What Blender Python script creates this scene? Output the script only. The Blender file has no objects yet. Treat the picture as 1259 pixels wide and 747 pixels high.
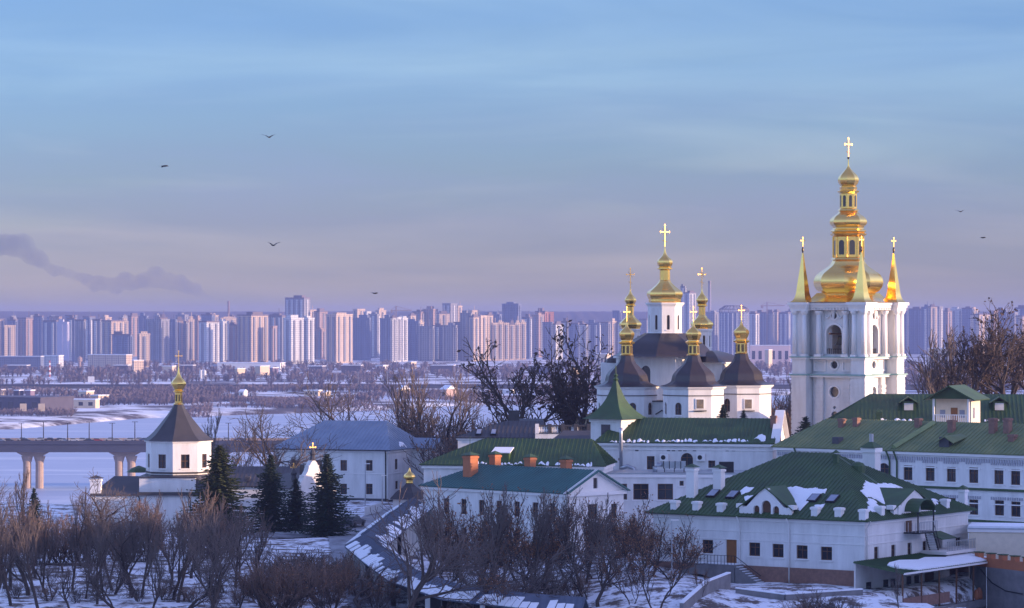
import bpy, bmesh, math, random
import numpy as np
from mathutils import Vector, Matrix, noise as mnoise
from mathutils.geometry import tessellate_polygon
R = math.radians
PI = math.pi
sc = bpy.context.scene
COL = sc.collection
# ------------------------------------------------------------------ camera, sky, sun, exposure
F, CX, HY, CZ = 4000.0, 629.5, 388.0, 75.0      # focal length and horizon row measured on the photograph, eye height over the river
cam_d = bpy.data.cameras.new('camera'); cam = bpy.data.objects.new('camera', cam_d); COL.objects.link(cam)
cam.location = (0, 0, CZ); cam.rotation_euler = (R(90), 0, 0)
cam_d.sensor_width = 36; cam_d.lens = 36 * F / 1259; cam_d.shift_y = (HY - 373.5) / 1259
cam_d.clip_start = 1; cam_d.clip_end = 60000
sc.camera = cam
SUN_EL, SUN_A = 8.0, 13.0                       # low sun, from the right and a little behind the camera
sc.view_settings.view_transform = 'Standard'
try: sc.view_settings.look = 'None'
except Exception: pass
sc.view_settings.gamma = 1; sc.view_settings.exposure = 1.0; sc.view_settings.use_curve_mapping = False
sc.cycles.max_bounces = 6; sc.cycles.volume_bounces = 1; sc.cycles.diffuse_bounces = 3; sc.cycles.glossy_bounces = 3
sun_d = bpy.data.lights.new('sun', 'SUN'); sun = bpy.data.objects.new('sun', sun_d); COL.objects.link(sun)
sun_d.energy = 3.6; sun_d.angle = R(0.6); sun_d.color = (1.0, 0.67, 0.43)
sdir = Vector((math.cos(R(SUN_A)) * math.cos(R(SUN_EL)), -math.sin(R(SUN_A)) * math.cos(R(SUN_EL)), math.sin(R(SUN_EL))))
sun.rotation_euler = sdir.to_track_quat('Z', 'Y').to_euler(); sun.location = (200, 0, 200)
wd = bpy.data.worlds.new('World'); sc.world = wd; wd.use_nodes = True
def build_world():
    nt = wd.node_tree; N = nt.nodes; L = nt.links; N.clear()
    out = N.new('ShaderNodeOutputWorld'); bg = N.new('ShaderNodeBackground'); bg.inputs[1].default_value = 0.15
    sky = N.new('ShaderNodeTexSky'); sky.sky_type = 'NISHITA'; sky.sun_disc = False
    sky.sun_elevation = R(SUN_EL); sky.sun_rotation = R(90 + SUN_A); sky.altitude = 100; sky.air_density = 1.0; sky.dust_density = 0.6; sky.ozone_density = 3.0
    tc = N.new('ShaderNodeTexCoord'); sep = N.new('ShaderNodeSeparateXYZ'); L.new(tc.outputs['Generated'], sep.inputs[0])
    # the dusk sky's own colour by height over the horizon: lilac haze band below, clearer blue above
    m0 = N.new('ShaderNodeMath'); m0.operation = 'MAXIMUM'; m0.inputs[1].default_value = 0.0; L.new(sep.outputs[2], m0.inputs[0])
    mr = N.new('ShaderNodeMath'); mr.operation = 'POWER'; mr.inputs[1].default_value = 0.5; L.new(m0.outputs[0], mr.inputs[0])
    # large soft wobble of the band edges
    mp = N.new('ShaderNodeMapping'); mp.inputs['Scale'].default_value = (5, 5, 34); mp.inputs['Rotation'].default_value = (0, R(-5), 0); L.new(tc.outputs['Generated'], mp.inputs[0])
    n1 = N.new('ShaderNodeTexNoise'); n1.inputs['Scale'].default_value = 1.6; n1.inputs['Detail'].default_value = 5; n1.inputs['Roughness'].default_value = 0.55; L.new(mp.outputs[0], n1.inputs[0])
    ad = N.new('ShaderNodeMath'); ad.operation = 'MULTIPLY_ADD'; ad.inputs[1].default_value = 0.10; L.new(n1.outputs[0], ad.inputs[0])
    sb = N.new('ShaderNodeMath'); sb.operation = 'SUBTRACT'; sb.inputs[1].default_value = 0.05; L.new(mr.outputs[0], sb.inputs[0]); L.new(sb.outputs[0], ad.inputs[2])
    cr = N.new('ShaderNodeValToRGB'); L.new(ad.outputs[0], cr.inputs[0])
    e = cr.color_ramp.elements; e[0].position = 0.0; e[0].color = SKY_RAMP[0][1]; e[1].position = 1.0; e[1].color = SKY_RAMP[-1][1]
    for p, c in SKY_RAMP[1:-1]:
        q = e.new(p); q.color = c
    mul = N.new('ShaderNodeMix'); mul.data_type = 'RGBA'; mul.blend_type = 'MULTIPLY'; mul.inputs[0].default_value = 1
    L.new(sky.outputs[0], mul.inputs[6]); L.new(cr.outputs[0], mul.inputs[7])
    # thin cirrus streaks
    mp2 = N.new('ShaderNodeMapping'); mp2.inputs['Scale'].default_value = (6, 6, 50); mp2.inputs['Rotation'].default_value = (0, R(-9), 0); L.new(tc.outputs['Generated'], mp2.inputs[0])
    n2 = N.new('ShaderNodeTexNoise'); n2.inputs['Scale'].default_value = 1.1; n2.inputs['Detail'].default_value = 6; n2.inputs['Roughness'].default_value = 0.5; n2.inputs['Distortion'].default_value = 0.5; L.new(mp2.outputs[0], n2.inputs[0])
    c2 = N.new('ShaderNodeMapRange'); c2.inputs[1].default_value = 0.44; c2.inputs[2].default_value = 0.80; c2.inputs[4].default_value = 1.0; L.new(n2.outputs[0], c2.inputs[0])
    mx = N.new('ShaderNodeMix'); mx.data_type = 'RGBA'; mx.blend_type = 'MULTIPLY'; L.new(c2.outputs[0], mx.inputs[0]); L.new(mul.outputs[2], mx.inputs[6]); mx.inputs[7].default_value = CLOUD
    L.new(mx.outputs[2], bg.inputs[0]); L.new(bg.outputs[0], out.inputs[0])
SKY_RAMP = [(0, (0.68, 0.70, 1.14, 1)), (0.067, (0.62, 0.64, 1.14, 1)), (0.11, (0.545, 0.57, 1.13, 1)), (0.172, (0.50, 0.515, 1.05, 1)), (0.217, (0.47, 0.52, 0.94, 1)), (0.268, (0.48, 0.56, 0.95, 1)), (0.32, (0.51, 0.57, 0.90, 1)), (0.50, (1.85, 1.45, 1.75, 1)), (1, (2.9, 1.68, 1.95, 1))]
CLOUD = (1.42, 1.27, 1.12, 1)
build_world()
# ------------------------------------------------------------------ helpers
def P(px, py, D):                       # photograph pixel + measured distance -> place in the world
    return Vector(((px - CX) / F * D, D, CZ - (py - HY) / F * D))
def px_of(p): return CX + p[0] / p[1] * F
def mat(name, c, rough=0.8, metal=0.0, var=0.12, scale=1.5, bump=0.0, c2=None, stretch=(1, 1, 1), spec=0.3):
    m = bpy.data.materials.new(name); m.use_nodes = True; nt = m.node_tree; N = nt.nodes; L = nt.links; b = N['Principled BSDF']
    b.inputs['Roughness'].default_value = rough; b.inputs['Metallic'].default_value = metal; b.inputs['Specular IOR Level'].default_value = spec
    tc = N.new('ShaderNodeTexCoord'); mp = N.new('ShaderNodeMapping'); mp.inputs['Scale'].default_value = stretch; L.new(tc.outputs['Object'], mp.inputs[0])
    n = N.new('ShaderNodeTexNoise'); n.inputs['Scale'].default_value = scale; n.inputs['Detail'].default_value = 6; n.inputs['Roughness'].default_value = 0.65; L.new(mp.outputs[0], n.inputs[0])
    mr = N.new('ShaderNodeMapRange'); mr.inputs[1].default_value = 0.3; mr.inputs[2].default_value = 0.7; L.new(n.outputs[0], mr.inputs[0])
    mx = N.new('ShaderNodeMix'); mx.data_type = 'RGBA'; L.new(mr.outputs[0], mx.inputs[0])
    a = c2 or tuple(v * (1 - var) for v in c)
    mx.inputs[6].default_value = (*a, 1); mx.inputs[7].default_value = (*[min(1, v * (1 + (0 if c2 else var))) for v in c], 1)
    L.new(mx.outputs[2], b.inputs['Base Color'])
    if bump:
        bp = N.new('ShaderNodeBump'); bp.inputs['Strength'].default_value = bump; bp.inputs['Distance'].default_value = 0.05; L.new(n.outputs[0], bp.inputs['Height']); L.new(bp.outputs[0], b.inputs['Normal'])
    m['nodes'] = 1
    return m
def tower_mat(name, wall, glass, fz=3.0, fx=3.4):      # flats: rows of windows and balconies cut into the wall colour
    m = mat(name, wall, 0.85, var=0.10, scale=0.08); nt = m.node_tree; N = nt.nodes; L = nt.links; b = N['Principled BSDF']
    src = b.inputs['Base Color'].links[0].from_socket
    tc = N.new('ShaderNodeTexCoord'); s = N.new('ShaderNodeSeparateXYZ'); L.new(tc.outputs['Object'], s.inputs[0])
    def mth(op, a, v):
        q = N.new('ShaderNodeMath'); q.operation = op
        (L.new(a, q.inputs[0])); (L.new(v, q.inputs[1]) if hasattr(v, 'links') else setattr(q.inputs[1], 'default_value', v)); return q.outputs[0]
    xy = mth('ADD', s.outputs[0], s.outputs[1])
    fu = mth('FRACT', mth('DIVIDE', xy, fx), 0); fv = mth('FRACT', mth('DIVIDE', s.outputs[2], fz), 0)
    m1 = mth('MULTIPLY', mth('LESS_THAN', fu, 0.58), mth('LESS_THAN', fv, 0.52))
    fs = mth('FRACT', mth('DIVIDE', xy, fx * 3), 0); m2 = mth('MULTIPLY', mth('LESS_THAN', fs, 0.16), 0.5)   # stair / loggia strips
    mm = mth('MAXIMUM', mth('MULTIPLY', m1, 0.75), m2)
    mx = N.new('ShaderNodeMix'); mx.data_type = 'RGBA'; L.new(mm, mx.inputs[0]); L.new(src, mx.inputs[6]); mx.inputs[7].default_value = (*glass, 1); L.new(mx.outputs[2], b.inputs['Base Color'])
    return m
class MB:
    def __init__(s): s.v = []; s.f = []
    def add(s, vs, fs, M=None):
        o = len(s.v); s.v += [tuple(M @ Vector(p)) if M else tuple(p) for p in vs]; s.f += [tuple(i + o for i in f) for f in fs]; return s
    def box(s, x0, x1, y0, y1, z0, z1, M=None):
        return s.add([(x0, y0, z0), (x1, y0, z0), (x1, y1, z0), (x0, y1, z0), (x0, y0, z1), (x1, y0, z1), (x1, y1, z1), (x0, y1, z1)],
                     [(0, 3, 2, 1), (4, 5, 6, 7), (0, 1, 5, 4), (1, 2, 6, 5), (2, 3, 7, 6), (3, 0, 4, 7)], M)
    def cbox(s, c, sx, sy, z0, z1, M=None): return s.box(c[0] - sx / 2, c[0] + sx / 2, c[1] - sy / 2, c[1] + sy / 2, z0, z1, M)
    def lathe(s, prof, n=8, cx=0, cy=0, ph=0.0, M=None, cap=True):
        vs = []; fs = []
        for r, z in prof:
            for k in range(n):
                a = ph + 2 * PI * k / n; vs.append((cx + r * math.cos(a), cy + r * math.sin(a), z))
        m = len(prof)
        for i in range(m - 1):
            for k in range(n):
                k2 = (k + 1) % n; fs.append((i * n + k, i * n + k2, (i + 1) * n + k2, (i + 1) * n + k))
        if cap: fs.append(tuple(range(n - 1, -1, -1))); fs.append(tuple((m - 1) * n + k for k in range(n)))
        return s.add(vs, fs, M)
    def tube(s, pts, rs, n=6, M=None):
        pts = [Vector(p) for p in pts]; vs = []; fs = []
        if not hasattr(rs, '__len__'): rs = [rs] * len(pts)
        for i, p in enumerate(pts):
            d = (pts[min(i + 1, len(pts) - 1)] - pts[max(i - 1, 0)]).normalized()
            a = d.cross(Vector((0, 0, 1)) if abs(d.z) < 0.9 else Vector((1, 0, 0))).normalized(); b = d.cross(a)
            for k in range(n):
                t = 2 * PI * k / n; vs.append(p + (a * math.cos(t) + b * math.sin(t)) * rs[i])
        for i in range(len(pts) - 1):
            for k in range(n):
                k2 = (k + 1) % n; fs.append((i * n + k, i * n + k2, (i + 1) * n + k2, (i + 1) * n + k))
        fs.append(tuple(range(n - 1, -1, -1))); fs.append(tuple((len(pts) - 1) * n + k for k in range(n)))
        return s.add(vs, fs, M)
    def slab(s, pts, t=0.12):            # a planar polygon given a thickness downwards along its normal
        pts = [Vector(p) for p in pts]; nrm = (pts[1] - pts[0]).cross(pts[2] - pts[0]).normalized()
        if nrm.z < 0: pts = pts[::-1]; nrm = -nrm
        n = len(pts); lo = [p - nrm * t for p in pts]
        return s.add(pts + lo, [tuple(range(n)), tuple(range(2 * n - 1, n - 1, -1))] + [(i, i + n, (i + 1) % n + n, (i + 1) % n) for i in range(n)])
    def seams(s, pts, step=0.55, w=0.05, h=0.07):    # standing seams of sheet metal, down the slope
        pts = [Vector(p) for p in pts]; nrm = (pts[1] - pts[0]).cross(pts[2] - pts[0]).normalized()
        if nrm.z < 0: nrm = -nrm
        dn = Vector((0, 0, -1)); dn = (dn - nrm * dn.dot(nrm)).normalized(); hz = nrm.cross(dn)
        o = pts[0]; q = [((p - o).dot(hz), (p - o).dot(dn)) for p in pts]; lo = min(a for a, b in q); hi = max(a for a, b in q); u = lo + step / 2
        while u < hi:
            ds = []
            for i in range(len(q)):
                (a0, b0), (a1, b1) = q[i], q[(i + 1) % len(q)]
                if (a0 - u) * (a1 - u) < 0: ds.append(b0 + (b1 - b0) * (u - a0) / (a1 - a0))
            if len(ds) >= 2 and max(ds) - min(ds) > 0.15:
                d0, d1 = min(ds), max(ds); vs = []
                for dd in (d0, d1):
                    for du, hh in ((-w, -0.02), (w, -0.02), (w, h), (-w, h)): vs.append(o + hz * (u + du / 2) + dn * dd + nrm * hh)
                s.add(vs, [(0, 1, 2, 3), (7, 6, 5, 4), (0, 4, 5, 1), (1, 5, 6, 2), (2, 6, 7, 3), (3, 7, 4, 0)])
            u += step
        return s
    def panel(s, M, outline, holes=(), t=0.35):     # wall in the (u, v) plane with real openings, thickness towards +y of M
        loops = [[Vector((u, v, 0)) for u, v in outline]] + [[Vector((u, v, 0)) for u, v in h] for h in holes]
        tr = tessellate_polygon(loops); flat = [p for l in loops for p in l]; n = len(flat)
        vs = [(p.x, 0, p.y) for p in flat] + [(p.x, t, p.y) for p in flat]; fs = [tuple(f) for f in tr] + [tuple(i + n for i in reversed(f)) for f in tr]; o = 0
        for l in loops:
            k = len(l)
            for i in range(k): fs.append((o + i, o + (i + 1) % k, o + (i + 1) % k + n, o + i + n))
            o += k
        return s.add(vs, fs, M)
    def build(s, name, m, parent=None, smooth=False, loc=None, rotz=0.0):
        me = bpy.data.meshes.new(name); me.from_pydata(s.v, [], s.f); me.validate(clean_customdata=False)
        bm = bmesh.new(); bm.from_mesh(me); bmesh.ops.recalc_face_normals(bm, faces=bm.faces); bm.to_mesh(me); bm.free()
        me.materials.append(m)
        if smooth: me.polygons.foreach_set('use_smooth', [True] * len(me.polygons))
        o = bpy.data.objects.new(name, me); COL.objects.link(o)
        if parent: o.parent = parent
        if loc is not None: o.location = loc
        o.rotation_euler.z = rotz
        return o
def tag(o, label, cat, group=None):
    o['label'] = label; o['category'] = cat
    if group: o['group'] = group
    return o
def thing(name, label, cat, loc=(0, 0, 0), rotz=0.0, group=None):
    o = bpy.data.objects.new(name, None); COL.objects.link(o); o.location = loc; o.rotation_euler.z = rotz; o.empty_display_size = 1
    return tag(o, label, cat, group)
def fast_mesh(name, V, Fc, m, parent=None, k=3):    # numpy arrays to a mesh
    me = bpy.data.meshes.new(name); V = np.asarray(V, np.float32); Fc = np.asarray(Fc, np.int32)
    me.vertices.add(len(V)); me.vertices.foreach_set('co', V.ravel()); me.loops.add(Fc.size); me.loops.foreach_set('vertex_index', Fc.ravel())
    me.polygons.add(len(Fc)); me.polygons.foreach_set('loop_start', np.arange(0, Fc.size, k, dtype=np.int32)); me.update(calc_edges=True); me.materials.append(m)
    o = bpy.data.objects.new(name, me); COL.objects.link(o)
    if parent: o.parent = parent
    return o
def dup(root, loc=None, rotz=None, scale=None, label=None, group=None):
    c = root.copy(); COL.objects.link(c)
    if loc is not None: c.location = loc
    if rotz is not None: c.rotation_euler.z = rotz
    if scale is not None: c.scale = (scale,) * 3 if not hasattr(scale, '__len__') else scale
    if label: c['label'] = label
    if group: c['group'] = group
    for ch in list(root.children):
        d = ch.copy(); COL.objects.link(d); d.parent = c
        for g in list(ch.children):
            e = g.copy(); COL.objects.link(e); e.parent = d
    return c
def crom(pts, k=5):                     # smooth a profile
    out = []; n = len(pts)
    for i in range(n - 1):
        p0, p1, p2, p3 = pts[max(i - 1, 0)], pts[i], pts[i + 1], pts[min(i + 2, n - 1)]
        for j in range(k):
            t = j / k
            out.append(tuple(0.5 * ((2 * p1[a]) + (-p0[a] + p2[a]) * t + (2 * p0[a] - 5 * p1[a] + 4 * p2[a] - p3[a]) * t * t + (-p0[a] + 3 * p1[a] - 3 * p2[a] + p3[a]) * t ** 3) for a in (0, 1)))
    out.append(tuple(pts[-1])); return [(max(r, 0.01), z) for r, z in out]
ORD = 'first second third fourth fifth sixth seventh eighth ninth tenth eleventh twelfth thirteenth fourteenth fifteenth sixteenth seventeenth eighteenth nineteenth twentieth twenty-first twenty-second twenty-third twenty-fourth twenty-fifth twenty-sixth twenty-seventh twenty-eighth'.split()
def ordn(i): return ORD[min(i, 27)]
def struct(o): o['kind'] = 'structure'; return o
def stuff(o): o['kind'] = 'stuff'; return o
# ------------------------------------------------------------------ materials
M_ = {}
M_['white'] = mat('white_lime_wall', (0.82, 0.81, 0.79), 0.9, scale=0.9, bump=0.2, c2=(0.63, 0.62, 0.60), stretch=(1, 1, 0.22))
M_['white_weathered'] = mat('weathered_white_wall', (0.74, 0.71, 0.68), 0.9, scale=0.6, bump=0.3, c2=(0.58, 0.54, 0.50), stretch=(1, 1, 0.5))
M_['trim'] = mat('white_trim', (0.82, 0.80, 0.78), 0.8, var=0.03)
M_['cream'] = mat('cream_wall', (0.74, 0.64, 0.50), 0.9, var=0.08)
M_['green'] = mat('green_sheet_roof', (0.060, 0.115, 0.042), 0.55, scale=0.45, c2=(0.042, 0.072, 0.033), bump=0.1)
M_['olive'] = mat('faded_olive_roof', (0.23, 0.25, 0.10), 0.65, scale=0.3, c2=(0.11, 0.16, 0.075), bump=0.1)
M_['teal'] = mat('teal_sheet_roof', (0.045, 0.15, 0.14), 0.5, scale=0.4, c2=(0.04, 0.115, 0.105), bump=0.1)
M_['blue'] = mat('grey_blue_sheet_roof', (0.25, 0.31, 0.40), 0.5, scale=0.4, c2=(0.18, 0.235, 0.32), bump=0.1)
M_['slate'] = mat('dull_blue_sheet_roof', (0.13, 0.155, 0.21), 0.6, scale=0.6, c2=(0.085, 0.105, 0.15), bump=0.15)
M_['dark'] = mat('dark_grey_sheet_roof', (0.075, 0.07, 0.075), 0.5, scale=0.5, c2=(0.05, 0.048, 0.052), bump=0.1)
M_['brown'] = mat('brown_copper_roof', (0.042, 0.033, 0.035), 0.36, scale=1.2, c2=(0.028, 0.024, 0.027), bump=0.1, spec=0.5)
M_['gold'] = mat('gilded_metal', (1.0, 0.63, 0.17), 0.22, 1.0, var=0.06, scale=0.6, bump=0.05)
M_['gold_leaf'] = mat('gilded_cross', (0.85, 0.52, 0.16), 0.5, 1.0, var=0.04)
M_['glass'] = mat('window_glass', (0.03, 0.033, 0.04), 0.08, spec=0.8)
M_['wood'] = mat('brown_wood', (0.13, 0.065, 0.035), 0.6)
M_['doorwood'] = mat('orange_brown_wood', (0.26, 0.11, 0.035), 0.5)
M_['brick'] = mat('brick_plinth', (0.30, 0.17, 0.125), 0.9, scale=3, c2=(0.20, 0.12, 0.095), bump=0.4)
M_['orange'] = mat('orange_render', (0.46, 0.17, 0.08), 0.85, var=0.08)
M_['concrete'] = mat('stained_concrete', (0.26, 0.25, 0.25), 0.9, scale=0.7, c2=(0.16, 0.155, 0.16), bump=0.2)
M_['stone'] = mat('yellow_stone_wall', (0.42, 0.33, 0.20), 0.9, scale=1.5, c2=(0.3, 0.22, 0.14), bump=0.4)
M_['iron'] = mat('black_iron', (0.03, 0.03, 0.032), 0.5, 0.3)
M_['zinc'] = mat('zinc_sheet', (0.45, 0.47, 0.50), 0.38, 0.8)
M_['copper'] = mat('verdigris_copper', (0.27, 0.42, 0.40), 0.7)
M_['snow'] = mat('roof_snow', (0.86, 0.88, 0.92), 0.7, var=0.03, scale=1.5, bump=0.4)
M_['plinth'] = mat('dark_plinth', (0.09, 0.09, 0.10), 0.9)
M_['limb'] = mat('dark_trunk_bark', (0.075, 0.058, 0.05), 0.95, scale=3)
M_['bark'] = mat('grey_brown_bark', (0.14, 0.113, 0.103), 0.95, scale=3)
M_['bark_warm'] = mat('reddish_bark', (0.20, 0.135, 0.105), 0.95, scale=3)
M_['leaf_dry'] = mat('dry_brown_leaves', (0.30, 0.15, 0.075), 0.9, scale=3, c2=(0.18, 0.09, 0.05))
M_['seed'] = mat('dark_seed_clusters', (0.09, 0.062, 0.05), 0.95, scale=3)
M_['needle'] = mat('spruce_needles', (0.050, 0.082, 0.058), 0.9, scale=2, c2=(0.028, 0.05, 0.036))
M_['needle_warm'] = mat('green_spruce_needles', (0.075, 0.098, 0.040), 0.9, scale=2, c2=(0.038, 0.055, 0.026))
M_['icon'] = mat('painted_icon', (0.30, 0.22, 0.13), 0.7, scale=2.2, c2=(0.08, 0.09, 0.10))
M_['bronze'] = mat('bell_bronze', (0.10, 0.08, 0.05), 0.4, 0.8)
# ------------------------------------------------------------------ terrain
def sstep(a, b, x): t = np.clip((x - a) / (b - a), 0, 1); return t * t * (3 - 2 * t)
SH = np.array([(-3500, 1000), (-700, 1050), (-400, 2120), (-372, 2300), (-290, 2380), (-235, 2500), (-150, 2620), (-60, 2780), (120, 2950), (340, 3050), (1200, 3150), (4000, 3200)], float)
SH = np.array([(-4000, 1500), (-1500, 1700), (-700, 1950), (-332, 2110), (-270, 2350), (-143, 2500), (-46, 2680), (100, 2800), (430, 3300), (1500, 3600), (4000, 3800)], float)
def shore(x): return np.interp(x, SH[:, 0], SH[:, 1])
def hgt(x, y):
    x = np.asarray(x, float); y = np.asarray(y, float)
    z = 47.6 + 0 * x
    z = z - 0.035 * np.clip(400 - y, 0, 200) * sstep(15, -5, x)                      # slope towards the viewer on the left
    z = np.where(y < 330, z - 0.14 * (330 - y), z)
    z = z + (z * 0 + 1) * 8.5 * sstep(12, 34, x + (y - 430) * 0.15) * sstep(395, 440, y)   # church terrace
    z = z - 1.2 * sstep(16, 26, x) * sstep(395, 370, y) * sstep(300, 330, y)
    xl = (x - 36.85) * .824 - (y - 340) * .566; yl = (x - 36.85) * .566 + (y - 340) * .824; z = z - 5.5 * sstep(4, 7, xl) * sstep(-7, -3, yl) * sstep(60, 40, xl)
    edge = 505 + 0.9 * np.clip(x, -40, 80)
    t = sstep(0, 260, y - edge); z = z * (1 - t) + (-4) * t                          # hill falls to the river
    t2 = sstep(-10, 60, y - shore(x)); z = np.where(y > 1200, -4 + 6.3 * t2, z)
    z = z + np.where(y > 1200, 1.3 * sstep(40, 200, y - shore(x)), 0)
    # hill the camera stands on, its unseen right arm shaped to shade the foreground
    z = np.maximum(z, 73.2 - np.clip(y - 10, 0, 400) * 0.42)
    rid = 76.5 - 0.02 * np.clip(x - 150, 0, 900) 
    k = sstep(48 + 0.157 * np.clip(y, 0, 700), 74 + 0.157 * np.clip(y, 0, 700), x) * sstep(452, 372, y)
    z = z * (1 - k) + np.maximum(z, rid) * k
    # far wooded ridge on the horizon
    z = z + 84 * sstep(7800, 9800, y) 
    return z
def g(x, y): return float(hgt(x, y))
def build_ground():
    xs = np.concatenate([-np.geomspace(9000, 330, 26), np.linspace(-320, -100, 30), np.linspace(-97, 97, 110), np.linspace(100, 330, 46), np.geomspace(345, 9000, 26)])
    ys = np.concatenate([np.linspace(-300, -20, 10), np.linspace(0, 280, 40), np.linspace(284, 560, 120), np.linspace(566, 900, 45), np.linspace(930, 1900, 24), np.linspace(1915, 3900, 190), np.geomspace(3940, 14000, 60)])
    X, Y = np.meshgrid(xs, ys); Z = hgt(X, Y); V = np.stack([X, Y, Z], -1).reshape(-1, 3)
    rng = np.random.RandomState(3)
    nz = np.array([mnoise.noise((v[0] * 0.05, v[1] * 0.05, 0)) * 0.8 + mnoise.noise((v[0] * 0.2, v[1] * 0.2, 4)) * 0.3 for v in V])
    far = V[:, 1] > 1900; V[:, 2] += nz * np.where(far, 0.5, 0.8) + np.where(V[:, 1] > 7000, nz * 4, 0)
    nx, ny = len(xs), len(ys); i = np.arange(nx - 1)[None, :] + nx * np.arange(ny - 1)[:, None]; i = i.ravel()
    return V, np.stack([i, i + 1, i + 1 + nx, i + nx], -1)
def ground_mat():
    m = mat('snowy_ground', (0.80, 0.83, 0.88), 0.85, var=0.04, scale=0.3, bump=0.5); nt = m.node_tree; N = nt.nodes; L = nt.links; b = N['Principled BSDF']
    src = b.inputs['Base Color'].links[0].from_socket; ge = N.new('ShaderNodeNewGeometry'); sp = N.new('ShaderNodeSeparateXYZ'); L.new(ge.outputs['Position'], sp.inputs[0])
    # near: patches of bare soil and dead grass in the snow
    n = N.new('ShaderNodeTexNoise'); n.inputs['Scale'].default_value = 0.42; n.inputs['Detail'].default_value = 9; n.inputs['Roughness'].default_value = 0.72; L.new(ge.outputs['Position'], n.inputs[0])
    mr = N.new('ShaderNodeMapRange'); mr.inputs[1].default_value = 0.47; mr.inputs[2].default_value = 0.56; L.new(n.outputs[0], mr.inputs[0])
    mx = N.new('ShaderNodeMix'); mx.data_type = 'RGBA'; L.new(mr.outputs[0], mx.inputs[0]); L.new(src, mx.inputs[6]); mx.inputs[7].default_value = (0.12, 0.09, 0.075, 1)
    # far bank: long bands of scrub and snow
    mp = N.new('ShaderNodeMapping'); mp.inputs['Scale'].default_value = (0.014, 0.012, 0.01); L.new(ge.outputs['Position'], mp.inputs[0])
    n2 = N.new('ShaderNodeTexNoise'); n2.inputs['Scale'].default_value = 1.0; n2.inputs['Detail'].default_value = 8; n2.inputs['Roughness'].default_value = 0.66; L.new(mp.outputs[0], n2.inputs[0])
    m2 = N.new('ShaderNodeMapRange'); m2.inputs[1].default_value = 0.46; m2.inputs[2].default_value = 0.56; L.new(n2.outputs[0], m2.inputs[0])
    far = N.new('ShaderNodeMapRange'); far.inputs[1].default_value = 5000; far.inputs[2].default_value = 7000; L.new(sp.outputs[1], far.inputs[0])
    ma = N.new('ShaderNodeMath'); ma.operation = 'MAXIMUM'; L.new(m2.outputs[0], ma.inputs[0]); L.new(far.outputs[0], ma.inputs[1])
    mx2 = N.new('ShaderNodeMix'); mx2.data_type = 'RGBA'; L.new(ma.outputs[0], mx2.inputs[0]); L.new(src, mx2.inputs[6]); mx2.inputs[7].default_value = (0.085, 0.07, 0.075, 1)
    st = N.new('ShaderNodeMath'); st.operation = 'GREATER_THAN'; st.inputs[1].default_value = 1200; L.new(sp.outputs[1], st.inputs[0])
    mx3 = N.new('ShaderNodeMix'); mx3.data_type = 'RGBA'; L.new(st.outputs[0], mx3.inputs[0]); L.new(mx.outputs[2], mx3.inputs[6]); L.new(mx2.outputs[2], mx3.inputs[7]); L.new(mx3.outputs[2], b.inputs['Base Color'])
    return m
V, Fc = build_ground(); gr = fast_mesh('ground', V, Fc, ground_mat(), k=4); gr.data.polygons.foreach_set('use_smooth', [True] * len(gr.data.polygons)); struct(gr)
def ice_mat():
    m = mat('river_ice', (0.46, 0.52, 0.63), 0.5, scale=0.01, c2=(0.36, 0.43, 0.56), stretch=(1, 3, 1)); nt = m.node_tree; N = nt.nodes; L = nt.links; b = N['Principled BSDF']
    src = b.inputs['Base Color'].links[0].from_socket; ge = N.new('ShaderNodeNewGeometry'); mp = N.new('ShaderNodeMapping'); mp.inputs['Scale'].default_value = (0.004, 0.022, 0.01); L.new(ge.outputs['Position'], mp.inputs[0])
    n = N.new('ShaderNodeTexNoise'); n.inputs['Scale'].default_value = 1; n.inputs['Detail'].default_value = 9; n.inputs['Roughness'].default_value = 0.7; L.new(mp.outputs[0], n.inputs[0])
    mr = N.new('ShaderNodeMapRange'); mr.inputs[1].default_value = 0.52; mr.inputs[2].default_value = 0.62; L.new(n.outputs[0], mr.inputs[0])
    mx = N.new('ShaderNodeMix'); mx.data_type = 'RGBA'; L.new(mr.outputs[0], mx.inputs[0]); L.new(src, mx.inputs[6]); mx.inputs[7].default_value = (0.62, 0.66, 0.73, 1); L.new(mx.outputs[2], b.inputs['Base Color']); return m
struct(MB().add([(-9000, 700, 0), (9000, 700, 0), (9000, 3900, 0), (-9000, 3900, 0)], [(0, 1, 2, 3)]).build('river_ice', ice_mat()))
# ------------------------------------------------------------------ haze
def build_haze():
    m = bpy.data.materials.new('haze_air'); m.use_nodes = True; N = m.node_tree.nodes; N.clear(); o = N.new('ShaderNodeOutputMaterial'); v = N.new('ShaderNodeVolumePrincipled')
    v.inputs['Color'].default_value = HAZE_C; v.inputs['Density'].default_value = HAZE_D; v.inputs['Anisotropy'].default_value = 0.0
    m.node_tree.links.new(v.outputs[0], o.inputs['Volume'])
    return stuff(MB().box(-9500, 9500, -400, 13500, -8, 112).build('haze', m))
HAZE_C, HAZE_D = (0.33, 0.39, 0.70, 1), 0.000080
build_haze()
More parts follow.
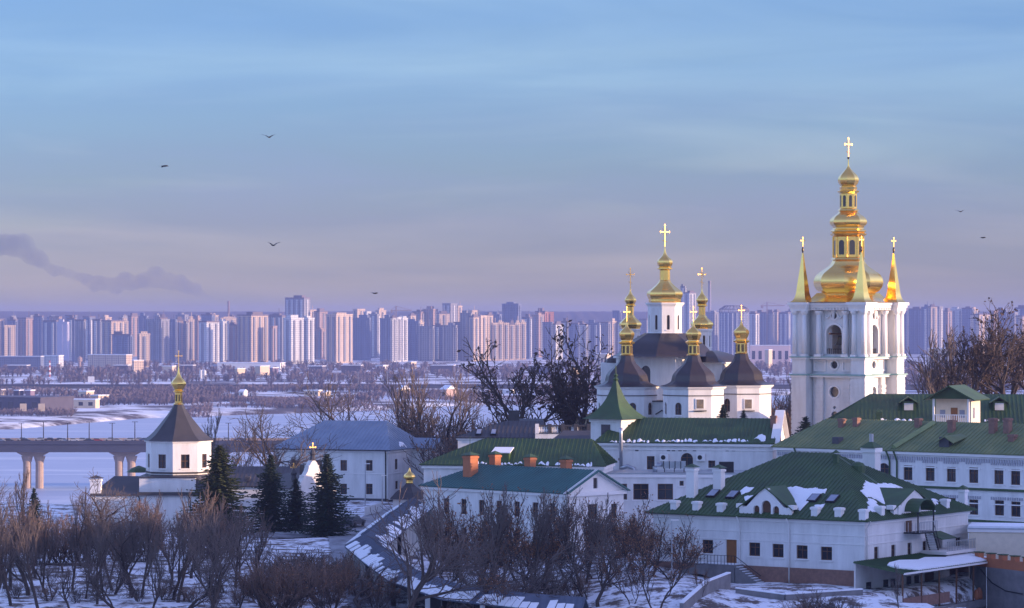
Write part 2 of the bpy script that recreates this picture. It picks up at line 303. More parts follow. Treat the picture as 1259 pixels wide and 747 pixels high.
# ------------------------------------------------------------------ skyline on the far bank
TM = {
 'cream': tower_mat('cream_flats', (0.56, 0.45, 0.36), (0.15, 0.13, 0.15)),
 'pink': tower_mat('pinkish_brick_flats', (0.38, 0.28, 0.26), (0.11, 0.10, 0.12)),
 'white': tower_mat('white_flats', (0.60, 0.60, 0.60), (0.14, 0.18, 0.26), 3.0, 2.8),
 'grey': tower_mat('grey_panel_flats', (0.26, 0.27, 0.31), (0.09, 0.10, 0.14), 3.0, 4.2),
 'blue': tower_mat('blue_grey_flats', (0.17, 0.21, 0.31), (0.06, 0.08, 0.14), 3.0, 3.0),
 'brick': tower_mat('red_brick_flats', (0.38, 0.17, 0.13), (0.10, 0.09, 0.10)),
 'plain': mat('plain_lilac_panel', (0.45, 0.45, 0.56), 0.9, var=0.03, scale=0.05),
}
CN = {'cream': 'cream', 'pink': 'pinkish', 'white': 'white', 'grey': 'grey', 'blue': 'blue-grey', 'brick': 'red-brick', 'plain': 'blank lilac'}
roofd = mat('dark_roof_structures', (0.16, 0.14, 0.17), 0.9)
rnd = random.Random(11)
TOW = []    # (x0, x1, top, base, share of the sunlit side, colour, distance)
def T(*a): TOW.append(a)
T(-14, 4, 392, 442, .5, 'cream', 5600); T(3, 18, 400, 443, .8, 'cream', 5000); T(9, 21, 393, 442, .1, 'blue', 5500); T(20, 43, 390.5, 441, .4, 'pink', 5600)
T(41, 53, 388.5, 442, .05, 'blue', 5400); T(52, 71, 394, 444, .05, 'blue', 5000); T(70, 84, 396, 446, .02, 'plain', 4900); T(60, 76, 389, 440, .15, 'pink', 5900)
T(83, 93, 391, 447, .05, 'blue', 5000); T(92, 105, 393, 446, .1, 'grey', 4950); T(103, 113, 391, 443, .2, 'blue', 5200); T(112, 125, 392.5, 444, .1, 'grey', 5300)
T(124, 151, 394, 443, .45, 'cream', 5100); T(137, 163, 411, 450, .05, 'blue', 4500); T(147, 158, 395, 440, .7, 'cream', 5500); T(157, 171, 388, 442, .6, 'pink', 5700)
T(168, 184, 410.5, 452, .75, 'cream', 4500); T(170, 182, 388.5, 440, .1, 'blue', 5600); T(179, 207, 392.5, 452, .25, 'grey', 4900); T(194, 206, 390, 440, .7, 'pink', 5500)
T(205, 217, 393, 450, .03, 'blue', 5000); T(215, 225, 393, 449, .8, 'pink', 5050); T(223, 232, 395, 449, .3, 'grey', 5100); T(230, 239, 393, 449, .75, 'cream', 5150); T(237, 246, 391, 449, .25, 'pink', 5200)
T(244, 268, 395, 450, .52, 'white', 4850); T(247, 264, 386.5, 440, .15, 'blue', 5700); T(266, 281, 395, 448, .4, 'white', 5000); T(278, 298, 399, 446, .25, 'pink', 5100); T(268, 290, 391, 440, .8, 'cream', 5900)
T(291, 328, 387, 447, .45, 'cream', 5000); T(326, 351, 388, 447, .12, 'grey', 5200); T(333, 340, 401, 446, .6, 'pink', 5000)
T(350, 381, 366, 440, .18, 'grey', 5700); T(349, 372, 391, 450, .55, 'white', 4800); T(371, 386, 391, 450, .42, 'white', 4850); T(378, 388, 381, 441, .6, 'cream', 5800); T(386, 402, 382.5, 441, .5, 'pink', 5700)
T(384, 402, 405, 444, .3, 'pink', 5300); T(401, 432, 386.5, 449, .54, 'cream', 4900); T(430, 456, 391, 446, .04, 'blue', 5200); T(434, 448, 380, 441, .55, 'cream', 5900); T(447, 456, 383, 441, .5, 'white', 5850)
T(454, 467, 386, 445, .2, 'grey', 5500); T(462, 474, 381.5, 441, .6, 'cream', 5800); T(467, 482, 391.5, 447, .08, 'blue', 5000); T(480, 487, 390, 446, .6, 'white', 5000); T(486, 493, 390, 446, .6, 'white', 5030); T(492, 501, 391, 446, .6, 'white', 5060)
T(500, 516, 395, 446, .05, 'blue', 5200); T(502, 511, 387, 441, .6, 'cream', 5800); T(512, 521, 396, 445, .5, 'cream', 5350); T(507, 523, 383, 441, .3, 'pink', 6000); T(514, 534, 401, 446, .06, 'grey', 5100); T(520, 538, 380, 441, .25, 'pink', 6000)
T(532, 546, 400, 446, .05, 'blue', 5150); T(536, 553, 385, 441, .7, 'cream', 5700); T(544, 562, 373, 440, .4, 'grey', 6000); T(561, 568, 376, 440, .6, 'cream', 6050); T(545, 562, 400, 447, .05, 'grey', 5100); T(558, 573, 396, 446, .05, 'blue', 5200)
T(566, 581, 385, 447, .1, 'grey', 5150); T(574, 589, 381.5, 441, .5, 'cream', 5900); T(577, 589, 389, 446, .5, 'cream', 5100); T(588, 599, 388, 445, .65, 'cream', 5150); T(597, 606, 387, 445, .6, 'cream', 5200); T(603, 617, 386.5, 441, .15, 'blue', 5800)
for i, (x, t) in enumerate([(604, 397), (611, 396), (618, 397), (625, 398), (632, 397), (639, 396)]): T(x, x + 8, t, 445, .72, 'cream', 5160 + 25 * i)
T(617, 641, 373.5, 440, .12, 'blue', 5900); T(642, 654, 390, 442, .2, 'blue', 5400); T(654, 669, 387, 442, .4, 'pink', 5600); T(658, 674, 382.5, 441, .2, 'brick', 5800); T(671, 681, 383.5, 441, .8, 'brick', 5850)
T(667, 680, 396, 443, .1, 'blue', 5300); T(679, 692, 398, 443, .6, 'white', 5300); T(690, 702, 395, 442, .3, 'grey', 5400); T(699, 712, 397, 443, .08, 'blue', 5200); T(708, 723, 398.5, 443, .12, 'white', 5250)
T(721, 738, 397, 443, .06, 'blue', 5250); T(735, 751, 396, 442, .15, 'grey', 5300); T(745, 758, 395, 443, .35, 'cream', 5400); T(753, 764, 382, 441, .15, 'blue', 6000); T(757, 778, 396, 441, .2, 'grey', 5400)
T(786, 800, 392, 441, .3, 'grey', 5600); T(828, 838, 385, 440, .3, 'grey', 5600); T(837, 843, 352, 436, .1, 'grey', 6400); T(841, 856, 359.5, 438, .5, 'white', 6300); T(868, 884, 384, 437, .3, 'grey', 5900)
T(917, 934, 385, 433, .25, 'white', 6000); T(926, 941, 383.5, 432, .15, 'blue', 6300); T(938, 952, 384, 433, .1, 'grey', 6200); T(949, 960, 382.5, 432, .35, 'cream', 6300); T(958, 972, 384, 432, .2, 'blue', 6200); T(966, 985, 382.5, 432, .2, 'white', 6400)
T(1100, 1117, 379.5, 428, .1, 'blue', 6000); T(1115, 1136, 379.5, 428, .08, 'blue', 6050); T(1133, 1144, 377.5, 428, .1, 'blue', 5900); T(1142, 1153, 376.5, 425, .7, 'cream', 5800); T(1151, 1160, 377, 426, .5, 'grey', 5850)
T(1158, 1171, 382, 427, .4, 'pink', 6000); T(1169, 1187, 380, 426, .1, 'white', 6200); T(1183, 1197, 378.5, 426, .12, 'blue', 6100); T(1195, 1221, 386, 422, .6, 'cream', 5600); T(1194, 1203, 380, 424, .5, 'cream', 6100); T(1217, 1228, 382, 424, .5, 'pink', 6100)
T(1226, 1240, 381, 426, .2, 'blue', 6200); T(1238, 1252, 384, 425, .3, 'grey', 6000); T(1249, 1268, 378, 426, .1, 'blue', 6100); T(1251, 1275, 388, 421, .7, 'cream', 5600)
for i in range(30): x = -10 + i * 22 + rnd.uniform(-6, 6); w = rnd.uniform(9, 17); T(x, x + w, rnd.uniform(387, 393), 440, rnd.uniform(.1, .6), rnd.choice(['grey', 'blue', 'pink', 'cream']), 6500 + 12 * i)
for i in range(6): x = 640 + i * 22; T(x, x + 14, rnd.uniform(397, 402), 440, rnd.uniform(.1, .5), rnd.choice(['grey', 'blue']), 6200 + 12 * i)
LM = [(-40, 'left edge of the city'), (61, 'striped chimney'), (98, 'water tower'), (176, 'short cream tower'), (219, 'chapel cupola'), (281, 'thin smokestack'), (365, 'tallest flat-roofed tower'), (415, 'wide cream tower'), (487, 'tower crane'),
      (551, 'stepped tall cluster'), (628, 'dark double-topped tower'), (690, 'wooded gap'), (775, 'left gold cupola'), (852, 'front gold cupola'), (872, 'steaming chimney'), (943, 'right crane'), (1042, 'gold belltower'), (1230, 'right leafless trees'), (1400, 'right edge')]
TOW.sort(key=lambda t: (t[0] + t[1]) / 2)
cnt = {}
def highrise(x0, x1, top, base, lit, cn, D):
    xc = (x0 + x1) / 2
    k = max(i for i, (x, _) in enumerate(LM) if x <= xc); key = (k, cn); cnt[key] = cnt.get(key, 0) + 1
    tall = 'tall' if top < 384 else ('short' if top > 399 else ('narrow' if x1 - x0 < 11 else 'broad' if x1 - x0 > 22 else 'plain-roofed'))
    lab = f"{tall} {CN[cn]} flats, {ordn(cnt[key] - 1)} {CN[cn]} block rightward between {LM[k][1]} and {LM[k + 1][1]}"
    W = (x1 - x0) / F * D; p = P(xc, HY, D); zb = 3.0; H = CZ - (top - HY) / F * D - zb
    t = R(35 if lit > 0.25 else (24 if lit > 0.1 else 14)); t = R(62) if lit > .68 else t
    a = max(5, W * (1 - lit) / math.cos(t)); b = max(6, W * lit / math.sin(t)); az = math.atan2(p.x, p.y)
    root = thing('apartment_tower', lab, 'apartment tower', (p.x, p.y + b / 2, zb), -t - R(6), 'apartment towers across the river')
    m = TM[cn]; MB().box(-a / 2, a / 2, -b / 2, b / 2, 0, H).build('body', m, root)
    mb = MB(); n = max(1, int(a / 9))
    for i in range(n):                   # loggia stacks standing proud of the front and the side
        u = -a / 2 + (i + .5) * a / n; mb.box(u - 1.7, u + 1.7, -b / 2 - 1.3, -b / 2 + .1, 3, H - 3)
    for i in range(max(1, int(b / 10))):
        u = -b / 2 + (i + .5) * b / max(1, int(b / 10)); mb.box(a / 2 - .1, a / 2 + 1.3, u - 1.6, u + 1.6, 3, H - 3)
    mb.build('balcony_stack', TM['grey'] if cn in ('cream', 'pink', 'white') else TM['white'] if rnd.random() < .3 else m, root)
    mb = MB(); q = rnd.random()
    if q < .75: c = rnd.uniform(-.2, .2) * a; mb.box(c - a * .22, c + a * .22, -b * .3, b * .3, H - .1, H + rnd.uniform(3, 6))
    mb.box(-a / 2 - .4, a / 2 + .4, -b / 2 - .4, b / 2 + .4, H - 1.4, H + .8)
    if rnd.random() < .3: mb.box(a * .2, a * .2 + .7, 0, .7, H, H + rnd.uniform(8, 13))
    mb.build('roof_block', roofd if rnd.random() < .5 else m, root)
    return root
for t in TOW: highrise(*t)
# antennas of the tallest tower, cranes
def crane(px, top, D, jib, lab):
    p = P(px, HY, D); H = CZ - (top - HY) / F * D; r = thing('tower_crane', lab, 'crane', (p.x, p.y, 3)); ir = mat('crane_steel', (0.25, 0.2, 0.2), 0.6)
    MB().box(-1.1, 1.1, -1.1, 1.1, 0, H - 3).build('mast', ir, r); MB().box(-jib * .35, jib, -.8, .8, H - 11, H - 9.4).box(-jib * .35, -jib * .22, -1.5, 1.5, H - 15, H - 11).build('jib', ir, r)
    MB().tube([(0, 0, H - 3), (jib * .9, 0, H - 9.5)], .35, 4).tube([(0, 0, H - 3), (-jib * .33, 0, H - 9.5)], .35, 4).build('tie_rod', ir, r)
crane(487, 376, 5400, 26, 'tower crane rising over three white ribbed blocks near the middle skyline'); crane(943, 371, 6200, 34, 'long-armed tower crane over the pale blocks left of the gold belltower')
# round building with a crown frame
p = P(902.5, HY, 5800); r = thing('round_tower_block', 'wide rounded high-rise with open crown frame behind the right gold cupola', 'building', (p.x, p.y, 3)); W = 37 / F * 5800 / 2
MB().lathe([(W, 0), (W, 78)], 20).build('body', TM['blue'], r)
mb = MB()
for k in range(20): a = 2 * PI * k / 20; mb.tube([(W * math.cos(a), W * math.sin(a), 76), (W * .96 * math.cos(a), W * .96 * math.sin(a), 84), (W * .6 * math.cos(a), W * .6 * math.sin(a), 90)], .6, 4)
mb.lathe([(W * 1.0, 83), (W * 1.0, 84.5)], 20).lathe([(W * .6, 89), (W * .6, 90.5)], 20); mb.build('crown_frame', roofd, r)
mb = MB()
for k in range(10): a = -2.9 + k * .29; mb.cbox((W * math.cos(a), W * math.sin(a)), 2.4, 2.4, 2, 77)
mb.build('facade_rib', TM['white'], r)
def chimney(px, top, base, w, D, lab, m, stripes=None):
    p = P(px, HY, D); zt = CZ - (top - HY) / F * D; z0 = 3; rr = w / F * D / 2; r = thing('smokestack', lab, 'chimney', (p.x, p.y, z0)); H = zt - z0
    MB().lathe([(rr * 1.35, 0), (rr, H * .97), (rr * 1.15, H * .98), (rr * 1.15, H), (rr * .8, H), (rr * .8, H - 1)], 14).build('shaft', m, r)
    if stripes:
        for k in range(1, stripes, 2):
            z = H * (1 - k / stripes); rk = lambda q: rr * (1.35 - .35 * q / (H * .97)) + .12; MB().lathe([(rk(z - H / stripes), max(0.5, z - H / stripes)), (rk(z), z)], 14).build('painted_band', M_['white'], r)
chim = mat('chimney_brick', (0.20, 0.15, 0.15), 0.9); redp = mat('chimney_red', (0.40, 0.10, 0.08), 0.8)
chimney(281, 370, 440, 2.4, 6300, 'thin dark smokestack feeding the drifting smoke on the left', chim); chimney(61, 443, 475, 1.7, 3700, 'short chimney with red and white bands near the left edge', redp, 8)
chimney(872.5, 345, 440, 3.2, 6600, 'thick grey chimney puffing pale steam beside the right rear gold dome', mat('chimney_grey', (0.25, 0.25, 0.3), 0.9))
# water tower
p = P(98, HY, 4200); r = thing('water_tower', 'brick water tower with wider tank left of the cream slab block', 'water tower', (p.x, p.y, 3)); MB().lathe([(2.2, 0), (1.9, 13)], 10).build('shaft', TM['pink'], r); MB().lathe([(3.2, 12.9), (3.2, 18), (.4, 20)], 10).build('tank', TM['pink'], r)
# smoke over the left skyline and steam at the right chimney
def smoke_mat(dens, col, sc_):
    m = bpy.data.materials.new('smoke'); m.use_nodes = True; N = m.node_tree.nodes; L = m.node_tree.links; N.clear(); o = N.new('ShaderNodeOutputMaterial'); v = N.new('ShaderNodeVolumePrincipled'); v.inputs['Color'].default_value = col
    v.inputs['Density'].default_value = dens
    L.new(v.outputs[0], o.inputs['Volume']); return m
def smoke(name, blobs, D, dens, col, lab, group=None):
    m = smoke_mat(dens, col, 1); vol = MB()
    bm = bmesh.new()
    for (px, py, rp) in blobs:
        c = P(px, py, D); rr = rp / F * D; b2 = bmesh.ops.create_icosphere(bm, subdivisions=2, radius=1, matrix=Matrix.Translation(c) @ Matrix.Diagonal((rr, rr * .8, rr * .72, 1)))
    me = bpy.data.meshes.new(name); bm.to_mesh(me); bm.free(); o = bpy.data.objects.new(name, me); COL.objects.link(o)
    rm = o.modifiers.new('remesh', 'REMESH'); rm.mode = 'VOXEL'; rm.voxel_size = 5.5 * D / 6300
    tx = bpy.data.textures.new('billow', 'CLOUDS'); tx.noise_scale = 24 * D / 6300; dm = o.modifiers.new('displace', 'DISPLACE'); dm.texture = tx; dm.strength = 16 * D / 6300; dm.texture_coords = 'GLOBAL'; dm.mid_level = .45
    me.materials.append(m); me.update(); tag(o, lab, 'smoke'); stuff(o); return o
rs = random.Random(5); blobs = []
path = [(281, 369, .8), (272, 367.5, 1.6), (262, 366, 2.6), (253, 364, 4), (243, 359, 7), (230, 352, 9), (216, 348, 9), (201, 346, 9), (186, 342, 11), (171, 345, 9), (152, 347, 9), (134, 350, 8), (115, 347, 8), (95, 341, 8), (75, 334, 8), (56, 327, 9), (40, 316, 11), (26, 300, 12), (12, 296, 12), (-8, 300, 14)]
for i in range(len(path) - 1):
    for k in range(5):
        t = k / 5; a, b = path[i], path[i + 1]; rr = a[2] + (b[2] - a[2]) * t; blobs.append((a[0] + (b[0] - a[0]) * t + rs.gauss(0, .2 * rr), a[1] + (b[1] - a[1]) * t + rs.gauss(0, .28 * rr), rr * rs.uniform(.7, 1.45)))
smoke('smoke', blobs, 6300, 0.013, (0.16, 0.21, 0.42, 1), 'long bluish smoke plume drifting left from the thin smokestack')
smoke('steam', [(872, 344, 1.6), (870, 343, 2), (867, 342.5, 2.4), (863, 342, 2.6), (858, 341.5, 2.4)], 6600, 0.03, (0.95, 0.9, 0.92, 1), 'small pale steam puff leaving the thick grey chimney')
# ------------------------------------------------------------------ low buildings on the far bank
def low(name, x0, x1, top, base, D, rot, depth, m, lab, win=None, roofm=None, gable=False, group=None, lit=.3):
    xc = (x0 + x1) / 2; p = P(xc, HY, D); zb = g(p.x, p.y); H = max(3, CZ - (top - HY) / F * D - zb); W = (x1 - x0) / F * D; t = R(rot)
    a = (W - depth * math.sin(abs(t))) / math.cos(t); a = max(a, 4)
    r = thing(name, lab, 'building', (p.x, p.y, zb - .5), -t, group); H += .5
    MB().box(-a / 2, a / 2, -depth / 2, depth / 2, 0, H).build('wall', m, r)
    rm = roofm or M_['snow']
    if gable: MB().slab([(-a / 2 - .4, -depth / 2 - .4, H), (a / 2 + .4, -depth / 2 - .4, H), (a / 2 + .4, 0, H + depth * .25), (-a / 2 - .4, 0, H + depth * .25)], .3).slab([(-a / 2 - .4, depth / 2 + .4, H), (-a / 2 - .4, 0, H + depth * .25), (a / 2 + .4, 0, H + depth * .25), (a / 2 + .4, depth / 2 + .4, H)], .3).add([(a / 2, -depth / 2, H), (a / 2, depth / 2, H), (a / 2, 0, H + depth * .24), (-a / 2, -depth / 2, H), (-a / 2, depth / 2, H), (-a / 2, 0, H + depth * .24)], [(0, 1, 2), (5, 4, 3)]).build('roof', rm, r)
    else: MB().box(-a / 2 - .4, a / 2 + .4, -depth / 2 - .4, depth / 2 + .4, H, H + .7).build('roof', rm, r)
    if win:
        n = int(a / win)
        for i in range(n):
            u = -a / 2 + (i + .5) * a / n
            MB().box(u - win * .25, u + win * .25, -depth / 2 - .1, -depth / 2 + .1, H * .35, H * .75).build('window', M_['glass'], r)
    return r
sheet = mat('grey_sheet_cladding', (0.075, 0.07, 0.10), 0.7, var=.15, scale=.2); purple = mat('purple_grey_cladding', (0.20, 0.15, 0.20), 0.7); tan = mat('tan_render', (0.62, 0.50, 0.36), 0.9)
low('shopping_hall', -50, 89, 488, 509, 2420, 24, 46, sheet, 'long low dark hall on the far bank, left edge', 9, roofm=sheet)
for i, (x0, x1, lab) in enumerate([(20, 26, 'grey plant room, left one on roof of the long dark hall'), (32, 42, 'wide brown plant room, right one on roof of the long dark hall')]): low('plant_room', x0, x1, 480, 486, 2490, 16, 8, purple if i else sheet, lab)
for i, (x, lab) in enumerate([(28.5, 'cream billboard, left of two in front of the long dark hall'), (51, 'cream billboard, right of two in front of the long dark hall')]):
    p = P(x, HY, 2330); zb = g(p.x, p.y); r = thing('billboard', lab, 'billboard', (p.x, p.y, zb)); MB().box(-2.3, 2.3, -.3, .3, 3, 8.5).build('panel', tan, r); MB().box(-.3, .3, -.25, .25, -.5, 3).build('post', roofd, r)
p = P(112, HY, 3300); r = thing('billboard', 'large white billboard above the highway behind the cream works', 'billboard', (p.x, p.y, 3.5)); MB().box(-3.3, 3.3, -.3, .3, 4, 10).build('panel', M_['white'], r); MB().box(-.4, .4, -.3, .3, 0, 4).build('post', roofd, r)
low('works_building', 97, 115, 481, 490, 2750, 25, 12, tan, 'cream flat-roofed works block, tallest beside the dark hall', 6); low('works_building', 112, 133, 486, 497, 2680, 30, 14, tan, 'cream works block right of the tallest works block', 5)
low('works_building', 82, 122, 491, 500, 2520, 12, 10, tan, 'long low cream shed in front of the cream works blocks', 7); low('works_building', -6, 9, 479, 485, 2900, 20, 12, tan, 'small cream block at the left edge above the dark hall')
low('slab_block', -20, 54, 438, 452, 4300, 10, 14, TM['blue'], 'long low blue slab block at the foot of the left skyline', None); low('slab_block', 54, 78, 437, 450, 4350, 20, 14, TM['white'], 'short slab with sunlit end beside the long low blue slab')
low('slab_block', 107, 163, 436, 452, 4300, 26, 14, TM['cream'], 'long sunlit cream slab block right of the water tower'); low('slab_block', 164, 175, 443, 460, 3900, 50, 14, TM['cream'], 'small upright cream block in front of the long cream slab')
low('market_hall', 268, 350, 446, 455, 4200, 8, 30, M_['trim'], 'long white-roofed hall at the foot of the wide cream towers'); low('market_hall', 289, 301, 453, 459, 3800, 35, 14, tan, 'small sunlit box in front of the long white-roofed hall')
low('market_hall', 314, 331, 450, 457, 3900, 30, 20, tan, 'sunlit cream hall, right of the small sunlit box'); low('market_hall', 332, 342, 452, 461, 3850, 30, 12, purple, 'little purple hall touching the right end of the cream hall')
for i, x in enumerate([247, 251.5]):
    p = P(x, HY, 3700); tag(MB().lathe([(1.9, 0), (1.9, 9), (.4, 10)], 12).build('storage_tank', M_['white'], None, loc=(p.x, p.y, 3.5)), f"upright white storage tank, {'left' if i == 0 else 'right'} of a sunlit pair beyond the chapel", 'tank')
p = P(264, HY, 4200); r = thing('dome_hall', 'round dome-roofed hall at the foot of the white tower right of chapel', 'building', (p.x, p.y, 3)); MB().lathe([(7, 0), (7, 4)], 20).build('wall', TM['white'], r); MB().lathe([(7.3, 4), (6.5, 6.5), (4, 8.6), (.1, 9.5)], 20).build('dome', M_['zinc'], r)
low('cottage', 294, 304, 481, 486, 2850, 20, 8, M_['white'], 'little white house alone in the snow right of the chapel cupola', 3, gable=True); low('river_house', 374, 396, 480, 489, 2900, 14, 12, tan, 'cream house with window row by the far shore, left of bare trees', 3.4, gable=False)
low('river_house', 398, 405, 482, 488, 2900, 30, 8, tan, 'tiny cream annex right of the cream house with window row', None, gable=True); low('river_house', 488, 504, 478, 487, 2900, 35, 14, tan, 'sunlit gabled house between the two groups of bare trees', 4, gable=True)
low('orange_house', 541, 562, 478, 492, 2800, 40, 14, mat('salmon_render', (0.48, 0.34, 0.28), .9), 'salmon house behind the bare trees on the far shore', 5, gable=True); low('river_house', 572, 602, 483, 490, 2950, 14, 12, tan, 'long cream house right of the salmon house on far shore', 5)
low('river_house', 610, 634, 481, 488, 3000, 20, 12, M_['white'], 'white low house behind the big leafy-seeded tree', 5); low('colonnade_hall', 734, 751, 435, 444, 4300, 20, 16, tan, 'small cream hall with dark openings left of the gold cupolas', 4)
low('river_house', 700, 712, 452, 458, 3700, 30, 12, tan, 'small cream box left of the cream hall with dark openings'); low('works_building', 922, 972, 424.5, 431, 4600, 6, 20, mat('pale_pink_render', (0.66, 0.5, 0.48), .9), 'long pale pink works hall left of the gold belltower', 9)
low('works_building', 940, 950, 430, 436, 4400, 25, 14, tan, 'small cream box below the long pale pink works hall'); low('works_building', 1140, 1170, 428, 436, 4500, 15, 20, tan, 'low pale sheds right of the gold belltower behind bare branches', 9)
low('works_building', 500, 512, 445, 452, 4400, 30, 14, tan, 'small cream box above the left bare tree group'); low('works_building', 462, 478, 449, 456, 4300, 20, 20, M_['trim'], 'white shed right of the wide leafless tree, below the skyline')
low('works_building', 200, 216, 450, 455, 4000, 15, 14, tan, 'tiny tan shed just left of the chapel cross'); low('works_building', 380, 400, 450, 456, 4100, 10, 20, sheet, 'blue-grey shed below the two tall white towers')
# dark sheds: row of big distant low blocks to fill the foot of the skyline
for i, (x, w) in enumerate([(10, 26), (140, 20), (222, 18), (420, 26), (530, 30), (650, 28), (700, 24), (800, 30), (1010, 40), (1200, 40)]): low('storage_shed', x, x + w, 449, 455, 4050 - 15 * i, 8, 16, sheet, f'grey snow-roofed shed, {ordn(i)} from left along the foot of the skyline')
# elevated highway with lamps, and its railing
rd = struct(MB().box(-1500, 1800, 3195, 3225, 2, 6.2).build('highway', mat('highway_asphalt', (0.09, 0.09, 0.11), .9))); mb = MB()
mb.box(-1500, 1800, 3192.5, 3193.2, 3.4, 7.6); r = thing('highway_barrier', 'dark noise barrier running along the far highway', 'barrier', (0, 0, 0)); mb.build('panel_row', mat('barrier_dark', (0.06, 0.07, 0.10), .8), r); MB().box(-1500, 1800, 3190.5, 3192.4, 7.4, 7.9).build('rail', sheet, r)
i = 0
for px in list(range(8, 720, 31)) + [905, 930, 955, 1130, 1160]:
    p = P(px + rnd.uniform(-4, 4), HY, 3210); r = thing('street_lamp', f"tall thin highway lamp, number {['one', 'two', 'three', 'four', 'five', 'six', 'seven', 'eight', 'nine', 'ten', 'eleven', 'twelve', 'thirteen', 'fourteen', 'fifteen', 'sixteen', 'seventeen', 'eighteen', 'nineteen', 'twenty', 'twenty-one', 'twenty-two', 'twenty-three', 'twenty-four', 'twenty-five', 'twenty-six', 'twenty-seven', 'twenty-eight'][i]} counting from the left along the far highway", 'street lamp', (p.x, p.y, 6.2), 0, 'lamps along the far highway'); i += 1
    MB().lathe([(.22, 0), (.14, 13)], 6).build('pole', M_['zinc'], r); MB().box(-1.6, 1.6, -.25, .25, 12.9, 13.15).build('lamp_head', M_['zinc'], r)
# ------------------------------------------------------------------ road bridge over the near channel
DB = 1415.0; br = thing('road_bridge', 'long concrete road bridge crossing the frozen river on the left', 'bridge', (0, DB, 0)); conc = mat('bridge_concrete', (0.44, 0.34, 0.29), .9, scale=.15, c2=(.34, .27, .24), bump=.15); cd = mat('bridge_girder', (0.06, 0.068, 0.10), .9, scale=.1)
zt = 20.6
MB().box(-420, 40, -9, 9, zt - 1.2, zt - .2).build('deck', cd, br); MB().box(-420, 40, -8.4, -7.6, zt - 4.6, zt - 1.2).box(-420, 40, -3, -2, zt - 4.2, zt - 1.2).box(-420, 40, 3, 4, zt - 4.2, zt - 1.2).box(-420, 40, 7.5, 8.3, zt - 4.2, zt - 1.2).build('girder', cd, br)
struct(MB().box(-420, 40, -8.2, 8.2, 0, .012).build('bridge_road', mat('bridge_asphalt', (.06, .06, .07), .9), None, loc=(0, DB, zt - .2)))
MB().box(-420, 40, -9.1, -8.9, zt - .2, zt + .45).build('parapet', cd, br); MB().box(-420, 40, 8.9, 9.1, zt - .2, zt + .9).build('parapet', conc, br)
for k in range(8):
    x = P(41 + 113 * (k - 2), HY, DB).x
    if x > 30: continue
    q = MB().add([(x - 3.8, -3, zt - 6.6), (x + 3.8, -3, zt - 6.6), (x + 3.8, 3, zt - 6.6), (x - 3.8, 3, zt - 6.6), (x - 7.2, -3, zt - 4.7), (x + 7.2, -3, zt - 4.7), (x + 7.2, 3, zt - 4.7), (x - 7.2, 3, zt - 4.7)], [(0, 3, 2, 1), (4, 5, 6, 7), (0, 1, 5, 4), (1, 2, 6, 5), (2, 3, 7, 6), (3, 0, 4, 7)]).build('pier', conc, br)
    for s in (-1, 1): MB().lathe([(1.75, -3), (1.75, zt - 9.5), (2.6, zt - 6.6)], 14, x + s * 2.7, 0).build('column', conc, q)
cols = [('white', (.7, .7, .7)), ('dark', (.05, .05, .06)), ('silver', (.4, .42, .45)), ('red', (.35, .05, .04)), ('blue', (.06, .1, .25))]
cm = {n: mat(n + '_car_paint', c, .3, var=.02, spec=.6) for n, c in cols}
def car(name, lab, cn, loc, rz, group=None):
    r = thing(name, lab, 'car', loc, rz, group)
    MB().add([(x, y * w, z) for y in (-1, 1) for x, z, w in [(-2.15, .35, .85), (2.15, .35, .85), (2.2, .75, .88), (1.1, .95, .88), (-1.7, 1.0, .88), (-2.2, .9, .86)]], [(0, 1, 2, 3, 4, 5), (11, 10, 9, 8, 7, 6)] + [(i, i + 6, (i + 1) % 6 + 6, (i + 1) % 6) for i in range(6)]).build('body', cm[cn], r)
    MB().add([(x, y * w, z) for y in (-1, 1) for x, z, w in [(-1.8, .95, .8), (1.0, .95, .8), (.45, 1.42, .66), (-1.3, 1.42, .66)]], [(0, 1, 2, 3), (7, 6, 5, 4)] + [(i, i + 4, (i + 1) % 4 + 4, (i + 1) % 4) for i in range(4)]).build('cabin', M_['glass'], r)
    for x in (-1.35, 1.35):
        for y in (-.82, .82): MB().lathe([(.33, -.1), (.33, .1)], 12, M=Matrix.Translation((x, y, .33)) @ Matrix.Rotation(PI / 2, 4, 'X')).build('wheel', M_['iron'], r)
    return r
xs = [-8, 3, 12, 24, 33, 46, 58, 71, 80, 92, 99, 112, 121, 133, 146, 158, 168, 176, 276, 292]
protos = {n: None for n, _ in cols}
for i, px in enumerate(xs):
    cn = rnd.choice(['dark', 'dark', 'white', 'silver', 'silver', 'red', 'blue']); lane = rnd.choice([-5.8, -3, 3, 5.8]); x = P(px, HY, DB).x; lab = f"{cn} car on the road bridge, {ordn(i)} car from the left"
    if protos[cn]: dup(protos[cn], (x, DB + lane, zt - .18), PI * (lane > 0), None, lab)
    else: protos[cn] = car('car', lab, cn, (x, DB + lane, zt - .18), PI * (lane > 0), 'cars on the road bridge')
for i, px in enumerate([-5, 30, 50, 86.5, 106.5, 141, 163, 283, 300]):
    x = P(px, HY, DB).x; r = thing('street_lamp', f'double-headed lamp on the road bridge, {ordn(i)} from the left', 'street lamp', (x, DB + (-8.7 if i % 2 else 8.6), zt - .2), 0, 'lamps on the road bridge'); MB().lathe([(.24, 0), (.16, 8.2)], 6).build('pole', M_['iron'], r); MB().box(-1.3, 1.3, -.12, .12, 8.1, 8.3).build('lamp_head', M_['iron'], r)
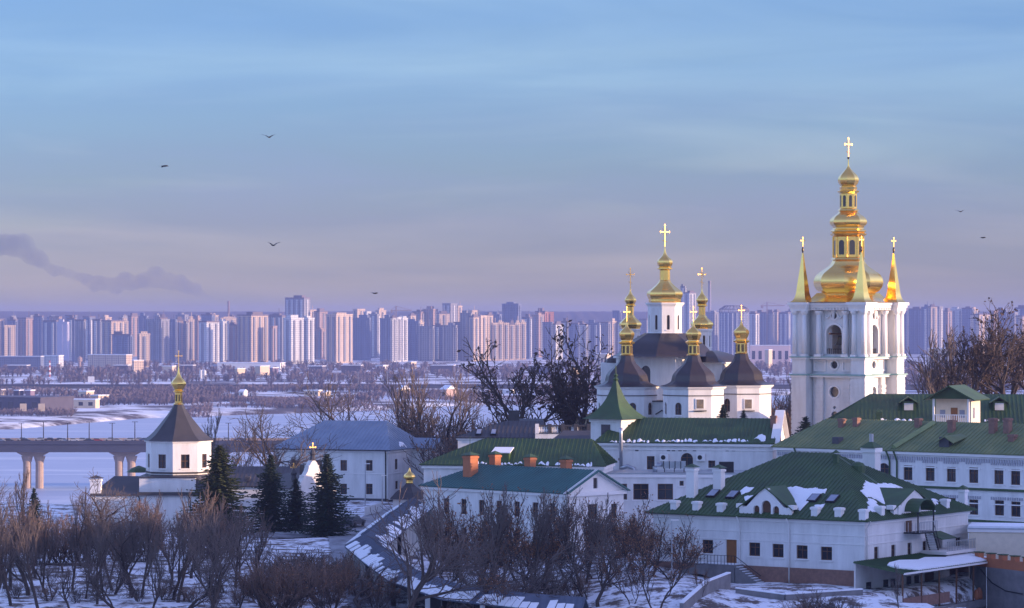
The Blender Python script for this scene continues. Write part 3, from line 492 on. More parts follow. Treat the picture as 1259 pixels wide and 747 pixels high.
# ------------------------------------------------------------------ monastery buildings
class House:
    """front facade on local y=0 (x from -L to 0), right facade on local x=0 (y from 0 to W); origin at the near corner, z=0 at the ground"""
    def __init__(s, px, py, D, z0, theta, L, W, H, label, cat='building', name='house', wall='white'):
        x = (px - CX) / F * D; s.root = thing(name, label, cat, (x, D, z0), -R(theta)); s.L, s.W, s.H, s.D = L, W, H, D; s.M = Matrix.Translation((x, D, z0)) @ Matrix.Rotation(-R(theta), 4, 'Z'); s.I = s.M.inverted(); s.wall = wall
        s.holes = {'f': [], 's': []}; s.MS = Matrix.Rotation(PI / 2, 4, 'Z')
        s.c = s.I @ Vector((0, 0, CZ))
    def ray(s, px, py): return (s.I.to_3x3() @ Vector(((px - CX) / F, 1, -(py - HY) / F)))
    def at(s, px, py, face='f', off=0.0):
        d = s.ray(px, py); a = 1 if face == 'f' else 0; t = (off - s.c[a]) / d[a]; p = s.c + d * t; return (p.x if face == 'f' else p.y, p.z)
    def on(s, px, py, pts):              # where the sight line meets a roof plane
        a, b, c = [Vector(q) for q in pts[:3]]; n = (b - a).cross(c - a); d = s.ray(px, py); t = (a - s.c).dot(n) / d.dot(n); return s.c + d * t
    def walls(s, name='wall', t=.4, left=True, back=True):
        mb = MB(); H = s.H
        mb.panel(Matrix.Identity(4), [(-s.L, 0), (0, 0), (0, H), (-s.L, H)], s.holes['f'], t)
        mb.panel(s.MS, [(t + .002, 0), (s.W, 0), (s.W, H), (t + .002, H)], s.holes['s'], t)
        if left: mb.box(-s.L, -s.L + t, t + .002, s.W - t - .002, 0, H)
        if back: mb.box(-s.L, -t - .002, s.W - t, s.W, 0, H)
        mb.build(name, M_[s.wall], s.root)
    def win(s, face, u, z, w, h, arch=False, kind='window', m=None, mull=True, surround=True, lab=None, deep=.22):
        M = Matrix.Identity(4) if face == 'f' else s.MS; r = w / 2
        if arch: ol = [(u - r, z), (u + r, z)] + [(u + r * math.cos(a), z + h - r + r * math.sin(a)) for a in [PI * k / 10 for k in range(11)]]
        else: ol = [(u - r, z), (u + r, z), (u + r, z + h), (u - r, z + h)]
        s.holes[face].append(ol)
        o = MB().panel(M @ Matrix.Translation((0, deep, 0)), ol, (), .06).build(kind, m or M_['glass'], s.root)
        if lab: o['label'] = lab
        if kind == 'window':
            inn = [(u + (a - u) * (1 - .2 / w), z + .09 + (b - z) * (1 - .18 / h)) for a, b in ol]
            fb = MB().panel(M @ Matrix.Translation((0, deep - .07, 0)), ol, [inn], .065)
            if mull: fb.box(u - .035, u + .035, deep - .06, deep - .008, z + .09, z + h - .09 - (0 if not arch else .02), M).box(u - r + .1, u - .04, deep - .06, deep - .008, z + h * .62, z + h * .62 + .07, M).box(u + .04, u + r - .1, deep - .06, deep - .008, z + h * .62, z + h * .62 + .07, M)
            fb.build('frame', M_['wood'], o)
            sb = MB(); sb.box(u - r - .14, u + r + .14, -.13, -.003, z - .14, z - .03, M)
            sb.build('sill', M_['trim'], o)
        return o
    def winp(s, face, px, py0, py1, w, **k):
        u, z0 = s.at(px, py1, face); _, z1 = s.at(px, py0, face); return s.win(face, u, z0, w, z1 - z0, **k)
    def cornice(s, z0, z1, out, name='cornice', m='trim', sides='fs'):
        mb = MB()
        if 'f' in sides: mb.box(-s.L - out, out, -out, -.004, z0, z1)
        if 's' in sides: mb.box(.004, out, -.004, s.W + out, z0, z1)
        mb.build(name, M_[m], s.root)
    def roof(s, planes, m, name='roof', step=.55, h=.06, t=.14):
        mb = MB()
        for p in planes: mb.slab(p, t)
        o = mb.build(name, M_[m], s.root); sb = MB()
        for p in planes: sb.seams(p, step, .045, h)
        if sb.v: sb.build('seam', M_[m], o)
        return o
    def hip(s, rise, x0, x1, m, ov=.5, yr=None, **k):   # hipped roof, ridge from x0 to x1 (local); returns planes front, right, back, left
        L, W, H = s.L, s.W, s.H; y = W / 2 if yr is None else yr; a, b, c, d = (-L - ov, -ov, H), (ov, -ov, H), (ov, W + ov, H), (-L - ov, W + ov, H); e, f = (x0, y, H + rise), (x1, y, H + rise)
        pl = [[a, b, f, e], [b, c, f], [c, d, e, f], [d, a, e]]; s.pl = pl; s.ro = s.roof(pl, m, **k); return pl
    def snow(s, plane, outl, th=.1, lab=None):     # snow lying on a roof plane, slid down in tongues between the seams
        rr = random.Random(int(outl[0][0] * 7)); w = [s.on(x, y, plane) for x, y in outl]; a, b, c = [Vector(q) for q in plane[:3]]; n = (b - a).cross(c - a).normalized(); n = n if n.z > 0 else -n
        dn = Vector((0, 0, -1)); dn = (dn - n * dn.dot(n)).normalized(); hz = n.cross(dn); o = w[0]; q = [((p - o).dot(hz), (p - o).dot(dn)) for p in w]; lo = min(t[0] for t in q); hi = max(t[0] for t in q); st = .125; cols = []; u = lo + .02; j = 0; ta = tb = 0
        while u < hi:
            ds = []
            for i in range(len(q)):
                (a0, b0), (a1, b1) = q[i], q[(i + 1) % len(q)]
                if (a0 - u) * (a1 - u) <= 0 and a0 != a1: ds.append(b0 + (b1 - b0) * (u - a0) / (a1 - a0))
            if len(ds) >= 2:
                if j % 4 == 0: ta, tb = rr.uniform(-.25, .2), rr.uniform(-.55, .25)
                d0, d1 = min(ds) + ta + rr.uniform(-.04, .04), max(ds) + tb * min(1, (max(ds) - min(ds))) + rr.uniform(-.05, .05)
                if d1 - d0 < .08: d1 = d0 + .08
                cols.append((u, d0, d1))
            u += st; j += 1
        if len(cols) < 2: return None
        vs = []; fs = []; m = 7
        for ci, (u, d0, d1) in enumerate(cols):
            e = min(1, min(ci, len(cols) - 1 - ci) / 2.5)
            for k in range(m): t = k / (m - 1); vs.append(o + hz * u + dn * (d0 + (d1 - d0) * t) + n * (.035 + (th * (.35 + .65 * min(1, 4 * t * (1 - t) * 1.6)) * e + rr.uniform(0, .015)) * (0 if k in (0, m - 1) else 1)))
        for ci in range(len(cols) - 1):
            for k in range(m - 1): A = ci * m + k; fs.append((A, A + 1, A + 1 + m, A + m))
        return MB().add(vs, fs).build('snow_patch', M_['snow'], s.ro, True)
    def snowrow(s, plane, x0, x1, y0, y1, h, n, drop=.1):    # ragged row of snow left along the eave, from (x0,y0) to (x1,y1)
        rr = random.Random(int(x0)); x = x0
        while x < x1:
            w = rr.uniform(2.5, 9); e = min(x + w, x1); f = lambda q: y0 + (y1 - y0) * (q - x0) / (x1 - x0)
            if rr.random() > drop and e - x > 1.5:
                hh = h * rr.uniform(.45, 1); up = [(x + (e - x) * t, f(x + (e - x) * t) - hh * (1 - (2 * t - 1) ** 2 * .6) * rr.uniform(.8, 1)) for t in (1, .66, .33, 0)]
                s.snow(plane, [(x, f(x)), (e, f(e))] + up)
            x = e + rr.uniform(-.2, 1.2)
def stack(parent, loc, w, d, h, m, cap='green', name='chimney', capped=True, flare=True):
    x, y, z = loc; o = MB().cbox((x, y), w, d, z, z + h).build(name, M_[m], parent)
    if flare: MB().cbox((x, y), w + .18, d + .18, z + h - .3, z + h - .05).build('chimney_collar', M_[m], o)
    if capped: MB().add([(x - w * .7, y - d * .7, z + h + .12), (x + w * .7, y - d * .7, z + h + .12), (x + w * .7, y + d * .7, z + h + .12), (x - w * .7, y + d * .7, z + h + .12), (x, y, z + h + .5)], [(3, 2, 1, 0), (0, 1, 4), (1, 2, 4), (2, 3, 4), (3, 0, 4)]).build('chimney_cap', M_[cap], o)
    return o
def pipe(parent, pts, m='zinc', r=.07, name='downpipe'): return MB().tube(pts, r, 6).build(name, M_[m], parent, smooth=True)
# ---- right foreground house with hipped green roof
h = House(1063, 640, 340, 46.0, 34.5, 26, 24, 7.6, 'large white two-storey house with green hipped roof and snow patches, right foreground')
A = h
for px in (870, 927.7, 956.5, 986, 1016):
    y1 = 680 + (px - 870) * .058; h.winp('f', px, y1 - 16.5, y1, 1.35)
u, z0 = h.at(899, 692); h.win('f', u, z0, 1.35, 2.5, kind='door', m=M_['doorwood'], lab='orange-brown wooden double door over the stairs')
for px, a, b in ((1077.5, 672, 690), (1098.5, 669.5, 688), (1118.5, 667, 686), (1137, 665, 684), (1178.5, 660.5, 677)): h.winp('s', px, a, b, .95 if px < 1170 else 1.3)
u, z0 = h.at(1155, 684, 's'); h.win('s', u, z0, 1.5, 2.1, kind='door', m=M_['concrete'], lab='grey door under the small green awning')
h.walls()
MB().box(-26.1, .1, -.12, -.004, 0, 2.3).box(.004, .1, -.004, 24, 0, 1.6).build('plinth', M_['brick'], h.root)
for z in (5.0, 5.9): h.cornice(z, z + .09, .07, 'string_course')
h.cornice(7.1, 7.35, .16); h.cornice(7.352, 7.598, .32)
pl = h.hip(6.4, -15.5, -10.3, 'green', .75, step=.5)
for px, a, b, rz in ((1063.4, 643, 715, 0),): pass
for px in (910, 971):
    u, _ = h.at(px, 660); pipe(h.root, [(u, -.75, 7.5), (u, -.25, 6.9), (u, -.14, 6.3), (u, -.14, .3)], 'trim', .08)
pipe(h.root, [(.75, -.1, 7.5), (.2, .25, 6.8), (.15, .3, .3)], 'trim', .08)
# pediment dormers
def pediment(h, face, pxa, pxb, pya, pyapex, apx, depth, openings, lab):
    M = Matrix.Identity(4) if face == 'f' else h.MS; off = -.2 if face == 'f' else .2
    ua, za = h.at(pxa, pya, face, off); ub, zb = h.at(pxb, pya, face, off); um = h.at(apx, pyapex, face, off)[0]; zt = h.at(apx, pyapex, face, off)[1]; z0 = h.H - .05; um = (ua + ub) / 2; sh = 1.0 + z0
    o = bpy.data.objects.new('dormer', None); COL.objects.link(o); o.parent = h.root; o['label'] = lab; mb = MB(); hl = []
    for (px, py0, py1, w) in openings:
        u, a = h.at(px, py1, face, off); b = h.at(px, py0, face, off)[1]; a = max(a, z0 + .12); r = w / 2; ol = [(u - r, a), (u + r, a)] + [(u + r * math.cos(t), b - r + r * math.sin(t)) for t in [PI * k / 8 for k in range(9)]]; hl.append(ol)
        MB().panel(M @ Matrix.Translation((0, .12, 0)), ol, (), .06).build('shutter', M_['wood'], o)
    hw = (ub - ua) / 2; kn = hw * .42
    prof = [(ua, z0), (ub, z0), (ub, sh), (um + hw * .72, sh + .1), (um + kn * .25, zt - .15), (um, zt), (um - kn * .25, zt - .15), (um - hw * .72, sh + .1), (ua, sh)]
    mb.panel(M @ Matrix.Translation((0, -.2, 0)), prof, hl, .45).build('gable_wall', M_['trim'], o)
    up = (0, 0, 1); f = lambda u, y, z: tuple(M @ Vector((u, y, z)))
    rr = MB()
    for sx in (-1, 1):
        e = um + sx * (hw + .15); rr.slab([f(e, -.35, sh - .05), f(um, -.35, zt + .06), f(um, depth, zt + .06), f(e, depth * .35, sh - .05)], .1)
    ro = rr.build('dormer_roof', M_['green'], o)
    for sx in (-1, 1): MB().box(um + sx * hw - .35, um + sx * hw + .35, -.3, .5, sh - .1, sh + .35, M).build('block_end', M_['trim'], o)
    return o
pediment(h, 'f', 909, 973, 630, 599, 941, 4.2, [(930, 621, 633, .75), (942, 615, 633, 1.15), (954, 622, 634, .75)], 'white pediment with three arched openings')
pediment(h, 's', 1099, 1148, 627, 601, 1124, 4.2, [(1124, 615, 640, 1.5)], 'white pediment behind the escape stair')
# snow, rooflights, little white vents on the roof
h.snow(pl[0], [(958, 602), (972, 598), (990, 601), (1003, 600), (1017, 601), (1014, 608), (1000, 610), (992, 618), (985, 628), (979, 624), (972, 616), (963, 612)])
h.snow(pl[0], [(1001, 621), (1014, 620), (1010, 627), (1002, 627)]); h.snow(pl[0], [(908, 605), (918, 598), (928, 599), (921, 606), (911, 609)]); h.snow(pl[0], [(915, 611), (930, 608), (938, 602), (944, 605), (930, 616), (918, 618)])
h.snow(pl[1], [(1063, 590), (1072, 595), (1084, 594), (1098, 598), (1105, 606), (1102, 618), (1094, 624), (1086, 620), (1078, 614), (1066, 612), (1059, 605)]); h.snow(pl[1], [(1066, 613), (1077, 616), (1081, 624), (1076, 632), (1068, 627)])
h.snow(pl[1], [(1081, 594), (1098, 596), (1112, 601), (1099, 602), (1085, 598)]); h.snow(pl[1], [(1143, 613), (1154, 616), (1152, 620)]); h.snow(pl[1], [(1144, 621), (1151, 630), (1146, 628)])
def rooflight(h, plane, px, py, w=1.1, l=1.5):
    c = h.on(px, py, plane); a, b, q = [Vector(k) for k in plane[:3]]; n = (b - a).cross(q - a).normalized(); n = n if n.z > 0 else -n; dn = Vector((0, 0, -1)); dn = (dn - n * dn.dot(n)).normalized(); hz = n.cross(dn)
    pts = lambda W, Lh, o: [c + hz * x * W + dn * y * Lh + n * o for x, y in ((-.5, -.5), (.5, -.5), (.5, .5), (-.5, .5))]
    f = MB().slab(pts(w, l, .22), .25).build('rooflight', M_['iron'], h.root); MB().slab(pts(w - .2, l - .2, .245), .02).build('pane', M_['glass_sky'], f)
M_['glass_sky'] = mat('rooflight_glass', (.25, .28, .36), .12, spec=.8)
for px, py in ((877, 607.5), (901, 609), (1001, 613), (1024, 614)): rooflight(h, pl[0], px, py)
def vent(h, plane, px, py):
    c = h.on(px, py, plane); stack(h.root, (c.x, c.y, c.z - .5), .75, .75, 1.3, 'trim', name='vent_stack', capped=False)
for px, py in ((830, 624), (857, 625), (887, 627), (1003, 632), (1032, 633)): vent(h, pl[0], px, py)
for px, py in ((1062, 635), (1082, 631), (1103, 630), (1162, 622)): vent(h, pl[1], px, py)
for (px, pyb, pyt) in ((851, 609, 574), (884, 600, 575)):
    c = h.on(px, pyb, pl[0]); ht = (pyb - pyt) / F * (h.M @ c).y; o = stack(h.root, (c.x, c.y, c.z - .4), 1.0, .9, ht + .3, 'trim'); 
c = h.on(1184, 617, pl[1]); stack(h.root, (c.x, c.y, c.z - .3), .8, .8, 1.7, 'trim'); c = h.on(1028, 566, pl[1]); stack(h.root, (c.x, c.y, c.z - .6), .5, .5, 1.3, 'green')
c = h.on(1058, 578, pl[1]); MB().lathe([(.8, -.9), (.8, .5), (.55, .8), (.05, .95)], 12, c.x - .3, c.y).build('round_dormer', M_['green'], h.root).location.z = c.z
# awning, balcony, metal escape stair on the right facade
ub, zb = h.at(1142, 652, 's', 1.0); ua, _ = h.at(1121, 652, 's', 1.0)
b = MB().box(.02, 2.0, ua, ub, zb - .15, zb).build('balcony', M_['iron'], h.root); rl = MB()
for k in range(12): y = ua + (ub - ua) * k / 11; rl.box(1.95, 2.0, y, y + .05, zb, zb + 1.1)
rl.box(1.93, 2.02, ua, ub, zb + 1.05, zb + 1.12); 
for k in range(5): x = .1 + k * .45; rl.box(x, x + .05, ua, ua + .05, zb, zb + 1.05)
rl.build('railing', M_['zinc'], b); MB().box(.03, .12, ua + .5, ua + 1.7, zb, zb + 2.2).build('door', M_['wood'], h.root)
cm_ = MB(); n = 10
for k in range(n):
    a0, a1 = PI * k / n, PI * (k + 1) / n; um = (ua + ub) / 2 - .2; w = 1.9; f = lambda a: (um - w * math.cos(a), zb + 2.3 + 1.25 * math.sin(a))
    (y0, q0), (y1, q1) = f(a0), f(a1); cm_.add([(-2.5, y0, q0), (1.9, y0, q0), (1.9, y1, q1), (-2.5, y1, q1), (-2.5, y0, q0 - .1), (1.9, y0, q0 - .1), (1.9, y1, q1 - .1), (-2.5, y1, q1 - .1)], [(0, 1, 2, 3), (7, 6, 5, 4), (1, 5, 6, 2), (0, 4, 5, 1), (2, 6, 7, 3), (3, 7, 4, 0)])
cm_.build('barrel_canopy', M_['green'], h.root); cp = MB()
for y in (um - 1.8, um + 1.8): cp.box(1.7, 1.82, y - .06, y + .06, zb, zb + 2.35)
cp.build('canopy_post', M_['iron'], h.root)
us, zs = h.at(1151, 685, 's', 1.0); st = MB(); n = 16
for k in range(n): t = (k + .5) / n; y = ub + (us - ub) * t; z = zb + (zs - zb) * t; st.box(.55, 1.5, y - .16, y + .16, z - .06, z)
so = st.build('escape_stair', M_['snow'], h.root)
for x in (.5, 1.52): MB().tube([(x, ub, zb - .1), (x, us, zs - .1)], .10, 4).build('stringer', M_['iron'], so)
MB().tube([(1.52, ub, zb + 1.05), (1.52, us, zs + 1.0)], .05, 4).build('handrail', M_['iron'], so)
ua2, za2 = h.at(1148, 663, 's', .8); ub2, _ = h.at(1164, 660, 's', .8)
aw = MB().slab([(.02, ua2, za2 + .75), (.02, ub2, za2 + .75), (1.9, ub2 + .2, za2 + .1), (1.9, ua2 - .2, za2 + .1)], .1).build('awning', M_['green'], h.root)
# terrace slab and covered porch in front of the right facade
ut, zt_ = h.at(1165, 690, 's', 2.5)
pr = thing('porch', 'covered porch with snow-laden green canopy below the right facade of the large house', 'porch', h.root.location, h.root.rotation_euler.z)
x0, x1 = .3, 6.2; y0, y1 = -3.0, 18.5; zc = 2.6
cn_ = MB().slab([(x0, y0, zc + .9), (x0, y1, zc + .9), (x1, y1, zc), (x1, y0, zc)], .16).build('canopy', M_['green'], pr); MB().seams([(x0, y0, zc + .9), (x0, y1, zc + .9), (x1, y1, zc), (x1, y0, zc)], .5, .05, .06).build('seam', M_['green'], cn_)
zz = lambda x: zc + .9 * (x1 - x) / (x1 - x0) + .03
sp = [(2.6, .6), (3.3, -1.2), (4.6, -1.5), (6.1, .4), (6.15, 6), (6.12, 12), (6.1, 18.3), (3.0, 18.3), (2.7, 14), (3.3, 12), (2.4, 9), (2.9, 6.5), (2.2, 3.5)]
tri = tessellate_polygon([[Vector((a, b_, 0)) for a, b_ in sp]]); k = len(sp)
MB().add([(a, b_, zz(a)) for a, b_ in sp] + [(a, b_, zz(a) + .14) for a, b_ in sp], [tuple(f) for f in tri] + [tuple(q + k for q in f) for f in tri] + [(i, (i + 1) % k, (i + 1) % k + k, i + k) for i in range(k)]).build('snow_patch', M_['snow'], cn_)
MB().box(x1 - .1, x1 + .06, y0, y1, zc - .22, zc - .02).build('gutter', M_['trim'], pr)
for y in (-2.7, 1.5, 5.5, 9.5, 13.5, 17.5): MB().box(x1 - .45, x1 - .3, y, y + .15, -1.8, zc - .17).build('post', M_['wood'], pr)
MB().box(.35, x1, y0, y1, -2.2, -1.5).build('floor_slab', M_['concrete'], pr); MB().box(.5, x1 - .3, y0 + .1, y1 - .1, -8, -2.202).build('base_wall', M_['concrete'], pr)
MB().box(.32, .5, -2.9, y1, -1.48, zc + .7).box(.5, 5.9, y0, y0 + .2, -1.48, .2).build('back_wall', M_['white_weathered'], pr); rb = MB()
for y in (-.6, 3.2, 4.8, 8.4, 10.2): MB().box(.5, .56, y, y + 1.0, -.9, 1.2).build('window', M_['glass'], pr)
MB().box(.5, .58, 12.6, 14.6, -1.48, 1.3).build('door', M_['wood'], pr)
MB().box(x1 - .5, x1 - .35, -2.5, 8, -1.2, -.1).box(.5, x1 - .5, -2.6, -2.45, -1.2, -.1).build('balustrade', M_['brick'], pr); pipe(pr, [(x1 + .1, 17.9, zc - .1), (x1 - .2, 17.4, zc - .8), (x1 - .25, 16.9, zc - 1.2), (x1 - .25, 16.9, -2)], 'trim', .09)
for i, (y, hh) in enumerate(((15.4, 1.1), (16.0, 1.25), (16.6, 1.0))):
    q = h.M @ Vector((x1 - .9, y, -1.5)); tag(MB().lathe([(.22, 0), (.27, .15), (.24, hh * .8), (.12, hh)], 10).build('gas_cylinder', M_['orange'], None, smooth=True, loc=q), f"orange-brown cylinder standing on the porch, {['left', 'middle', 'right'][i]} of three", 'gas cylinder', 'cylinders on the porch')
# upper terrace with railing
MB().box(.3, 3.4, 12.0, 25.0, 3.4, 3.75).build('terrace_slab', M_['white_weathered'], pr); rl = MB()
for k in range(32): rl.box(3.3, 3.35, 12.5 + k * .38, 12.55 + k * .38, 3.75, 4.75)
rl.box(3.28, 3.37, 12.4, 24.6, 4.72, 4.8).build('railing', M_['zinc'], pr)
# ---- concrete retaining wall, orange parapet and beige hut on the right
w0 = P(1196, 700, 352); w1 = P(1290, 700, 340)
r = thing('retaining_wall', 'stained grey concrete retaining wall at the bottom right corner', 'wall', (w0.x, w0.y, 41), math.atan2(w1.y - w0.y, w1.x - w0.x)); Lw = (w1 - w0).length
MB().box(-.6, Lw, 0, .6, -6, 41 - 41 + (CZ - (695 - HY) / F * 352) - 41).build('wall', M_['concrete'], r); zt2 = CZ - (695 - HY) / F * 352 - 41
pb = MB().box(-.2, Lw, .05, .5, zt2 + .002, zt2 + .95).build('parapet', M_['orange'], r)
for k in range(5): MB().box(.4 + k * 2.15, 1.2 + k * 2.15, -.03, .6, zt2 + .95, zt2 + 1.45).build('parapet_block', M_['orange'], pb); MB().box(.3 + k * 2.15, 1.3 + k * 2.15, -.1, .67, zt2 + 1.45, zt2 + 1.55).build('parapet_cap', M_['green'], pb)
pipe(r, [(1.5, -.06, zt2 - .3), (3.5, -.06, zt2 - 1.6), (6, -.06, zt2 - 2.3), (9, -.06, zt2 - 2.4)], 'iron', .06, 'cable'); pipe(r, [(2.6, -.08, zt2), (2.7, -.08, -5)], 'trim', .05)
a = P(1213, 690, 362); hut = House(1300, 690, 352, 46.5, 12, 14, 6, 5.3, 'plain beige hut with snow on its flat roof behind the orange parapet', name='hut', wall='cream'); hut.L = 9.5; hut.wall = 'cream'; hut.walls(); hut.cornice(5.0, 5.3, .15, m='trim'); hut.ro = MB().box(-9.7, .2, -.2, 6.2, 5.302, 5.45).build('roof', M_['zinc'], hut.root); MB().box(-9.6, .1, -.1, 6.1, 5.45, 5.65).build('snow_patch', M_['snow'], hut.ro)
# ---- teal-roofed building
h = House(697, 606, 380, 46.6, 45.5, 24.5, 9.6, 7.7, 'long white house with teal roof and four orange chimneys behind the brown shrubs')
for i, px in enumerate((549, 570, 592, 613.5, 635.5, 658, 679)):
    y = 612.5 + (px - 549) * .045; h.winp('f', px, y, y + 18.5, .95); h.winp('f', px, y + 35, y + 54, .95)
h.winp('s', 729, 619.5, 638, 1.6); h.winp('s', 729, 655, 673, 1.6); h.winp('s', 755, 619, 637, 1.0)
h.walls(); h.cornice(7.25, 7.698, .3); h.cornice(3.9, 4.05, .08, 'string_course'); MB().box(-24.6, .1, -.1, -.004, 0, 1).build('plinth', M_['brick'], h.root)
L, W, H = h.L, h.W, h.H; rz = 2.55; ov = .5
pl = [[(-L - ov, -ov, H), (ov + .2, -ov, H), (ov + .2, W / 2, H + rz), (-L + 5, W / 2, H + rz)], [(ov + .2, W + ov, H), (-L - ov, W + ov, H), (-L + 5, W / 2, H + rz), (ov + .2, W / 2, H + rz)], [(-L - ov, W + ov, H), (-L - ov, -ov, H), (-L + 5, W / 2, H + rz)]]
h.ro = h.roof(pl, 'teal', step=.5)
MB().panel(h.MS, [(-.4, H), (W + .4, H), (W / 2, H + rz - .2)], [[(W / 2 - .35, H + .35), (W / 2 + .35, H + .35), (W / 2 + .35, H + 1.6), (W / 2 - .35, H + 1.6)]], .3).build('gable_wall', M_['trim'], h.root); MB().box(-.2, -.15, W / 2 - .35, W / 2 + .35, H + .35, H + 1.6).build('attic_shutter', M_['brown'], h.root)
MB().panel(h.MS @ Matrix.Translation((0, -.35, 0)), [(-.7, H - .05), (W / 2, H + rz + .05), (W + .7, H - .05), (W + .1, H - .05), (W / 2, H + rz - .35), (-.1, H - .05)], (), .34).build('raking_cornice', M_['trim'], h.root)
for (px, pb_, pt, w) in ((578.5, 583, 560, 1.3),): c = h.on(px, pb_, pl[0]); stack(h.root, (c.x, c.y, c.z - .4), w, w, (pb_ - pt) / F * 395 + .4, 'orange')
for px, pt in ((600, 559), (646, 562.5), (693, 565)):
    c = h.on(px, 574.5, pl[0]); stack(h.root, (c.x, W / 2 + .6, H + rz - .9), 1.0, 1.0, CZ - (pt - HY) / F * (h.M @ Vector((c.x, W / 2, 0))).y - 46.6 - (H + rz) + .9, 'orange')
for px in (569.5, 594, 638, 686): c = h.on(px, 575, pl[0]); MB().lathe([(.04, 0), (.03, 3.6)], 5, c.x, W / 2 + .2).build('lightning_rod', M_['green'], h.root).location.z = H + rz - .2
# ---- long green roof behind the teal one
h = House(741, 574.4, 402, 50.5, 9, 22.5, 10, 6.0, 'low white building with wide green roof and snow along its eave, behind the teal roof')
h.walls(); h.cornice(5.5, 5.95, .25); pl = h.hip(3.1, -15.5, -2.0, 'green', .5, step=.5); h.snowrow(pl[0], 616, 728, 571.5, 573, 5.5, 20); h.snowrow(pl[0], 564, 600, 569, 571, 3.5, 5, .5)
h.snow(pl[0], [(612, 557), (627, 553.5), (628, 556), (620, 559), (613, 560)]); 
d = h.on(617, 563, pl[0]); MB().box(d.x - 1, d.x + 1, d.y - .8, d.y + 2, d.z - .5, d.z + .75).build('dormer', M_['green'], h.root); MB().slab([(d.x - 1.2, d.y - 1, d.z + .76), (d.x + 1.2, d.y - 1, d.z + .76), (d.x + 1.2, d.y + 2.2, d.z + 1.3), (d.x - 1.2, d.y + 2.2, d.z + 1.3)], .1).build('dormer_roof', M_['snow'], h.root)
# ---- blue-roofed white house
h = House(477, 553, 480, 46.9, 20, 18.2, 15, 8.3, 'white two-storey house with grey-blue hipped roof and small gabled wing, left centre')
for px in (363, 392, 422.5, 454):
    for a, b in ((565.5, 578.5), (594.5, 607.5)): h.winp('f', px, a, b, 1.05)
h.winp('s', 487.5, 564, 577, 1.2); h.winp('s', 488, 591, 601, 1.2)
h.walls(); h.cornice(4.7, 4.85, .08, 'string_course'); h.cornice(7.9, 8.298, .25); MB().box(-18.3, .1, -.1, -.004, 0, 1.1).box(.004, .1, -.004, 15, 0, .9).build('plinth', M_['plinth'], h.root)
pl = h.hip(4.0, -13.4, -3.2, 'blue', .6, step=.6); pipe(h.root, [(-.2, -.6, 8.2), (-.3, -.2, 7.6), (-.3, -.12, .5)], 'iron', .09)
# ragged trim line of the eave
MB().box(-18.8, .6, -.7, -.55, 8.15, 8.3).build('gutter', M_['iron'], h.root)
wy = 9.5; wg = MB().box(.02, 3.4, wy, wy + 5, 0, 8.25).build('wing_wall', M_['white'], h.root); MB().slab([(-3, wy - .4, 8.27), (3.9, wy - .4, 8.27), (3.9, wy + 2.5, 9.7), (-3, wy + 2.5, 9.7)], .12).slab([(3.9, wy + 5.4, 8.27), (-3, wy + 5.4, 8.27), (-3, wy + 2.5, 9.7), (3.9, wy + 2.5, 9.7)], .12).build('wing_roof', M_['blue'], h.root)
MB().panel(h.MS @ Matrix.Translation((0, -3.42, 0)), [(wy - .2, 8.26), (wy + 5.2, 8.26), (wy + 2.5, 9.55)], (), .2).build('wing_gable', M_['trim'], h.root); MB().box(3.4, 3.46, wy + 2, wy + 3.1, 5, 6.6).build('window', M_['glass'], h.root)
h.snow(pl[1], [(490, 544), (494, 543), (500, 549), (492, 549.5)])
# ---- small porch with gilded cupola between the two houses
p = P(503.5, 613, 432); r = thing('porch_chapel', 'small brown porch crowned by a little gilded onion, between the blue and teal roofs', 'chapel', (p.x, p.y, 47.5), R(-30)); MB().box(-1.6, 1.6, -1.6, 1.6, 0, 3.3).build('wall', M_['white_weathered'], r); MB().lathe([(2.7, 3.2), (1.9, 4.1), (.9, 4.8), (.45, 5.3)], 4, ph=PI / 4).build('roof', M_['brown'], r)
MB().lathe(crom([(.5, 5.3), (.5, 5.7), (.8, 6.0), (.7, 6.4), (.25, 6.8), (.06, 7.3)]), 10).build('cupola', M_['gold'], r); MB().box(-.5, .5, -1.66, -1.6, .1, 2.3).build('door', M_['wood'], r)
# ---- long middle building with green roof
h = House(950, 546, 415, 50.0, 12, 22.6, 10.5, 8.75, 'long white building with plain green roof and snowy eave in front of the church')
h.winp('f', 800, 560.5, 577, 1.0); u, z0 = h.at(844.5, 571); h.win('f', u, z0 - .2, 1.6, 1.7, arch=True); h.winp('f', 875, 566, 575, .9); h.winp('f', 762, 563, 566, .4, mull=False)
h.walls(); h.cornice(7.75, 7.9, .1, 'string_course'); h.cornice(8.3, 8.748, .35)
L, W, H = h.L, h.W, h.H; rz = 3.0
pl = [[(-L - .5, -.5, H), (.3, -.5, H), (.3, W / 2, H + rz), (-L + 2.3, W / 2, H + rz)], [(.3, W + .5, H), (-L - .5, W + .5, H), (-L + 2.3, W / 2, H + rz), (.3, W / 2, H + rz)], [(-L - .5, W + .5, H), (-L - .5, -.5, H), (-L + 2.3, W / 2, H + rz)]]
h.ro = h.roof(pl, 'green', step=.5); h.snowrow(pl[0], 750, 920, 544, 543, 5, 20, .05); h.snow(pl[0], [(927, 539), (932, 536), (938, 534), (942, 536), (941, 544), (936, 545), (932, 542)])
MB().panel(h.MS @ Matrix.Translation((0, -.3, 0)), [(-.4, H - .3), (W + .4, H - .3), (W / 2, H + rz + 1.0)], (), .3).build('gable_wall', M_['trim'], h.root); MB().box(.3, .36, W / 2 - .5, W / 2 + .5, H, H + 2.3).build('attic_shutter', M_['doorwood'], h.root)
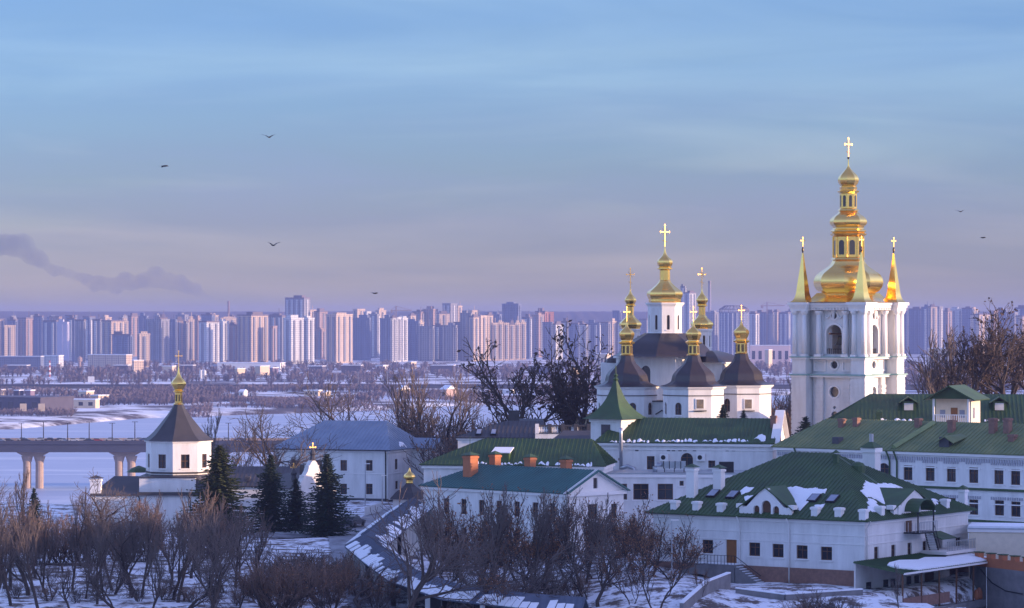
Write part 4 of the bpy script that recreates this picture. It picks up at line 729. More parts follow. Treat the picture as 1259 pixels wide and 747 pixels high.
MB().slab([(-.3, -.6, H - .35), (.9, -.6, H - .35), (.9, W / 2, H + rz + 1.1), (-.3, W / 2, H + rz + 1.1)], .1).slab([(.9, W + .6, H - .35), (-.3, W + .6, H - .35), (-.3, W / 2, H + rz + 1.1), (.9, W / 2, H + rz + 1.1)], .1).build('gable_coping', M_['trim'], h.root)
for px, w in ((755, .8), (951, .7)): c = h.on(px, 524, pl[0]); stack(h.root, (c.x, c.y, c.z - .5), w, .8, 1.9, 'brick', capped=False)
for px in (817, 862): u, z = h.at(px, 562); o = MB().box(u - .55, u + .55, -.45, -.05, z - .45, z + .45).build('air_conditioner', M_['trim'], h.root); MB().lathe([(.3, 0), (.3, .03)], 14, M=Matrix.Translation((u - .1, -.45, z)) @ Matrix.Rotation(PI / 2, 4, 'X')).build('fan_grille', M_['iron'], o)
for px in (783, 822, 828, 836, 842, 854, 894, 902): u, z = h.at(px, 553.5); MB().box(u - .22, u + .22, -.03, -.004, z - .1, z + .1).build('vent_slot', M_['plinth'], h.root)
u, z = h.at(765, 570); duct = MB().tube([(u, -.9, 5.2), (u, -.9, 9.9), (u, -.9, 10.6)], .22, 10).build('duct', M_['zinc'], h.root, smooth=True); MB().tube([(u, -.95, 5.4), (u + .9, -1.0, 5.7), (u + 1.7, -1.1, 5.4), (u + 1.8, -1.2, 4.4)], .28, 10).build('elbow', M_['zinc'], duct, smooth=True)
# flat-roofed annex in front
an = House(915, 583, 404, 46.3, 3, 20.5, 8.5, 9.0, 'flat-roofed white annex with three wide windows in front of the long middle building', name='annex')
for px, w in ((762, 1.8), (788, 1.9), (818, 1.9)): an.winp('f', px, 594.5, 614, w)
an.winp('f', 838, 591, 597, .5, mull=False); an.walls(); an.cornice(8.6, 8.98, .2); MB().box(-20.7, .2, -.2, 8.6, 9.0, 9.15).build('roof', M_['zinc'], an.root)
# ventilation unit on the annex roof
u0, _ = an.at(815, 575, 'f', 2.5); u1, _ = an.at(843, 575, 'f', 2.5); q = an.M @ Vector(((u0 + u1) / 2, 2.6, 9.15)); v = thing('ventilation_unit', 'shiny metal ventilation unit with ducts lying on the flat annex roof', 'ventilation unit', q, an.root.rotation_euler.z); w = (u1 - u0) / 2
MB().box(-w, w, -.6, .6, .5, 1.35).build('casing', M_['zinc'], v)
for k in range(4): MB().box(-w + .05 + k * w / 2, -w + .15 + k * w / 2, -.66, -.6, .45, 1.4).build('flange', M_['iron'], v)
for x in (-w + .2, 0, w - .2): MB().box(x - .05, x + .05, -.5, .5, 0, .5).build('support', M_['iron'], v)
MB().tube([(-w, 0, .95), (-w - .7, 0, .95), (-w - 1.0, 0, .6), (-w - 1.0, 0, 0)], .3, 10).build('elbow', M_['zinc'], v, smooth=True)
q = an.M @ Vector((an.at(893, 575, 'f', 2.5)[0], 2.6, 9.15)); tag(MB().box(-.9, .9, -.5, .5, 0, 1.3).build('condenser', M_['iron'], None, loc=q), 'dark boxy condenser standing at the right of the annex roof', 'condenser')
# ---- dark-roofed low building with terrace balustrade behind
h = House(668, 538, 438, 50.5, 6, 11.6, 9, 8.1, 'low white building with black roof and two rooflights beside the stone balustrade'); h.walls(); h.cornice(7.8, 8.1, .2); pl = h.hip(2.1, -5.5, -.4, 'dark', .4, step=.6)
for px in (589, 607): rooflight(h, pl[0], px, 532, .8, 1.6)
p = P(636, 533, 446); r = thing('plant_house', 'small white roof house with dark chimney left of the balustrade', 'building', (p.x, p.y, 56)); MB().box(-.5, 3.4, 0, 3, 0, 4.2).build('wall', M_['white'], r); MB().slab([(-.7, -.2, 4.2), (3.6, -.2, 4.2), (3.6, 3.2, 4.8), (-.7, 3.2, 4.8)], .15).build('roof', M_['dark'], r); MB().box(-1.2, .3, .5, 1.8, 3.8, 6.0).build('chimney', M_['dark'], r)
p = P(658, 541, 437); r = thing('balustrade', 'stone balustrade with turned posts on a white terrace wall left of the pavilion', 'balustrade', (p.x, p.y, CZ - (541 - HY) / F * 437 - 3)); Wb = 68 / F * 437
MB().box(0, Wb, 0, 6, 0, 3.9).build('terrace_wall', M_['white'], r); MB().box(0, Wb, -.1, .25, 4.85, 5.05).box(0, Wb, -.1, .25, 3.9, 4.05).build('rail', M_['dark'], r)
for k in range(30): MB().lathe([(.07, 4.05), (.13, 4.3), (.06, 4.6), (.08, 4.85)], 6, .3 + k * .245, .07).build('baluster', M_['trim'] if k < 12 or 18 < k < 23 else M_['dark'], r)
for k in range(5): MB().box(.0 + k * (Wb - .5) / 4, .5 + k * (Wb - .5) / 4, -.15, .3, 3.9, 5.2).build('pedestal', M_['trim'] if k == 0 else M_['dark'], r)
a = P(664, 553, 425); r = thing('shed_roof', 'black curved shed roof below the balustrade, above the wide green roof', 'shed', (a.x, a.y, 50.5)); Wd = 66 / F * 425; MB().box(.2, Wd, .5, 6, 0, 7.2).build('wall', M_['white'], r); MB().slab([(0, 0, 7.2), (Wd, 0, 7.2), (Wd, 6, 9.3), (3.2, 6, 9.3)], .2).build('roof', M_['dark'], r)
a = P(668, 530, 520); b_ = P(745, 500, 470); d_ = (b_ - a); r = thing('stone_wall', 'sunlit yellow stone wall rising behind the balustrade to the church', 'wall', (a.x, a.y, a.z), math.atan2(d_.y, d_.x)); Ld = math.hypot(d_.x, d_.y)
MB().add([(0, 0, -8), (Ld, 0, -8), (Ld, 0, d_.z), (0, 0, 0), (0, 1, -8), (Ld, 1, -8), (Ld, 1, d_.z), (0, 1, 0)], [(0, 1, 2, 3), (7, 6, 5, 4), (3, 2, 6, 7), (1, 5, 6, 2), (0, 3, 7, 4), (0, 4, 5, 1)]).build('wall', M_['stone'], r)
# ---- pavilion with concave green roof
p = P(757, 540, 424); r = thing('pavilion', 'small white pavilion with pointed concave green roof beside the church', 'pavilion', (p.x, p.y, 50.5), R(-35)); k = 424 / F
MB().box(-2.35, 2.35, -2.35, 2.35, 0, 11.2).build('wall', M_['white'], r); MB().box(-2.5, 2.5, -2.5, 2.5, 8.0, 8.25).box(-2.5, 2.5, -2.5, 2.5, 10.7, 11.19).build('cornice', M_['trim'], r)
MB().lathe(crom([(4.5, 11.1), (3.6, 11.5), (2.5, 12.3), (1.5, 13.4), (.8, 14.7), (.2, 16.2)], 4), 4, ph=PI / 4).build('roof', M_['green'], r)
MB().lathe([(.25, 16.0), (.4, 16.25), (.15, 16.5), (.35, 16.75), (.08, 17), (.06, 18.0)], 8).build('finial', M_['green'], r)
for s_ in (0, 1): MB().box(-.7, .7, -2.4, -2.3, 8.4, 10.4, Matrix.Rotation(PI / 2 * s_, 4, 'Z')).build('window', M_['glass'], r)
M_['dentil'] = mat('grey_washed_brick', (.42, .42, .46), .9)
# ---- long ornamented building at the right with olive roof
h = House(1340, 570, 381, 44.5, 42, 46, 13, 14.0, 'long three-storey white building with olive-green roof and green string courses, right edge', wall='white')
for px, a, b in ((1116.3, 572, 590), (1143.5, 573, 591), (1169.5, 574, 592), (1197, 574.5, 593.5), (1228, 576, 595), (1248.5, 577, 596), (1274, 578, 597)): h.winp('f', px, a, b, 1.3 if px < 1260 else 1.2)
for px, a in ((1116.3, 610), (1143.5, 611), (1169.5, 612), (1197, 614), (1228.6, 615), (1248.8, 616.5), (1274, 618)): h.winp('f', px, a, a + 18.5, 1.3)
for px, a in ((1169.5, 652), (1197.5, 653), (1228, 655), (1249, 656)): h.winp('f', px, a, a + 18.5, 1.3)
for px in (1000, 1030, 1058): h.winp('f', px, 571, 588, 1.3)
h.winp('f', 1086.5, 569, 588, 1.9, arch=True); h.walls()
ut = h.at(1200, 602.5)[1]; lt = h.at(1200, 641.5)[1]
for z in (ut, lt): h.cornice(z, z + .3, .22, 'string_course', 'green'); h.cornice(z + .3, z + .4, .12, 'string_course')
h.cornice(13.55, 13.998, .35)
for k in range(110):      # brick teeth under the eave
    pass
mb = MB()
for k in range(128): mb.box(-45.8 + k * .36, -45.62 + k * .36, -.14, -.003, 12.85, 13.3)
mb.build('dentil_course', M_['dentil'], h.root)
for i, px in enumerate((1116.3, 1143.5, 1169.5, 1197, 1228, 1248.5, 1274)):
    for zz_ in (h.at(px, 566.5 + i * .9)[1], ut - .9):
        u = h.at(px, 566)[0]; mb = MB()
        for q in range(7): mb.box(u - 1.1 + q * .33, u - .95 + q * .33, -.12, -.003, zz_ - .15, zz_ + .2)
        mb.build('brick_ornament', M_['dentil'], h.root)
        MB().box(u - 1.0, u + 1.0, -.12, -.003, zz_ - .75, zz_ - .62).build('hood_mould', M_['trim'], h.root)
L, W, H = h.L, h.W, h.H; rz = 3.4
pl = [[(-L - .5, -.55, H), (.5, -.55, H), (.5, W / 2, H + rz), (-L + 3, W / 2, H + rz)], [(.5, W + .5, H), (-L - .5, W + .5, H), (-L + 3, W / 2, H + rz), (.5, W / 2, H + rz)], [(-L - .5, W + .5, H), (-L - .5, -.55, H), (-L + 3, W / 2, H + rz)]]
h.ro = h.roof(pl, 'olive', step=.6)
c0 = h.on(1099, 551, pl[0]); c1 = h.on(1148, 521, pl[0]); n_ = Vector((0, 0, 1)); MB().tube([c0 + n_ * .1, c1 + n_ * .1], .45, 5).build('roof_ridge_strip', mat('pale_olive_flashing', (.22, .28, .12), .6), h.ro)
for px, a in ((1092, 0), (1101, 0), (979, 0)): u = h.at(px, 560)[0]; pipe(h.root, [(u, -.5, 13.9), (u + .2, -.3, 13.2), (u + .3, -.15, 12.6), (u + .3, -.15, 9)], 'green', .11)
for px, py, w, hh, m in ((1035, 524, .7, 1.2, 'brick'), (1053, 523, .7, 1.2, 'brick'), (1129, 524, .7, 1.2, 'brick'), (1170, 530, .75, 1.6, 'brick'), (1221, 531, .8, 1.9, 'brick'), (1239, 531, .8, 1.9, 'brick'), (1245, 541, .8, .9, 'brick'), (1164.5, 546, 1.4, 1.1, 'plinth'), (1030, 543, 1.0, .8, 'plinth')):
    c = h.on(px, py, pl[0]); stack(h.root, (c.x, c.y, c.z - .5), w, w, hh + .3, m, capped=False, flare=m == 'brick')
c = h.on(1164, 549, pl[0]); q = h.on(1164.5, 543, pl[0]); MB().slab([(c.x - 1.4, c.y - .6, c.z + .5), (c.x, c.y - .6, c.z + 1.3), (c.x, c.y + 4, c.z + 1.6), (c.x - 1.4, c.y + 2.5, c.z + 1.2)], .1).slab([(c.x + 1.4, c.y - .6, c.z + .5), (c.x, c.y - .6, c.z + 1.3), (c.x, c.y + 4, c.z + 1.6), (c.x + 1.4, c.y + 2.5, c.z + 1.2)], .1).build('dormer', M_['olive'], h.ro)
# free-standing chimney with green cap between the houses
p = P(1071.5, 576, 372); r = thing('chimney_stack', 'tall white chimney with green cap rising between the hipped roof and the long building', 'chimney', (p.x, p.y, 50), -R(40)); MB().box(-.85, .85, -.6, .6, 0, 9.9).build('stack', M_['white'], r); MB().box(-1, 1, -.75, .75, 9.4, 9.9).build('collar', M_['trim'], r); MB().lathe([(1.4, 9.95), (.5, 10.5), (.3, 10.6)], 4, ph=PI / 4).build('cap', M_['green'], r); MB().lathe([(.25, 10.5), (.25, 11.5)], 8).build('flue', M_['zinc'], r)
# ---- big green roof far right with dormers and balcony pavilion
h = House(1330, 524, 432, 52.5, 6, 33.3, 14, 8.2, 'white building with very wide dark green roof and snow, right of the belltower'); h.walls(); h.cornice(7.8, 8.198, .25); pl = h.hip(3.7, -27.8, -6.5, 'green', .5, step=.55)
h.snowrow(pl[0], 1080, 1128, 518, 518, 4.5, 8, .15); h.snowrow(pl[0], 1194, 1205, 518, 518, 7, 3, 0); h.snowrow(pl[0], 1210, 1240, 518, 518, 4, 5, .3)
def dorm(h, plane, px, py, w=1.6, lab=None):
    c = h.on(px, py, plane); o = MB().box(c.x - w / 2, c.x + w / 2, c.y - .4, c.y + 2.6, c.z - .6, c.z + 1.1).build('dormer', M_['green'], h.root)
    MB().slab([(c.x - w / 2 - .5, c.y - .8, c.z + .9), (c.x, c.y - .8, c.z + 1.7), (c.x, c.y + 3.6, c.z + 1.7), (c.x - w / 2 - .5, c.y + 2, c.z + .9)], .1).slab([(c.x + w / 2 + .5, c.y - .8, c.z + .9), (c.x, c.y - .8, c.z + 1.7), (c.x, c.y + 3.6, c.z + 1.7), (c.x + w / 2 + .5, c.y + 2, c.z + .9)], .1).build('dormer_roof', M_['green'], o)
    MB().box(c.x - w / 2 + .2, c.x + w / 2 - .2, c.y - .47, c.y - .4, c.z - .1, c.z + .85).build('window', M_['white_weathered'], o)
dorm(h, pl[0], 1117, 503); dorm(h, pl[0], 1228.5, 503); 
for px in (1080, 1200): c = h.on(px, 517, pl[0]); stack(h.root, (c.x, c.y, c.z - .4), .6, .6, 1.5, 'green')
k = 424 / F; p = P(1145, 520, 424); r = thing('balcony_pavilion', 'cream gabled pavilion with white balcony rising through the wide green roof', 'pavilion', (p.x, p.y, 55), R(-22)); Wp = 5.1; dp = 6.5; H0 = CZ - (490 - HY) * k - 55; fl = CZ - (520 - HY) * k - 55
MB().box(.2, Wp - .2, 1.6, dp, 0, H0).build('wall', M_['cream'], r); MB().box(0, Wp, 0, 1.6, 0, fl).build('balcony', M_['trim'], r)
for x in (.15, Wp - .35): MB().box(x, x + .25, .05, .3, fl, H0).build('post', M_['trim'], r)
mb = MB(); 
for q in range(16): mb.box(.35 + q * .29, .43 + q * .29, .1, .2, fl, fl + 1.05)
mb.box(.2, Wp - .2, .06, .24, fl + 1.05, fl + 1.15).build('railing', M_['trim'], r); MB().box(2.2, 3.1, 1.54, 1.6, fl, fl + 2.0).build('door', M_['doorwood'], r)
for x in (1.1, 3.7): MB().box(x - .35, x + .35, 1.55, 1.6, fl + .7, fl + 1.7).build('window', M_['glass_sky'], r)
MB().box(Wp - .2, Wp - .14, 2.6, 3.4, fl + .6, fl + 2).build('window', M_['glass_sky'], r)
e, rr_, y0_, y1_ = .9, 1.75, -.9, 7.5
MB().slab([(-e, y0_, H0 - .1), (Wp / 2, y0_, H0 + rr_), (Wp / 2, y1_, H0 + rr_), (-e, y1_, H0 - .1)], .14).slab([(Wp + e, y0_, H0 - .1), (Wp / 2, y0_, H0 + rr_), (Wp / 2, y1_, H0 + rr_), (Wp + e, y1_, H0 - .1)], .14).build('roof', M_['green'], r)
MB().panel(Matrix.Translation((0, .1, 0)), [(-.3, H0), (Wp + .3, H0), (Wp / 2, H0 + rr_ - .2)], (), .2).build('gable_wall', M_['green'], r)
# ---- snow steps, stone bridge and low walls in front of the hipped-roof house door
r = thing('stone_stair', 'snowy stone stair and landing leading up to the orange-brown door', 'stair', A.root.location, A.root.rotation_euler.z); ud = A.at(899, 692)[0]; zl = A.at(899, 692.5)[1]
MB().box(ud - 3.5, ud + 1.6, -1.9, -.13, zl - .35, zl).build('landing', M_['concrete'], r); MB().box(ud - 3.4, ud + 1.5, -1.8, -.2, zl, zl + .07).build('snow_patch', M_['snow'], r); mb = MB(); ms = MB()
for k_ in range(9): mb.box(ud + 1.6 + k_ * .36, ud + 1.98 + k_ * .36, -1.9, -.6, zl - 2.2, zl - .22 * (k_ + 1)); ms.box(ud + 1.66 + k_ * .36, ud + 1.94 + k_ * .36, -1.8, -.7, zl - .22 * (k_ + 1), zl - .22 * (k_ + 1) + .05)
mb.build('step', M_['concrete'], r); ms.build('snow_cover', M_['snow'], r)
rl = MB(); 
for k_ in range(13): rl.box(ud - 3.5 + k_ * .42, ud - 3.46 + k_ * .42, -1.95, -1.91, zl, zl + .95)
rl.box(ud - 3.5, ud + 1.6, -1.96, -1.9, zl + .95, zl + 1.0); rl.tube([(ud + 1.6, -1.93, zl + .98), (ud + 4.8, -1.93, zl - 1.0)], .04, 4).build('railing', M_['iron'], r)
arch = MB().panel(Matrix.Translation((0, -1.9, 0)), [(ud - 9, zl - 3.4), (ud - 6.2, zl - 3.4)] + [(ud - 3.2 - 3 * math.cos(t), zl - 3.4 + 2.3 * math.sin(t)) for t in [PI * q / 10 for q in range(11)]] + [(ud + 1.5, zl - 3.4), (ud + 1.5, zl - .36), (ud - 3.4, zl - .36), (ud - 9, zl - 1.9)], (), 1.7).build('arch', M_['concrete'], r)
def run_wall(name, pts, h_, t, m, lab, cat='wall', snowcap=True, part='wall'):
    r = thing(name, lab, cat, pts[0]); o = Vector(pts[0]); mb = MB(); ms = MB()
    for a, b in zip(pts, pts[1:]):
        a, b = Vector(a) - o, Vector(b) - o; d = (b - a); n = Vector((-d.y, d.x, 0)).normalized() * t / 2
        mb.add([a - n - Vector((0, 0, 2)), b - n - Vector((0, 0, 2)), b - n + Vector((0, 0, h_)), a - n + Vector((0, 0, h_)), a + n - Vector((0, 0, 2)), b + n - Vector((0, 0, 2)), b + n + Vector((0, 0, h_)), a + n + Vector((0, 0, h_))], [(0, 1, 2, 3), (7, 6, 5, 4), (3, 2, 6, 7), (1, 5, 6, 2), (0, 3, 7, 4)])
        n2 = n * 1.15; z1 = Vector((0, 0, h_ + .004)); z2 = Vector((0, 0, h_ + .12)); ms.add([a - n2 + z1, b - n2 + z1, b - n2 + z2, a - n2 + z2, a + n2 + z1, b + n2 + z1, b + n2 + z2, a + n2 + z2], [(0, 1, 2, 3), (7, 6, 5, 4), (3, 2, 6, 7), (1, 5, 6, 2), (0, 3, 7, 4), (0, 4, 5, 1)])
    mb.build(part, m, r)
    if snowcap: ms.build('snow_cap', M_['snow'], r)
    return r
G_ = lambda px, D, dz=0: (P(px, HY, D).x, D, g(P(px, HY, D).x, D) + dz)
run_wall('garden_wall', [G_(905, 330, .2), G_(965, 328, .3), G_(1060, 331, .3)], .45, .4, M_['concrete'], 'low snow-capped wall along the brick plinth of the hipped-roof house'); run_wall('garden_wall', [G_(838, 318, .2), G_(868, 327, .6), G_(896, 334, 1.0)], .8, .4, M_['concrete'], 'curved snow-capped ramp wall climbing to the stone stair')
# ---- octagonal chapel on the left
def onion_cross(h, w=.07, s=1.0, m='gold'):   # three-armed cross with rays, base at z=0
    mb = MB(); mb.box(-w, w, -w, w, 0, h); a = h * .68; b = h * .26; mb.box(-b, b, -w, w, a - w, a + w)
    for x, z in ((-b, a), (b, a), (0, h), (0, a)): mb.lathe([(.01, -w), (w * 2.3, -w * .8), (w * 2.3, w * .8), (.01, w)], 8, M=Matrix.Translation((x, 0, z)) @ Matrix.Rotation(PI / 2, 4, 'X'))
    for x, z in ((-b, a), (b, a)): mb.box(x - w * .8, x + w * .8, -w, w, z - w * 3.2, z + w * 3.2)
    mb.box(-w * 3, w * 3, -w, w, h - w * 2.6, h - w * 1.2)
    for sx in (-1, 1):
        for sz in (-1, 1): mb.tube([(sx * w, 0, a + sz * w), (sx * b * .62, 0, a + sz * b * .62)], w * .7, 4)
    mb.tube([(-b * .55, 0, h * .30), (b * .55, 0, h * .22)], w * .9, 4)
    return mb
def octagon_wall(r, R_, z0, z1, holes, m, ph, t=.35, n=8, name='wall'):   # flat-sided drum with real window openings; holes: {side: [(u, z, w, h, arch)]}
    mb = MB(); ap = R_ * math.cos(PI / n); half = R_ * math.sin(PI / n); wins = []
    for k in range(n):
        a = ph + 2 * PI * (k + .5) / n; M = Matrix.Rotation(a + PI / 2, 4, 'Z') @ Matrix.Translation((0, -ap, 0)); hl = []
        for (u, z, w, h_, arch) in holes.get(k, []):
            q = w / 2; ol = [(u - q, z), (u + q, z)] + ([(u + q * math.cos(s), z + h_ - q + q * math.sin(s)) for s in [PI * j / 8 for j in range(9)]] if arch else [(u + q, z + h_), (u - q, z + h_)])
            hl.append(ol); wins.append((M, ol, u, z, w, h_))
        mb.panel(M, [(-half, z0), (half, z0), (half, z1), (-half, z1)], hl, t)
    mb.build(name, m, r)
    for M, ol, u, z, w, h_ in wins:
        o = MB().panel(M @ Matrix.Translation((0, .2, 0)), ol, (), .05).build('window', M_['glass'], r); inn = [(u + (a - u) * (1 - .16 / w), z + .07 + (b - z) * (1 - .14 / h_)) for a, b in ol]
        fb = MB().panel(M @ Matrix.Translation((0, .12, 0)), ol, [inn], .07)
        if w > .7: fb.box(u - .04, u + .04, .12, .19, z + .07, z + h_ - .1, M).box(u - w / 2 + .08, u - .05, .12, .19, z + h_ * .5, z + h_ * .5 + .08, M).box(u + .05, u + w / 2 - .08, .12, .19, z + h_ * .5, z + h_ * .5 + .08, M)
        fb.build('frame', M_['wood'], o); MB().box(u - w / 2 - .12, u + w / 2 + .12, -.12, -.004, z - .14, z - .03, M).build('sill', M_['trim'], o)
KC = 430 / F; p = P(219.5, 600, 430); r = thing('octagonal_chapel', 'white octagonal chapel with dark tent roof and gilded cupola above the snowy slope, left', 'chapel', (p.x, p.y, 47), R(0)); Z = lambda y: CZ - (y - HY) * KC - 47
ph = R(-90 - 4)   # edges seen left of centre
Rr = 4.35; ws = {k: [(0, Z(574), 1.15 if True else 1.0, Z(557) - Z(574), False)] for k in range(8)}
octagon_wall(r, Rr, Z(582), Z(541.5), ws, M_['white'], ph)
oc = lambda r0, z0, z1, nm, m, r1=None: MB().lathe([(r0, z0), (r1 or r0, z1)], 8, ph=ph).build(nm, m, r)
oc(Rr + .25, Z(542.5), Z(540.5), 'cornice', M_['trim']); oc(Rr + .12, Z(580.5), Z(578.5), 'string_course', M_['dark']); oc(Rr + .45, Z(588), Z(582.5), 'drum_skirt', M_['dark'], Rr + .1)
MB().lathe(crom([(Rr + .45, Z(541)), (3.6, Z(533)), (2.3, Z(519)), (1.2, Z(506)), (.62, Z(496.5))], 5), 8, ph=ph).build('tent_roof', M_['dark'], r)
ln = MB().lathe([(.75, Z(497)), (.52, Z(495)), (.50, Z(482.5)), (.72, Z(481.5)), (.72, Z(480.5)), (.5, Z(479.5))], 8, ph=ph).build('lantern', M_['gold'], r); 
for k_ in range(8): a = ph + 2 * PI * (k_ + .5) / 8; MB().box(-.1, .1, -.49, -.46, Z(493), Z(485), Matrix.Rotation(a + PI / 2, 4, 'Z')).build('lantern_niche', M_['bronze'], ln)
MB().lathe(crom([(.5, Z(480)), (.85, Z(475)), (1.02, Z(471.5)), (.85, Z(468)), (.45, Z(464)), (.2, Z(459.5)), (.12, Z(455)), (.04, Z(450))], 5), 8, ph=ph).build('onion_dome', M_['gold'], r); o = onion_cross(2.0, .032).build('cross', M_['bronze'], r); o.location.z = Z(450); o.rotation_euler.z = R(38)  # dark bronze on the cross stands in for it standing unlit
# base block, side wings
MB().box(-4.6, 2.75, -5.2, 5, 0, Z(585)).build('base_wall', M_['white'], r); MB().box(-4.75, 2.9, -5.35, 5.2, Z(585), Z(583.5)).build('base_coping', M_['dark'], r)
MB().add([(2.8, -4.5, Z(585)), (2.8, 4.8, Z(585)), (2.8, -5.6, Z(606)), (2.8, 5.6, Z(606)), (6.2, -5.6, Z(606)), (6.2, 5.6, Z(606))], [(0, 2, 4), (1, 5, 3), (0, 4, 5, 1), (0, 1, 3, 2), (2, 3, 5, 4)]).build('lean_to_roof', M_['dark'], r)
MB().slab([(-11, -5.8, Z(605)), (-4.6, -5.8, Z(605)), (-4.6, 0, Z(585)), (-8.5, 0, Z(585))], .15).slab([(-11, -5.8, Z(605)), (-8.5, 0, Z(585)), (-11, 5.8, Z(605))], .15).slab([(-4.6, 5.8, Z(605)), (-11, 5.8, Z(605)), (-8.5, 0, Z(585)), (-4.6, 0, Z(585))], .15).build('wing_roof', M_['dark'], r)
MB().box(-4.7, 2.9, -6.0, -5.36, Z(606), Z(602)).build('eave_board', M_['dark'], r)
MB().box(-10.8, 6.3, -5.5, -5.25, 0, Z(605)).box(-10.8, -10.4, -5.2, 5.5, 0, Z(605)).box(6, 6.3, -5.2, 5.5, 0, Z(605)).build('lower_wall', M_['white'], r); stack(r, (-10.3, -4.8, Z(604)), 1.4, 1.2, 1.9, 'trim', capped=True, cap='dark')
for x in (-4.7, 1.9): pipe(r, [(x, -5.9, Z(606)), (x + .2, -5.6, Z(610)), (x + .2, -5.6, .5)], 'iron', .08)
MB().lathe([(1.7, Z(582)), (1.0, Z(577)), (.1, Z(574))], 10, -5.7, 4).build('side_dome', M_['green'], r)
# long wing behind the firs with dark roof
h = House(398, 603, 428, 46.6, 3, 14.2, 8, 6.0, 'long low white wall with dark grey roof behind the fir trees', wall='white'); h.walls(); h.cornice(5.7, 5.998, .15); h.ro = h.roof([[(-14.6, -.5, 6), (.3, -.5, 6), (.3, 6, 8.3), (-14.6, 6, 8.3)]], 'dark', step=.6)
MB().box(-14.3, .1, -.1, -.004, 0, .7).build('plinth', M_['plinth'], h.root); c = h.on(305, 590, [(-14.6, -.5, 6), (.3, -.5, 6), (.3, 6, 8.3)]); stack(h.root, (c.x, c.y, c.z - .2), .5, .5, .7, 'plinth', capped=False)
# baroque gate gable, sunlit from the right
KG = 420 / F; p = P(385, 655, 420); r = thing('gate_gable', 'white baroque gate with stepped curved gable and two gilded crosses between the firs', 'gate', (p.x, p.y, 47), R(-52)); Zg = lambda y: CZ - (y - HY) * KG - 47
gs_ = [(3.2, 603), (2.75, 602), (2.75, 598.5), (2.45, 598), (2.1, 594), (1.75, 588.5), (1.6, 586.5), (1.6, 584), (1.3, 583.5), (.95, 579), (.8, 574.5), (.8, 572), (.6, 571.5), (.45, 568.5), (.2, 566)]
gp = [(-3.2, 0), (3.2, 0)] + [(a, Zg(b)) for a, b in gs_] + [(-a, Zg(b)) for a, b in gs_[::-1]]
MB().panel(Matrix.Rotation(PI / 2, 4, 'Z') @ Matrix.Translation((0, -.2, 0)), gp, [], 1.0).build('gable_wall', M_['white'], r); MB().panel(Matrix.Rotation(PI / 2, 4, 'Z') @ Matrix.Translation((0, -.35, 0)), [(-3.4, Zg(606)), (3.4, Zg(606)), (3.4, Zg(603)), (-3.4, Zg(603))], [], 1.3).build('cornice', M_['trim'], r)
MB().box(-6, -.9, -2.6, 2.6, 0, Zg(600)).build('body_wall', M_['white'], r); MB().slab([(-6.2, -3, Zg(600)), (-.9, -3, Zg(600)), (-.9, 0, Zg(583)), (-6.2, 0, Zg(583))], .15).slab([(-.9, 3, Zg(600)), (-6.2, 3, Zg(600)), (-6.2, 0, Zg(583)), (-.9, 0, Zg(583))], .15).build('roof', M_['dark'], r); MB().box(-1.9, -.75, -.8, .8, Zg(583), Zg(571)).build('gable_back', M_['dark'], r)
o = MB().lathe(crom([(.45, 0), (.3, .5), (.42, .8), (.3, 1.1), (.08, 1.5)]), 8).build('finial', M_['dark'], r); o.location = (-.1, 0, Zg(565)); o = onion_cross(1.6, .036).build('cross', M_['gold_leaf'], r); o.location = (-.1, 0, Zg(560)); o.rotation_euler.z = R(85)
o = MB().lathe(crom([(.45, 0), (.3, .5), (.42, .8), (.3, 1.1), (.08, 1.5)]), 8).build('finial', M_['dark'], r); o.location = (-2.4, -1.4, Zg(590)); o = onion_cross(1.6, .036).build('cross', M_['gold_leaf'], r); o.location = (-2.4, -1.4, Zg(585)); o.rotation_euler.z = R(85)
# small round-roofed white building below the chapel
p = P(140, 655, 400); r = thing('cellar_house', 'small white house with shallow snowy dark roof below the chapel, behind shrubs', 'building', (p.x, p.y, 45.5), R(-20)); MB().panel(Matrix.Translation((0, -2, 0)), [(-3.6, 0), (3.6, 0), (3.6, 2.2)] + [(3.6 * math.cos(t), 2.2 + 1.6 * math.sin(t)) for t in [PI * q / 10 for q in range(1, 10)]] + [(-3.6, 2.2)], [], 6).build('wall', M_['white_weathered'], r)
mb = MB(); 
for q in range(10):
    a0, a1 = PI * q / 10, PI * (q + 1) / 10; f = lambda a, k_: (k_ * 3.8 * math.cos(a), 2.2 + k_ * 1.75 * math.sin(a)); (xa, za), (xb, zb_) = f(a0, 1), f(a1, 1); mb.slab([(xa, -2.4, za), (xa, 4.4, za), (xb, 4.4, zb_), (xb, -2.4, zb_)], .1)
mb.build('roof', M_['dark'], r)
p = P(4, 650, 395); r = thing('garden_shed', 'small green-roofed shed at the left edge among the shrubs', 'shed', (p.x, p.y, 45), R(-15)); MB().box(-2.2, 2.2, -2, 2, 0, 2.4).build('wall', M_['wood'], r); MB().slab([(-2.6, -2.4, 2.4), (2.6, -2.4, 2.4), (0, 0, 3.7)], .1).slab([(2.6, -2.4, 2.4), (2.6, 2.4, 2.4), (0, 0, 3.7)], .1).slab([(2.6, 2.4, 2.4), (-2.6, 2.4, 2.4), (0, 0, 3.7)], .1).slab([(-2.6, 2.4, 2.4), (-2.6, -2.4, 2.4), (0, 0, 3.7)], .1).build('roof', M_['green'], r)
